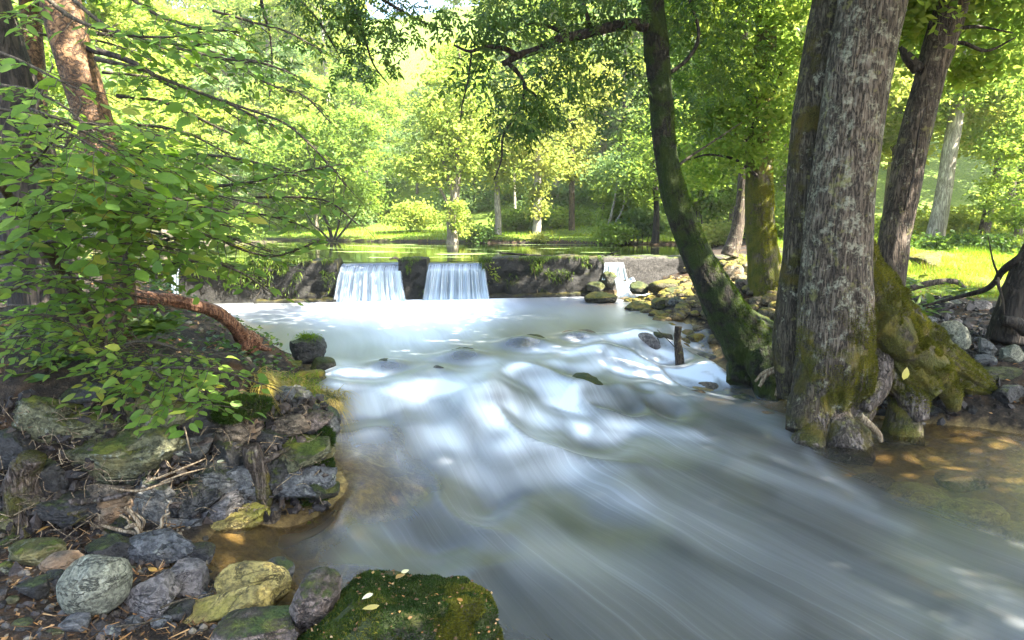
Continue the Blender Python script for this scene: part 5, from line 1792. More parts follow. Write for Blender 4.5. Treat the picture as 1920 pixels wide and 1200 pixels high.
r_ = np.random.default_rng(440)
for k, (cx, cy, rx, ry, Y, mt_, lab) in enumerate([(640, 400, 60, 26, 40, 'leaf_far_cool', 'cool green thicket behind the many-stemmed willow'), (720, 392, 50, 26, 42, 'leaf_far', 'bushy thicket above the sunlit hedge at left'), (850, 385, 50, 28, 42, 'leaf_far_cool', 'shaded thicket right behind the crooked tree'),
                                                   (910, 378, 50, 30, 43, 'leaf_far_cool', 'shaded thicket behind the pale bare trunk'), (975, 372, 46, 28, 43, 'leaf_far', 'thicket behind the thin pale stem'), (1090, 375, 50, 30, 42, 'leaf_far_cool', 'dark thicket right of the yellowing birch'),
                                                   (1140, 350, 56, 40, 40, 'leaf_far', 'tall thicket above the white sapling'), (1215, 360, 50, 46, 38, 'leaf_far_cool', 'cool thicket just left of the leaning ash'), (560, 390, 60, 34, 42, 'leaf_far', 'thicket at the left end of the far lawn'), (1290, 380, 50, 50, 33, 'leaf_far', 'thicket seen just right of the leaning ash trunk')]):
    bush('thicket', lab, cx, cy, rx, ry, Y, 26, 2600, mt_, 450 + k, leaf=.2, cr=.7, dY=1.2, group='thickets on the slope behind the far lawn')

# ------------------------------------------------------------------ stones
def hit(px, py, y0=2.0, y1=30.0):
    """distance at which the sight line through a photo pixel meets the ground"""
    Ys = np.arange(y0, y1, .03)
    P = CAM + ray(px, py) * Ys[:, None]
    k = np.nonzero(P[:, 2] < z_ground(P[:, 0], P[:, 1]))[0]
    return Ys[k[0]] if len(k) else y1


def stone_px(name, cx, cy, w, h, Y, mat, seed, thick=None, roll=0.0, label=None, cat=None, group=None, parent=None, sub=4, facets=7, boxy=3.0, rough=.10, fine=.035, depth=.78, yaw=0.0, pitch=None, strata=0.0, sink=0.0, land=False):
    """a stone of the given photo size standing at distance Y"""
    if land:
        Y = hit(cx, cy + h * .40) + .02
    wm, hm = m_of(w, Y), m_of(h, Y)
    tm = thick if thick is not None else .8 * min(wm, 1.6 * hm)
    V, Fc = rock_shape((wm, tm, hm), seed, sub, facets, boxy, rough, fine, math.radians(roll), math.radians(yaw), math.radians(TH * 57.3 * .5 if pitch is None else pitch), depth, strata)
    c = at(cx, cy, Y) + np.array([0, tm * (.10 if land else .28), -sink])
    V = V + c
    o = mk(name, V, Fc, M[mat], parent)
    if parent is None:
        recentre(o)
        tag(o, label, cat or 'rock', group)
    elif label:
        o['label'] = label
    return o, V, Fc


# ---- the dry stone bank at the left
bank = thing('stone_bank', 'old dry stone wall of mossy blocks holding up the left bank', 'stone wall', at(260, 1000, 4.5))
WALL_STONES = [  # cx, cy, w, h, Y, material, roll, boxy, seed, label
    (105, 795, 195, 86, 4.42, 'stone_green', 6, 3.5, 501, 'green weathered block with a dark hole'),
    (275, 778, 160, 82, 4.52, 'stone_green', -3, 3.2, 502, 'rounded green block beside the block with a hole'),
    (200, 870, 246, 100, 4.46, 'stone_green', -5, 6.0, 503, 'long green block with a split end'),
    (372, 800, 70, 70, 4.62, 'stone_dark', 10, 3, 504, None),
    (440, 815, 90, 70, 4.68, 'stone_brown', -10, 2.6, 505, None),
    (345, 850, 90, 46, 4.62, 'stone_grey', -6, 4, 506, None),
    (556, 862, 120, 72, 4.95, 'stone_green', -14, 3.2, 507, 'pale green stone at the corner by the water'),
    (562, 915, 118, 58, 4.98, 'stone_blue', -4, 4, 508, 'dark blue stone low at the corner'),
    (598, 925, 60, 50, 5.0, 'stone_moss_dark', 0, 2.5, 509, None),
    (508, 905, 50, 70, 4.86, 'stone_dark', 15, 3, 510, None),
    (395, 900, 105, 80, 4.66, 'stone_grey', 8, 3, 511, None),
    (448, 920, 80, 80, 4.74, 'stone_blue', -18, 3.4, 512, None),
    (205, 955, 110, 78, 4.52, 'stone_brown', 10, 3, 513, 'brownish stone tangled in pale roots'),
    (280, 945, 90, 84, 4.56, 'stone_grey', 0, 3, 514, None),
    (350, 945, 120, 62, 4.6, 'stone_dark', -20, 4, 515, None),
    (425, 990, 150, 46, 4.55, 'stone_yellow', -21, 6, 516, 'long yellow flat stone slanting to the water'),
    (402, 968, 110, 52, 4.68, 'stone_purple', -22, 5, 517, None),
    (292, 1022, 150, 66, 4.42, 'stone_blue', -6, 3.6, 518, 'smooth grey slab at the foot of the wall'),
    (210, 1010, 90, 60, 4.40, 'stone_dark', -14, 3, 519, None),
    (120, 965, 110, 60, 4.42, 'stone_dark', 8, 3, 520, None),
    (60, 910, 90, 80, 4.42, 'stone_dark', 0, 2.6, 521, None),
    (22, 850, 80, 80, 4.40, 'stone_dark', 0, 2.6, 522, None),
    (8, 985, 34, 46, 4.3, 'stone_green', 0, 2.6, 523, None),
    (8, 1028, 34, 34, 4.25, 'stone_green', 0, 2.6, 524, None),
    (500, 830, 60, 50, 4.85, 'stone_dark', 5, 3, 525, None),
    (545, 800, 70, 40, 4.98, 'stone_brown', -8, 4, 526, None),
    (590, 792, 56, 36, 5.05, 'stone_pink', -6, 3.4, 527, None),
    (420, 860, 60, 60, 4.74, 'stone_dark', 0, 3, 528, None),
    (300, 735, 90, 40, 4.75, 'stone_dark', 0, 3, 529, None),
    (470, 770, 80, 44, 4.95, 'stone_moss_dark', 0, 2.6, 530, None),
    (160, 740, 90, 30, 4.7, 'stone_dark', 0, 3, 531, None),
    (330, 1000, 60, 40, 4.5, 'stone_grey', -30, 3, 532, None),
    (480, 885, 46, 60, 4.8, 'stone_purple', 0, 3, 533, None),
]
hole = None
for cx, cy, w, h, Y, mt_, roll, bx_, sd, lab in WALL_STONES:
    big_ = w > 90
    Y = 4.05 + .45 * min(1, max(0, (1040 - cy) / 290)) + .55 * cx / 600
    o, V, Fc = stone_px('stone', cx, cy, w * 1.14, h * 1.2, Y, mt_, sd, roll=roll, label=lab, parent=bank, sub=5, boxy=bx_, rough=.13, fine=.06, facets=11, depth=.80 if bx_ > 4 else .70, thick=.34 if big_ else .26)
    if sd == 501:
        me = o.data                                     # the hole worn through its face
        n = len(me.vertices)
        co = np.empty(n * 3, np.float32)
        me.vertices.foreach_get('co', co)
        co = co.reshape(-1, 3)
        c0 = at(103, 787, Y - .1) - np.array(world_loc(bank))
        q = np.hypot(co[:, 0] - c0[0], co[:, 2] - c0[2])
        front = co[:, 1] < c0[1] + .15
        co[:, 1] += np.where(front, .18 * np.exp(-(q / .034) ** 4), 0)
        me.vertices.foreach_set('co', co.ravel())
        me.update()
r_ = np.random.default_rng(555)
for k in range(76):
    cx, cy = (r_.uniform(-20, 610) if k < 58 else r_.uniform(-260, -20)), r_.uniform(750, 1045)
    if cx > 380 and cy > 985 - (cx - 380) * .12:
        continue
    Y = 4.05 + .45 * min(1, max(0, (1040 - cy) / 290)) + .55 * cx / 600 + .10
    w = r_.uniform(50, 105)
    stone_px('stone', cx, cy, w, w * r_.uniform(.45, .8), Y, ['stone_dark', 'stone_dark', 'stone_brown', 'stone_grey', 'stone_blue'][k % 5], 560 + k, roll=r_.uniform(-20, 20), parent=bank, rough=.14, fine=.07, facets=11, depth=.68, thick=.26)
# crumbling earth and fine rootlets between the stones
def clods(g, r, P, lo, hi):
    iv_, if_1 = ico(1)
    for p in P:
        s_ = lo + (hi - lo) * r.uniform() ** 2
        g.add(iv_ * (s_ * r.uniform(.5, 1.3, 3)) * (1 + .35 * r.normal(size=(len(iv_), 1))) + p, if_1, np.full(len(if_1), np.clip(r.normal(.38, .24), 0, 1)))


g = Geo()
pts = []
while len(pts) < 2600:
    cx, cy = r_.uniform(-25, 615), r_.uniform(742, 1050)
    if cx > 380 and cy > 985 - (cx - 380) * .12:
        continue
    Y = 4.05 + .45 * min(1, max(0, (1040 - cy) / 290)) + .55 * cx / 600
    pts.append(at(cx, cy, Y + r_.uniform(-.02, .16)))
clods(g, r_, pts, .008, .042)
g.build('earth', M['soil'], bank, smooth=False)['kind'] = 'stuff'
g = Geo()
for k in range(330):
    cx, cy = r_.uniform(-10, 600), r_.uniform(745, 1040)
    if cx > 380 and cy > 970 - (cx - 380) * .12:
        continue
    Y = 4.05 + .45 * min(1, max(0, (1040 - cy) / 290)) + .55 * cx / 600 - .03
    p = at(cx, cy, Y)
    d = unit(np.array([r_.normal(0, 1), r_.normal(0, .25), r_.normal(-.3, .6)])) * r_.uniform(.05, .22)
    b_ = r_.normal(0, .03, 3)
    add_tube(g, [p, p + d * .5 + b_, p + d], [.0035, .0025, .001], seg=4, n=7, cap=False, col=r_.uniform())
g.build('rootlets', M['pale_root'], bank)['kind'] = 'stuff'
# cushions of moss on the corner stones
g = Geo()
r_ = np.random.default_rng(520)
for cx, cy, w, h, Y, sd in [(606, 822, 40, 46, 5.0, 1), (606, 872, 36, 30, 5.0, 2), (572, 925, 100, 44, 4.9, 3), (455, 762, 110, 40, 4.85, 4), (430, 775, 60, 30, 4.75, 6), (600, 845, 30, 26, 5.0, 8)]:
    V, Fc = rock_shape((m_of(w, Y), .16, m_of(h, Y)), 540 + sd, 3, 3, 2.2, .12, .05)
    V = V + at(cx, cy, Y)
    fur(g, V, Fc, 3200, .026, r_, up=.5)
o = g.build('moss', M['moss_dark'], bank, smooth=False)
o['kind'] = 'stuff'


def loose_root(parent, pts, Y, rpx, mat='pale_root', seed=1, seg=8, name='root', label=None, amp=.22):
    return root(parent, pts, Y, rpx, mat, seed, seg=seg, amp=amp, nsc=9, ridges=.05, name=name, label=label)


loose_root(bank, [(60, 855), (48, 900), (62, 935), (100, 942), (160, 940), (215, 932), (270, 915)], [4.25, 4.32], (24, 22, 19, 9, 6, 5, 3), 'bark_root', 1, 16, label='knobby root along the wall foot')
loose_root(bank, [(40, 870), (25, 920), (40, 985), (70, 1030), (130, 1035), (180, 1010)], [4.2, 4.3], (18, 17, 20, 20, 15, 9), 'bark_root', 2, 16)
loose_root(bank, [(470, 835), (478, 870), (492, 905), (496, 940), (498, 965)], [4.68, 4.72], (15, 20, 17, 13, 9), 'bark_root', 3, 16, label='knobby reddish root between the corner stones')
loose_root(bank, [(485, 870), (505, 858), (520, 852), (545, 838)], [4.68, 4.78], (10, 8, 6, 3), 'bark_root', 4)
for k, (p, rp, Y) in enumerate([
    ([(236, 990), (252, 985), (262, 1005), (244, 1030), (240, 1052)], (4, 4.5, 4.5, 3.5, 2), 4.22), ([(190, 985), (230, 995), (270, 1000), (300, 990), (305, 970), (318, 962)], (3, 4, 4.5, 4, 3, 2), 4.26),
    ([(235, 950), (250, 965), (262, 985), (266, 1005)], (3, 4, 4, 2), 4.24), ([(225, 965), (240, 975), (243, 992)], (2, 2, 1), 4.24), ([(252, 960), (270, 978), (262, 998)], (2, 3, 2), 4.24),
    ([(90, 965), (130, 962), (160, 975)], (4, 4, 2), 4.25), ([(60, 975), (100, 968), (140, 962), (165, 955)], (3, 4, 4, 3), 4.24), ([(110, 1000), (140, 980), (165, 965)], (3, 3, 2), 4.24),
    ([(270, 905), (300, 895), (350, 875), (385, 860)], (2, 2.5, 2.5, 1.4), 4.36), ([(300, 905), (340, 890), (385, 878)], (1.5, 2, 1.2), 4.36), ([(345, 800), (352, 825), (358, 850)], (1.6, 1.6, 1), 4.4),
    ([(205, 915), (260, 920), (310, 905), (325, 900)], (2, 3, 2.5, 1.5), 4.3)]):
    loose_root(bank, p, Y, rp, 'pale_root' if k not in (5, 6, 7) else 'bark_root', 10 + k, 7)

# ---- loose rocks of the left shore
LR = 'loose rocks on the left shore'


def rock(name, label, cx, cy, w, h, Y, mat, seed, group=None, **k):
    return stone_px(name, cx, cy, w, h, Y, mat, seed, label=label, group=group, **{'land': True, **k})


rock('boulder', 'smooth olive-grey boulder alone on the litter at the bottom left', 172, 1102, 128, 120, 3.62, 'stone_boulder', 601, LR, sub=5, boxy=2.4, facets=6, rough=.07, fine=.02, thick=.32, depth=.86)
rock('rock', 'purple-grey angular rock just right of the olive-grey boulder', 272, 1122, 116, 72, 3.66, 'stone_purple', 602, LR, sub=5, roll=-14, facets=10, depth=.66, thick=.24)
rock('rock', 'dull pinkish squarish rock between the slab and the yellow rock', 350, 1090, 72, 66, 3.85, 'stone_purple', 603, LR, sub=5, facets=8, boxy=4, thick=.22)
rock('rock', 'long yellow-green slanting rock pointing left at the bottom edge', 396, 1166, 250, 78, 3.30, 'stone_yellow', 604, LR, land=False, sub=5, roll=-17, facets=9, boxy=2.6, depth=.7, thick=.28)
rock('rock', 'knobbly yellow-topped rock above the slanting yellow rock', 460, 1118, 150, 90, 3.46, 'stone_yellow', 605, LR, land=False, sub=5, roll=10, facets=8, thick=.30)
rock('rock', 'rough pinkish bark-like rock leaning on the mossy boulder at the bottom', 580, 1150, 90, 150, 3.12, 'stone_pink', 606, LR, land=False, sub=5, roll=24, facets=6, rough=.16, fine=.07, thick=.3)
rock('rock', 'pale grey rock cut off by the bottom edge under the yellow rocks', 470, 1206, 190, 60, 3.0, 'stone_pink', 607, LR, land=False, sub=5, facets=6, thick=.3)
rock('rock', 'small grey-brown stone between the yellow rocks and the pinkish rock', 520, 1075, 60, 42, 3.7, 'stone_grey', 608, LR, land=False, sub=4)
rock('rock', 'smooth dark grey slab lying at the wall foot above the pinkish squarish rock', 300, 1030, 160, 66, 4.0, 'stone_blue', 611, LR, sub=5, roll=-6, facets=9, thick=.24)
rock('rock', 'dark knobbly rock at the wall foot right above the olive-grey boulder', 205, 1030, 96, 56, 4.0, 'stone_dark', 612, LR, sub=5, roll=10, facets=9, thick=.2)
rock('rock', 'greenish flat rock at the left end of the wall foot', 60, 1040, 110, 48, 4.0, 'stone_green', 613, LR, sub=5, facets=9, thick=.2)
rock('rock', 'brown flat rock between the wall foot and the left edge of the boulder', 118, 1060, 90, 40, 4.0, 'stone_brown', 614, LR, sub=5, facets=9, thick=.18)
rock('rock', 'small dark rock at the inlet edge left of the long yellow wall stone', 372, 1040, 60, 40, 4.0, 'stone_dark', 615, LR, sub=4, facets=9, thick=.16)
small = [(24, 1126, 24, 22, 'olive'), (140, 1172, 60, 40, 'slate'), (205, 1188, 40, 26, 'slate'), (250, 1170, 40, 26, 'slate'), (62, 1105, 60, 44, 'dark'), (100, 1085, 40, 30, 'dark'), (330, 1150, 70, 36, 'dark'), (12, 1068, 30, 30, 'olive'),
         (300, 1170, 44, 26, 'slate'), (42, 1175, 44, 26, 'dark'), (100, 1190, 40, 24, 'olive'), (240, 1070, 26, 18, 'dark'), (375, 1120, 30, 22, 'slate')]
sl = {'olive': 'stone_green', 'slate': 'stone_blue', 'dark': 'stone_dark'}
SLAB = ['small olive pebble at the left edge of the litter', 'blue-grey stone wedged just below the big olive-grey boulder', 'small slate stone at the bottom edge under the boulder', 'small slate stone tucked under the purple-grey rock', 'dark wet stone left of the olive-grey boulder',
        'little dark stone above and left of the olive-grey boulder', 'dark stone between the purple-grey rock and the slanting yellow rock', 'mossy pebble at the left edge by the wall foot', 'flat slate stone left of the tip of the slanting yellow rock',
        'dark flat stone in the litter at the lower left corner', 'olive pebble at the bottom edge left of the slate stones', 'tiny dark stone between the boulder and the wall slab', 'little slate stone above the knobbly yellow rock']
for k, (cx, cy, w, h, kind) in enumerate(small):
    p = atz(cx, cy, .14)
    rock('small_stone', SLAB[k], cx, cy, w, h, p[1], sl[kind], 620 + k, 'small stones in the litter', sub=3, thick=m_of(w, p[1]) * .8)

# the big mossy boulder at the bottom
mb = thing('mossy_boulder', 'large dark-moss-covered boulder at the bottom edge of the stream', 'boulder', at(720, 1190, 3.1))
V, Fc = rock_shape((m_of(450, 3.1), 1.15, .92), 641, 6, 8, 2.9, .18, .035, depth=.80, roll=.12)
V = V + np.array([-.62, 3.05, .02])
fz = sstep(V[:, 0], -1.15, -.9)
mk('rock', V, Fc, M['stone_moss_dark'], mb)
r_ = np.random.default_rng(641)
g, g2 = Geo(), Geo()
fur(g, V, Fc, 80000, .0125, r_, lean=1.3, width=.22, mask=lambda c, n: (n[:, 2] > -.35) * (fbm(c * 4.5, 3, 2) < .10 + .25 * (c[:, 0] < -.55)) * (fbm(c * 9, 3, 12) > -.30) * (sstep(c[:, 0] + .3 * c[:, 2], -1.22, -1.08)), up=.5)
fur(g2, V, Fc, 46000, .014, r_, lean=1.3, width=.22, mask=lambda c, n: (n[:, 2] > -.35) * (fbm(c * 4.5, 3, 2) > -.02) * (sstep(c[:, 0] + .2 * c[:, 1], -.2, .35) + .12), up=.5)
g.build('moss', M['moss_dark'], mb, smooth=False)['kind'] = 'stuff'
o = g2.build('moss', M['moss_olive'], mb, smooth=False)
o['kind'] = 'stuff'
o['label'] = 'olive brown moss on the river side'
bould_V = V


# bits of dead leaf and twig caught in the moss
g = Geo()
T_ = tri_of(Fc)
c_ = V[T_].mean(1)
nn_ = np.cross(V[T_[:, 1]] - V[T_[:, 0]], V[T_[:, 2]] - V[T_[:, 0]])
ok_ = np.nonzero((unit(nn_)[:, 2] > .35))[0]
k_ = r_.choice(ok_, 420)
az_ = r_.uniform(0, 6.28, 420)
place_leaves(g, c_[k_] + unit(nn_[k_]) * .010, np.stack([np.cos(az_), np.sin(az_), r_.normal(0, .3, 420)], 1), unit(nn_[k_]) + r_.normal(0, .4, (420, 3)), r_.uniform(.008, .03, 420), r_.uniform(.1, 1, 420), LEAF_QUAD)
g.build('litter', M['litter'], mb, smooth=False)['kind'] = 'stuff'


def top_of(x, y, Vb=None, r=.06):
    q = np.hypot(Vb[:, 0] - x, Vb[:, 1] - y)
    return Vb[q < r][:, 2].max() if (q < r).any() else Vb[q.argmin(), 2]


FL = leaf_protos(M['fallen_leaf'], [leaf_template(.42, .08, .2), leaf_template(.5, -.05, .05)])


def fallen_leaf(label, p, size, seed, group='fallen leaves'):
    r = np.random.default_rng(seed)
    a = unit(np.array([r.normal(), r.normal(), .1]))
    n = unit(np.array([r.normal(0, .25), r.normal(0, .25) - .25, 1]))
    A, N_, B = frames(a[None], n[None])
    o = bpy.data.objects.new('fallen_leaf', FL[seed % 2])
    COL.objects.link(o)
    R = Matrix(((B[0, 0], A[0, 0], N_[0, 0]), (B[0, 1], A[0, 1], N_[0, 1]), (B[0, 2], A[0, 2], N_[0, 2])))
    o.matrix_world = Matrix.Translation(Vector(p)) @ (R.to_4x4() @ Matrix.Scale(size, 4))
    return tag(o, label, 'leaf', group)


def on_boulder(px, py):
    for Y in np.arange(2.4, 3.9, .02):
        p = at(px, py, Y)
        q = np.hypot(V[:, 0] - p[0], V[:, 1] - p[1])
        if q.min() < .05 and V[q < .05][:, 2].max() > p[2] - .004:
            return p + np.array([0, 0, .014])
    return at(px, py, 3.2)


for k, (px_, py_, s_, lab) in enumerate([(742, 1090, .085, 'yellow-green pointed leaf lying on top of the mossy boulder'), (752, 1078, .05, 'small pinkish leaf standing beside the yellow-green leaf on the boulder'), (868, 1132, .04, 'little green leaf on the right shoulder of the mossy boulder'),
                                         (698, 1080, .03, 'tiny pale leaf left of the yellow-green leaf on the boulder'), (700, 1118, .06, 'dull grey leaf pressed in the moss at the middle of the boulder'), (712, 1140, .08, 'narrow straw-coloured leaf low on the boulder')]):
    fallen_leaf(lab, on_boulder(px_, py_), s_, 650 + k, 'leaves on the mossy boulder')
for k, (px_, py_, z_, s_, lab) in enumerate([(94, 986, .30, .09, 'pale yellow leaf caught among the roots at the wall foot'), (295, 1078, .16, .07, 'fresh green leaf in the litter above the purple-grey rock'), (408, 868, .75, .08, 'yellow-green leaf stuck upright between the wall stones')]):
    p = atz(px_, py_, z_)
    p = at(px_, py_, min(p[1], 4.3)) if k != 1 else p + np.array([0, 0, .03])
    fallen_leaf(lab, p, s_, 660 + k, 'fallen leaves by the wall')
wl = thing('wet_leaf', 'pale wet leaf caught on the moss of the big tree foot', 'leaf', at(1700, 700, 6.45))
g = Geo()
place_leaves(g, np.array([at(1694, 712, 6.42)]), np.array([[.2, -.1, 1.0]]), np.array([[.1, -1, .1]]), np.array([.13]), np.array([.9]), leaf_template(.6, .1, .1))
g.build('leaf_blade', M['fallen_leaf'], wl)

# ---- litter, gravel, moss and twigs on the left shore
r_ = np.random.default_rng(700)
g = Geo()
n = 5200
x = r_.uniform(-3.9, -1.0, n)
y = r_.uniform(2.0, 4.35, n)
k = (x < XL(y) - .03) & (r_.uniform(size=n) < .55 + .5 * fbm2(x, y, 2.2, 3, 71))
x, y = x[k], y[k]
P = np.stack([x, y, z_ground(x, y) + r_.uniform(.002, .03, len(x))], 1)
az = r_.uniform(0, 6.28, len(x))
A = np.stack([np.cos(az), np.sin(az), r_.normal(0, .2, len(x))], 1)
N = np.stack([r_.normal(0, .3, len(x)), r_.normal(0, .3, len(x)), np.ones(len(x))], 1)
needle = (np.array([[-.05, 0, 0], [.05, 0, 0], [.03, 1, .08], [-.03, 1, .08]]), np.zeros((0, 3), int), np.array([[0, 1, 2, 3]]))
place_leaves(g, P, A, N, r_.uniform(.02, .10, len(x)), r_.uniform(0, 1, len(x)), needle)
sc_ = r_.uniform(size=len(x)) < .25
place_leaves(g, P[sc_], A[sc_], N[sc_], r_.uniform(.02, .05, sc_.sum()), r_.uniform(.1, .9, sc_.sum()), LEAF_QUAD)
# litter on the bank top and on the right bank under the trees
n = 9000
x = r_.uniform(-7, 9, n)
y = r_.uniform(4.6, 15, n)
z = z_ground(x, y)
k = (z > z_water0(x, y) + .06) & ((x < XL(y) - .05) | (x > XR(y) + .2))
x, y, z = x[k], y[k], z[k]
P = np.stack([x, y, z + r_.uniform(.002, .02, len(x))], 1)
az = r_.uniform(0, 6.28, len(x))
A = np.stack([np.cos(az), np.sin(az), r_.normal(0, .3, len(x))], 1)
N = np.stack([r_.normal(0, .4, len(x)), r_.normal(0, .4, len(x)), np.ones(len(x))], 1)
place_leaves(g, P, A, N, r_.uniform(.03, .085, len(x)), r_.uniform(0, 1, len(x)) ** 1.3, LEAF_QUAD)
g_ = Geo()
pts = []
while len(pts) < 1100:
    x1, y1 = r_.uniform(-3.9, -1.5), r_.uniform(2.4, 4.4)
    if x1 < float(XL(y1)) - .06:
        pts.append(np.array([x1, y1, zg(x1, y1)]))
clods(g_, r_, pts, .008, .045)
tag(g_.build('shore_earth', M['soil'], smooth=False), kind='stuff')
o = tag(g.build('leaf_litter', M['litter'], smooth=False), kind='stuff')
g = Geo()
iv, if_ = ico(1)
n = 1500
x = r_.uniform(-4.0, 7.5, n)
y = r_.uniform(2.2, 14.5, n)
near_ = r_.uniform(size=n) < .5
x = np.where(near_, r_.uniform(-3.9, -1.1, n), x)
y = np.where(near_, r_.uniform(2.2, 4.4, n), y)
z = z_ground(x, y)
k = (z > z_water0(x, y) - .04) & ((x < XL(y) + .05) | (x > XR(y) - .3)) & ~((y > 11.5) & (x > 5.5))
for xx, yy, zz in zip(x[k], y[k], z[k]):
    s_ = r_.uniform(.008, .030) * (1 if yy < 5 else 1.7)
    g.add(iv * s_ * r_.uniform(.6, 1.3, 3) * (1 + .3 * r_.normal(size=(len(iv), 1)) * .4) + np.array([xx, yy, zz]), if_, np.full(len(if_), r_.uniform()))
tag(g.build('gravel', M['gravel'], smooth=False), kind='stuff')

# twigs lying about
TW = 'dead twigs on the left shore'
for k, (p, z_, lab) in enumerate([([(215, 1175), (260, 1170), (310, 1158)], .2, 'straight dead twig in the litter below the purple-grey rock'), ([(300, 1140), (340, 1125), (400, 1112)], .25, 'thin dead twig pointing at the yellow rocks'), ([(55, 1150), (85, 1125), (115, 1100)], .16, 'short dead twig left of the boulder'),
                                  ([(0, 1110), (40, 1090), (90, 1085), (100, 1100)], .16, 'curved orange-brown root-like twig at the left edge')]):
    t_ = thing('twig', lab, 'twig', atz(*p[0], z_), TW)
    P = np.array([atz(a, b, z_) for a, b in p])
    V2, q, tt = tube(P, [.006, .005, .003], seg=6, n=14, amp=.2, nsc=20)
    mk('stick', V2, [q, tt], M['log' if k == 3 else 'twig'], t_)

# ---- grass tuft that hangs over the water at the left
tuft = thing('grass_tuft', 'golden dry grass tuft drooping over the water from the left bank', 'grass tuft', at(560, 750, 5.5))
V, Fc = rock_shape((m_of(165, 5.5), .5, m_of(46, 5.5)), 710, 4, 4, 2.2, .14, .05)
V = V + at(556, 752, min(hit(556, 752), 6.2)) + np.array([0, .1, -.03])
mk('turf', V, Fc, M['stone_moss_dark'], tuft)
r_ = np.random.default_rng(711)


def blades(g, r, P, dirs, L, wd, tone, droop=.6, k=4):
    """bent grass blades of k sections"""
    n = len(P)
    side = unit(np.cross(dirs, np.array([0, 0, 1.0]) + r.normal(0, .2, (n, 3))))
    pts = []
    for j in range(k + 1):
        f = j / k
        c = P + dirs * (L * f)[:, None] + np.array([0, 0, -1.0]) * (droop * L * f * f)[:, None]
        w = (wd * (1 - f * .92))[:, None] * side
        pts += [c - w, c + w]
    V_ = np.stack(pts, 1)
    m = 2 * (k + 1)
    Q_ = np.array([[2 * j, 2 * j + 1, 2 * j + 3, 2 * j + 2] for j in range(k)])
    g.add(V_.reshape(-1, 3), (Q_[None] + (np.arange(n) * m)[:, None, None]).reshape(-1, 4), np.repeat(tone, k))
    return g


g = Geo()
anchors = []
for k in range(90):
    a_ = r_.uniform()
    px_, py_ = 486 + 150 * a_ + r_.normal(0, 5), 722 + 34 * a_ + r_.normal(0, 11)
    anchors.append(at(px_, py_, min(hit(px_, py_ + 6), 6.4)) + np.array([0, -.03, .03]))
anchors = np.array(anchors)
n = 1900
P = anchors[r_.integers(0, len(anchors), n)] + r_.normal(0, .035, (n, 3)) * np.array([1, 1, .3])
D = unit(np.stack([r_.normal(.55, .5, n), r_.normal(-.25, .45, n), r_.uniform(.1, .9, n)], 1))
blades(g, r_, P, D, r_.uniform(.10, .30, n), r_.uniform(.0025, .0055, n), np.clip(r_.normal(.5, .25, n), 0, 1), .7)
n = 120
P = np.array([at(r_.uniform(590, 640), r_.uniform(745, 762), 5.45) for _ in range(n)])
D = unit(np.stack([r_.normal(.3, .3, n), r_.normal(-.3, .3, n), r_.uniform(-.5, .2, n)], 1))
blades(g, r_, P, D, r_.uniform(.15, .34, n), np.full(n, .0016), np.clip(r_.normal(.8, .15, n), 0, 1), 1.0)
g.build('blades', M['dry_grass'], tuft)['kind'] = 'stuff'
g = Geo()
n = 900
P = np.array([at(r_.uniform(470, 600), r_.uniform(700, 760), 5.7 + r_.uniform(-.2, .3)) for _ in range(n)])
D = unit(np.stack([r_.normal(.2, .6, n), r_.normal(-.2, .6, n), r_.uniform(.3, 1.2, n)], 1))
blades(g, r_, P, D, r_.uniform(.06, .16, n), np.full(n, .0025), np.clip(r_.normal(.4, .25, n), 0, 1), .5)
o = g.build('green_blades', M['grass'], tuft)
o['kind'] = 'stuff'

# ---- the broken red-brown log and the twig above the water
lg = thing('broken_log', 'reddish brown broken branch arching from the left bank down to the water', 'log', at(480, 655, 7.6))
P = pxl([(225, 556), (290, 560), (350, 568), (405, 585), (440, 612), (455, 636)], [6.2, 7.2])
V2, q, tt = tube(P, [m_of(v, 6.7) for v in (12, 11.5, 11, 11, 12, 13)], seg=28, n=70, amp=.14, nsc=6, ridges=.16, nridge=8, seed=72, stretch=.2)
mk('stem', V2, [q, tt], M['log'], lg)
V2, Fc = rock_shape((m_of(48, 7.2), .26, m_of(46, 7.2)), 721, 4, 9, 2.4, .22, .10, roll=.7, depth=.6)
mk('broken_end', V2 + at(468, 640, 7.2), Fc, M['log'], lg)
for k, (a, b, rr) in enumerate([((478, 645), (510, 656), 8), ((470, 650), (486, 664), 9), ((455, 640), (444, 652), 6)]):
    V2, q, tt = tube(pxl([a, ((a[0] + b[0]) / 2, (a[1] + b[1]) / 2 + 2), b], 7.2), [m_of(rr, 7.2), m_of(rr * .8, 7.2), m_of(rr * .35, 7.2)], seg=10, n=14, amp=.35, nsc=11, seed=73 + k)
    mk('splinter', V2, [q, tt], M['log'], lg)
st = thing('upright_stick', 'short dead stick standing upright in the rapids before the leaning ash', 'stick', at(1275, 675, 9.6))
V2, q, tt = tube(pxl([(1276, 690), (1273, 660), (1270, 635), (1272, 612)], 9.6), [m_of(v, 9.6) for v in (9, 8, 7, 7)], seg=12, n=30, amp=.22, nsc=9, seed=76)
mk('stick', V2, [q, tt], M['bark_brown'], st)
V2, q, tt = tube(pxl([(1273, 660), (1255, 640), (1232, 618)], 9.6), [.008, .006, .004], seg=6, n=10)
mk('side_twig', V2, [q, tt], M['twig'], st)

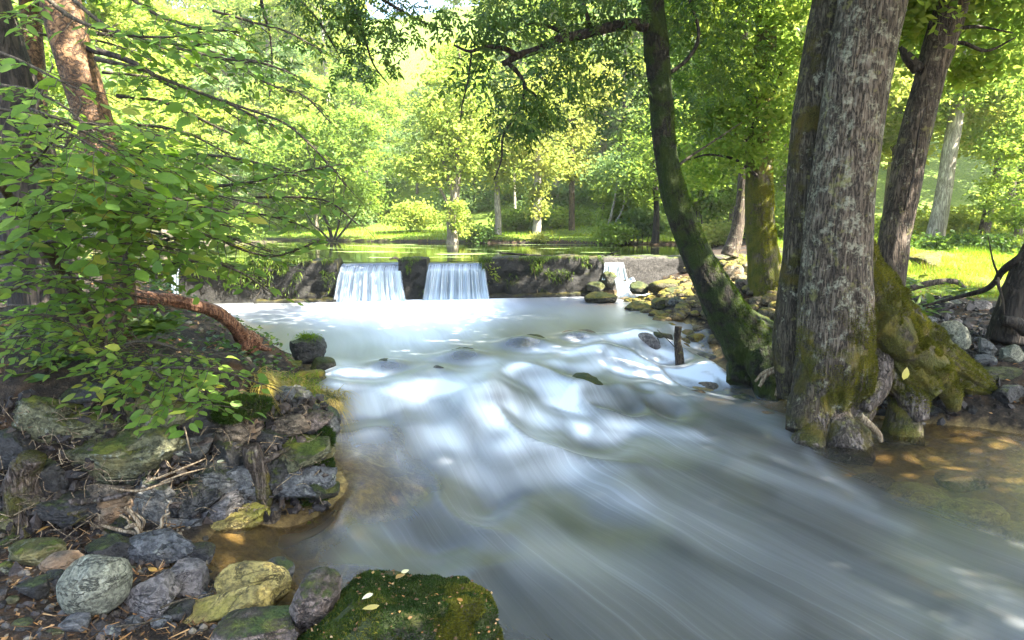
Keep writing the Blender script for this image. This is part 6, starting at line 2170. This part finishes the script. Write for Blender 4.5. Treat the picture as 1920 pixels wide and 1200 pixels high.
# ------------------------------------------------------------------ rocks in the stream
SR = 'rocks standing in the stream'
tr = thing('tufted_rock', 'dark round rock in the stream with a grass tuft on top', 'rock', at(576, 672, 7.9), SR)
V, Fc = rock_shape((m_of(74, 7.9), .42, m_of(58, 7.9)), 801, 5, 7, 2.4, .09, .035, depth=.8)
V = V + at(575, 655, 8.0)
mk('stone', V, Fc, M['stone_dark'], tr)
r_ = np.random.default_rng(802)
g = Geo()
n = 420
P = np.array([at(576 + r_.normal(0, 10), 632 + r_.normal(0, 3), 7.95 + r_.uniform(-.1, .1)) for _ in range(n)])
D = unit(np.stack([r_.normal(0, .7, n), r_.normal(-.2, .6, n), r_.uniform(.2, 1, n)], 1))
blades(g, r_, P, D, r_.uniform(.06, .15, n), np.full(n, .0035), np.clip(r_.normal(.45, .25, n), 0, 1), .8)
g.build('grass', M['grass'], tr)['kind'] = 'stuff'


def srock(label, cx, cy, w, h, Y, mat, seed, **k):
    return stone_px('stream_rock', cx, cy, w, h, Y, mat, seed, label=label, cat='rock', group=SR, **k)


srock('low wet stone at the foot of the tufted rock', 602, 688, 50, 34, 7.75, 'stone_moss_dark', 803)
srock('small green stone left of the tufted rock by the bank', 548, 690, 34, 30, 7.6, 'stone_mossy', 804)
srock('mossy stone between the tufted rock and the grass tuft', 580, 712, 60, 36, 7.0, 'stone_mossy', 805)
srock('flat dark stone awash at the left end of the rapids', 662, 703, 34, 16, 7.5, 'stone_moss_dark', 806, sub=3)


def sunk(label, cx, cy, w, h, mat, seed, up=.02, thick=None, **k):
    p = atw(cx, cy)
    wm = m_of(w, p[1])
    hm = m_of(h, p[1]) * 1.5
    th = thick or wm * .8
    V_, Fc_ = rock_shape((wm, th, hm), seed, 4, 6, 2.3, .10, .03)
    zt = float(z_water(np.array([p[0]]), np.array([p[1]]))[0])
    V_ = V_ + np.array([p[0], p[1], zt - hm * .5 + up])
    o_ = mk('stream_rock', V_, Fc_, M[mat])
    recentre(o_)
    tag(o_, label, 'rock', SR)
    return V_, Fc_


sunk('dark rounded rock under the left hump of the rapids', 870, 664, 90, 60, 'stone_moss_dark', 811, .012)
sunk('brown mossy rock breaking the water at the middle of the rapids', 985, 640, 110, 58, 'stone_moss_dark', 812, .03)
sunk('brown rock under the smooth water right of the middle rock', 1085, 628, 90, 46, 'stone_brown', 813, .018)
sunk('dark sunken rock at the left of the rapids under the veil of water', 728, 684, 90, 44, 'stone_dark', 814, .012)
V_, Fc_ = sunk('green mossy rock with water pouring over it below the rapids', 1098, 726, 78, 50, 'stone_moss_dark', 815, .06)
sunk('reddish wet rock before the upright stick', 1208, 640, 66, 30, 'stone_purple', 816, .04)
sunk('green wet rock touching the reddish rock before the stick', 1242, 640, 46, 26, 'stone_moss_dark', 817, .07)
sunk('dark stone in the small cascade right of the upright stick', 1322, 662, 70, 30, 'stone_dark', 818, .06)
sunk('tiny pale stone in the rapids below the middle rock', 822, 692, 24, 18, 'stone_grey', 819, .03)
for k, (cx, cy, w, h, lab) in enumerate([(1330, 712, 60, 22, 'dark stone awash just left of the leaning ash foot'), (1400, 740, 60, 22, 'brown stone awash under the leaning ash foot'), (1440, 770, 60, 24, 'dark stone awash between the leaning ash and the big tree'),
                                         (1370, 700, 46, 22, 'brown stone touching the leaning ash foot'), (1300, 735, 50, 18, 'dark flat stone awash below the small cascade by the stick')]):
    sunk(lab, cx, cy, w, h, 'stone_dark' if k % 2 else 'stone_brown', 830 + k, .015)
for k, (cx, cy, w, h, lab) in enumerate([(1640, 880, 90, 26, 'yellow-brown stone under the water just right of the big tree foot'), (1720, 900, 120, 30, 'broad yellow stone under the shallow water below the buttress root'), (1830, 930, 120, 30, 'broad yellow-brown stone under the shallow water near the right edge'),
                                         (1450, 850, 70, 24, 'pale stone under the current left of the big tree foot'), (1560, 905, 80, 24, 'sunken yellow stone in the eddy below the big tree foot'), (1700, 960, 90, 26, 'yellow stone at the edge of the fast water on the right'),
                                         (1800, 875, 90, 22, 'sunken brown stone near the right shore roots'), (1480, 900, 90, 26, 'pale sunken stone under the white streak left of the big tree'), (1250, 850, 90, 26, 'tan stone seen through the fast water in midstream'),
                                         (1150, 880, 90, 26, 'yellowish stone under the fast water below the green mossy rock'), (1350, 960, 120, 30, 'large pale stone deep under the fast water in midstream')]):
    sunk(lab, cx, cy, w, h, 'stone_yellow' if k % 3 else 'stone_brown', 840 + k, -.035)

# ---- right bank: rocks of the dark hollow behind the big tree
RB = 'rocks of the rooty hollow behind the big tree'


def brock(label, cx, cy, w, h, Y, mat, seed, **k):
    return stone_px('bank_rock', cx, cy, w, h, Y, mat, seed, label=label, cat='rock', group=RB, land=True, **{'sub': 5, 'facets': 11, 'depth': .66, **k})


brock('dark green slanting rock nearest the big tree in the hollow', 1688, 596, 58, 40, 9.6, 'stone_dark', 901, roll=14, facets=9)
brock('pale flat stone below the dark green slanting rock', 1718, 620, 38, 22, 9.2, 'stone_pink', 902)
brock('blue-green rounded rock in the middle of the hollow', 1742, 612, 40, 40, 9.3, 'stone_blue', 903)
brock('large angular rock with one pale face in the hollow', 1798, 632, 64, 56, 9.0, 'stone_boulder', 904, sub=5, facets=10, depth=.62, roll=20)
brock('mossy dark half of the angular pair in the hollow', 1772, 636, 40, 46, 9.05, 'stone_moss_dark', 905)
brock('grey cube-shaped rock right of the large angular rock', 1850, 655, 38, 36, 8.7, 'stone_grey', 906, boxy=5, roll=20)
brock('small blue-grey stone below the cube-shaped rock', 1846, 678, 38, 26, 8.5, 'stone_blue', 907)
brock('pale broken rock with a dark side at the right edge', 1898, 664, 46, 40, 8.5, 'stone_boulder', 908, facets=10, depth=.64)
brock('green round stone under the dark trunk at the right edge', 1912, 632, 28, 28, 8.4, 'stone_green', 909)
brock('mossy hump beside the pale broken rock', 1880, 700, 80, 24, 8.2, 'stone_moss_dark', 910)
brock('orange-brown flat stone at the end of the mossy buttress', 1806, 690, 46, 26, 7.9, 'stone_brown', 911)
brock('small pale stone behind the mossy buttress', 1722, 640, 22, 14, 8.9, 'stone_pink', 912, sub=3)
brock('grey stone half buried near the slanting trunk', 1660, 530, 26, 22, 10.6, 'stone_grey', 913, sub=3)
brock('low dark stone under the root at the top of the hollow', 1780, 570, 60, 22, 10.4, 'stone_dark', 914)
brock('reddish stone under the dead branch at the top of the hollow', 1836, 572, 40, 20, 10.0, 'stone_purple', 915)
brock('round rough rock standing in the meadow grass', 1742, 492, 66, 34, 14.6, 'stone_mossy', 916, sub=5, rough=.14)
brock('dark low rock in the grass left of the round meadow rock', 1684, 497, 36, 26, 14.0, 'stone_dark', 917)
for k, (cx, cy, w, h, Y, lab) in enumerate([(1835, 725, 50, 24, 7.75, 'wet dark stone behind the thin pale roots'), (1895, 740, 60, 40, 7.75, 'wet dark stone at the right edge above the water line'), (1752, 772, 44, 20, 7.5, 'wet dark stone at the water line under the buttress root')]):
    brock(lab, cx, cy, w, h, Y, 'stone_dark', 920 + k)
g = Geo()
hl = thing('bank_root', 'long pale-brown root running along the top of the dark hollow', 'root', at(1740, 540, 10.9))
V2, q, tt = tube(pxl([(1676, 552), (1710, 540), (1750, 530), (1790, 528), (1810, 540)], 10.9), [.03, .05, .05, .045, .02], seg=14, n=40, amp=.22, nsc=5)
mk('root', V2, [q, tt], M['bark_brown'], hl)
hl = thing('bank_root', 'thin looping root hanging by the dark trunk at the right edge', 'root', at(1880, 590, 8.5))
V2, q, tt = tube(pxl([(1872, 520), (1878, 560), (1876, 580), (1886, 594), (1905, 600)], 8.3), [.01, .012, .013, .013, .012], seg=8, n=30, amp=.2, nsc=9)
mk('root', V2, [q, tt], M['pale_root'], hl)

# ---- rubble between the weir and the leaning ash
RR = 'mossy rubble at the right end of the weir'
RUB = [(1128, 560, 62, 22, 14.4, 'stone_mossy', 'flat mossy rock in the pool before the narrow cascade'), (1118, 540, 36, 22, 15.6, 'stone_moss_dark', 'dark mossy rock at the left foot of the narrow cascade'),
       (1140, 524, 36, 32, 15.9, 'stone_moss_dark', 'tall mossy rock against the weir left of the narrow cascade'), (1200, 540, 36, 24, 15.0, 'stone_moss_dark', 'grey rock right of the lower cascade'),
       (1200, 578, 56, 24, 13.4, 'stone_mossy', 'yellow-mossed rock at the edge of the pool below the cascade'), (1185, 566, 34, 14, 13.9, 'stone_mossy', 'small mossy stone above the yellow-mossed rock'),
       (1244, 538, 56, 30, 15.2, 'stone_mossy', 'broad mossy rock under the concrete wall'), (1240, 570, 36, 22, 13.6, 'stone_mossy', 'mossy stone between the yellow-mossed rock and the leaning ash'),
       (1232, 590, 30, 16, 12.9, 'stone_mossy', 'small yellow-green stone on the shore before the leaning ash'), (1268, 566, 30, 20, 13.4, 'stone_grey', 'grey slanting stone close to the leaning ash'),
       (1280, 590, 26, 16, 12.6, 'stone_rubble', 'pale stone on the shore at the leaning ash'), (1340, 512, 30, 30, 15.4, 'stone_rubble', 'rounded pale stone right of the leaning ash at the concrete wall'),
       (1374, 512, 40, 36, 15.0, 'stone_rubble', 'big rounded stone between the leaning ash and the yellow-mossed tree'), (1370, 538, 36, 22, 14.2, 'stone_yellow', 'yellow stone below the big rounded stone'),
       (1392, 535, 30, 24, 14.2, 'stone_pink', 'pinkish stone beside the yellow stone'), (1345, 545, 36, 22, 13.8, 'stone_rubble', 'brown rubble stone just right of the leaning ash trunk'),
       (1378, 570, 36, 24, 12.9, 'stone_rubble', 'mossy tan stone left of the yellow-mossed tree foot'), (1390, 588, 40, 18, 12.4, 'stone_dark', 'dark slab at the foot of the yellow-mossed tree'),
       (1420, 610, 60, 36, 11.4, 'stone_mossy', 'mossy hump between the leaning ash and the big tree'), (1356, 560, 30, 16, 13.2, 'stone_grey', 'grey rubble stone behind the leaning ash'),
       (1405, 504, 30, 24, 15.2, 'stone_rubble', 'tan stone against the concrete wall by the yellow-mossed tree'), (1212, 556, 26, 14, 14.2, 'stone_grey', 'little grey stone at the pool edge below the concrete wall'),
       (1262, 548, 28, 18, 14.6, 'stone_moss_dark', 'dark stone behind the mossy stones near the leaning ash')]
for k, (cx, cy, w, h, Y, mt_, lab) in enumerate(RUB):
    stone_px('rubble_rock', cx, cy, w, h, Y, mt_, 950 + k, label=lab, cat='rock', group=RR, land=k > 3, facets=8, thick=m_of(w, Y) * .8)
r_ = np.random.default_rng(990)
g = Geo()
iv, if_ = ico(2)
for _ in range(1100):
    xx = r_.uniform(2.6, 6.2)
    yy = r_.uniform(10.6, 16.4)
    if yy > float(WEIR(xx)) - .1 or xx < float(XR(yy)) - .5:
        continue
    s_ = .025 + .13 * r_.uniform() ** 2.2
    V2 = rock_shape((s_ * 2.2, s_ * 1.8, s_ * 1.3), int(r_.integers(1, 9999)), 2, 5, 2.4, .12, .03, yaw=r_.uniform(0, 6))[0]
    g.add(V2 + np.array([xx, yy, zg(xx, yy) + s_ * .3]), if_, np.full(len(if_), np.clip(r_.normal(.65, .25), 0, 1)))
tag(g.build('rubble', M['rubble'], smooth=False), kind='stuff')
tg = thing('dead_twigs', 'dark driftwood twigs caught on the pond edge above the narrow cascade', 'driftwood', at(1150, 487, 16.6))
for k, (p, rr) in enumerate([([(1120, 476), (1140, 480), (1165, 478)], .02), ([(1130, 482), (1150, 474), (1162, 470)], .015), ([(1135, 478), (1160, 484), (1172, 482)], .018), ([(1145, 470), (1150, 478), (1156, 484)], .012)]):
    V2, q, tt = tube(pxl(p, 16.9), [rr, rr, rr * .5], seg=7, n=10, amp=.2, nsc=9)
    mk('twig', V2, [q, tt], M['bark_dark'], tg)
dw = thing('driftwood', 'long thin dead branch lying on the weir crest right of the falls', 'driftwood', at(960, 480, 16.2))
V2, q, tt = tube(pxl([(936, 474), (975, 477), (1020, 480), (1050, 481)], 16.3), [.02, .025, .025, .012], seg=8, n=16, amp=.15, nsc=6)
mk('branch', V2, [q, tt], M['bark_dark'], dw)
hr = thing('hanging_stick', 'thin pale stick leaning against the dark weir wall right of the falls', 'stick', at(1008, 550, 15.7))
V2, q, tt = tube(pxl([(996, 495), (1003, 515), (1008, 550)], 15.62), [.012, .014, .012], seg=7, n=10, amp=.15)
mk('stick', V2, [q, tt], M['pale_root'], hr)
dp = thing('driftwood', 'short pale branch end sticking up from the water at the lip of the left fall', 'driftwood', at(752, 480, 15.6))
V2, q, tt = tube(pxl([(730, 486), (744, 484), (755, 500), (764, 520)], 15.35), [.02, .028, .024, .012], seg=8, n=14, amp=.15)
mk('branch', V2, [q, tt], M['pale_root'], dp)

# moss, ivy and dead leaves on the weir crest and face
g = Geo()
r_ = np.random.default_rng(1001)
n = 22000
px0 = r_.uniform(300, 1128, n)
ok = ~((px0 > 628) & (px0 < 745)) & ~((px0 > 797) & (px0 < 900))
px0 = px0[ok]
xs = np.array([wx_of(p) for p in px0])
dep = r_.uniform(-.06, .45, len(xs))
zz = 1.42 + r_.normal(0, .015, len(xs))
fa_ = r_.uniform(size=len(xs)) < .45
dep = np.where(fa_, -.08 - .03 * r_.uniform(size=len(xs)), dep)
zz = np.where(fa_, 1.40 - np.abs(r_.normal(0, .28, len(xs))), zz)
cl_ = fbm2(xs * 2, zz * 2, 1.5, 3, 4) > np.where(fa_, .06, -.25)
P = np.stack([xs, WEIR(xs) + dep, zz], 1)[cl_]
m = len(P)
D = unit(np.stack([r_.normal(0, .6, m), r_.normal(-.4, .4, m), r_.normal(.1, .6, m)], 1))
blades(g, r_, P, D, r_.uniform(.03, .09, m), np.full(m, .012), np.clip(r_.normal(.4, .25, m), 0, 1), .8, 2)
g.build('moss', M['moss_fur'], weir, smooth=False)['kind'] = 'stuff'
wp = thing('ivy_plant', 'small bright green plant growing on the weir beside the right fall', 'plant', at(922, 512, 15.6))
g = Geo()
P = np.array([at(r_.normal(922, 6), r_.normal(512, 9), 15.5 + r_.uniform(-.08, .04)) for _ in range(160)])
place_leaves(g, P, r_.normal(size=(160, 3)) - [0, .3, .4], r_.normal(size=(160, 3)) + [0, -1, .6], r_.uniform(.04, .09, 160), r_.uniform(.4, 1, 160), LEAF_QUAD)
g.build('foliage', M['leaf_far_pale'], wp, smooth=False)['kind'] = 'stuff'

# ------------------------------------------------------------------ grass of the meadow and of the far bank
r_ = np.random.default_rng(1100)


def meadow_grass(name, label_mat, n, xr, yr, cond, L, wd, tone=.5):
    x = r_.uniform(*xr, n)
    y = r_.uniform(*yr, n)
    k = cond(x, y)
    x, y = x[k], y[k]
    k = fbm2(x, y, .9, 3, 41) > r_.uniform(-.75, .15, len(x))
    x, y = x[k], y[k]
    P = np.stack([x, y, z_ground(x, y) - .01], 1)
    n = len(P)
    D = unit(np.stack([r_.normal(0, .4, n), r_.normal(-.05, .4, n), np.ones(n)], 1))
    g = Geo()
    tn = np.clip(tone + .5 * fbm2(x, y, .7, 2, 43) + r_.normal(0, .16, n), 0, 1)
    blades(g, r_, P, D, r_.uniform(L * .5, L * 1.3, n) * np.clip(.9 + 1.6 * fbm2(x, y, 1.6, 3, 47), .35, 1.9), np.full(n, wd), tn, .35, 2)
    return tag(g.build(name, M[label_mat]), kind='stuff')


right = lambda x, y: grass_w(np.stack([x, y], 1)) > .45
meadow_grass('meadow_grass', 'grass', 60000, (4.0, 15), (10.6, 20.5), right, .20, .006)
meadow_grass('meadow_grass', 'grass', 20000, (6.0, 24), (19, 30), right, .34, .010, .6)
meadow_grass('dry_meadow_grass', 'dry_grass', 22000, (4.0, 12), (10.2, 16.5), right, .20, .004, .3)
meadow_grass('bank_grass', 'grass', 30000, (-16, 9), (28, 40), lambda x, y: (y > YFAR(x) - .05) & (y < YFAR(x) + 7), .22, .014, .55)
meadow_grass('bank_sedge', 'dry_grass', 6000, (-16, 8), (28, 40), lambda x, y: (y > YFAR(x) - .1) & (y < YFAR(x) + .6), .35, .014, .35)

# ferns and small plants
def small_plant(label, cx, cy, Y, n, L, seed, mat='leaf_low', leaf=None, name='small_plant'):
    r = np.random.default_rng(seed)
    t_ = thing(name, label, 'plant', at(cx, cy, Y), 'small plants on the banks')
    g = Geo()
    c = at(cx, cy, Y)
    P = c + r.normal(0, L * .3, (n, 3)) * np.array([1, 1, .5])
    az = r.uniform(0, 6.28, n)
    A = np.stack([np.cos(az), np.sin(az), r.uniform(-.2, .7, n)], 1)
    place_leaves(g, P, A, r.normal(0, .4, (n, 3)) + [0, -.2, 1], L * r.uniform(.3, .7, n), r.uniform(.2, 1, n), leaf or LEAF_NARROW)
    g.build('leaves', M[mat], t_, smooth=False)['kind'] = 'stuff'
    return t_


small_plant('bright green weed at the foot of the yellow-mossed tree', 1452, 582, 11.9, 60, .25, 1201)
small_plant('strappy fern at the top of the hollow beside the slanting trunk', 1690, 536, 10.6, 40, .45, 1202)
small_plant('sparse fern hanging over the stones in the hollow', 1722, 572, 9.9, 40, .4, 1203)
small_plant('green weed under the dead branch at the right', 1806, 548, 10.4, 40, .35, 1204)
small_plant('ivy patch on the bank below the log', 285, 610, 5.7, 130, .30, 1205, 'leaf_low')
small_plant('low ivy on the dark bank under the leafy shrub', 90, 690, 4.9, 90, .30, 1206, 'leaf_low')
small_plant('leafy sprig on the bank top behind the golden grass', 455, 715, 5.4, 80, .22, 1207, 'leaf_near')
small_plant('bright weed at the corner of the wall by the inlet', 600, 975, 4.9, 30, .16, 1208, 'grass')

# ivy and low leaves that cover the left bank
r_ = np.random.default_rng(1300)
n = 9000
x = r_.uniform(-9, -1.5, n)
y = r_.uniform(4.75, 11, n)
z = z_ground(x, y)
k = (z > z_water0(x, y) + .12) & (fbm2(x, y, 1.3, 3, 61) > r_.uniform(-.5, .25, n))
x, y, z = x[k], y[k], z[k]
m = len(x)
P = np.stack([x, y, z + r_.uniform(.01, .12, m)], 1)
az = r_.uniform(0, 6.28, m)
g = Geo()
place_leaves(g, P, np.stack([np.cos(az), np.sin(az), r_.normal(0, .25, m)], 1), r_.normal(0, .4, (m, 3)) + [0, -.3, 1], r_.uniform(.04, .10, m), np.clip(.35 + .6 * fbm2(x, y, 1.1, 2, 5) + r_.normal(0, .15, m), 0, 1), LEAF_QUAD)
tag(g.build('ground_ivy', M['leaf_low'], smooth=False), kind='stuff')

# crumbling dark earth in the rooty hollow
g = Geo()
r_ = np.random.default_rng(1400)
pts = []
while len(pts) < 1900:
    x, y = r_.uniform(3.7, 7.4), 7.0 + 4.6 * r_.uniform() ** 1.3
    z = zg(x, y)
    if z > float(z_water0(x, y)) + .01:
        pts.append(np.array([x, y, z]))
clods(g, r_, pts, .012, .075)
tag(g.build('crumbled_earth', M['soil'], smooth=False), kind='stuff')

# ------------------------------------------------------------------ added volume that brightens and washes out the background
hz = NT('glow_haze')
vol = hz.n('VolumePrincipled', {'Color': (.93, .96, .88, 1), 'Density': HAZE, 'Anisotropy': .25})
hz.t.links.new(vol.outputs[0], hz.n('OutputMaterial').inputs['Volume'])
zt_ = 48.0
x0_, x1_, y0_, y1_, z0_ = -92.0, 102.0, -32.0, 134.0, -2.0
HV = np.array([[x, y, z] for z in (z0_, zt_) for y in (y0_, y1_) for x in (x0_, x1_)])
HQ = np.array([[0, 2, 3, 1], [4, 5, 7, 6], [0, 1, 5, 4], [2, 6, 7, 3], [0, 4, 6, 2], [1, 3, 7, 5]])
tag(mk('added_haze', HV, HQ, hz.m, smooth=False), kind='stuff')
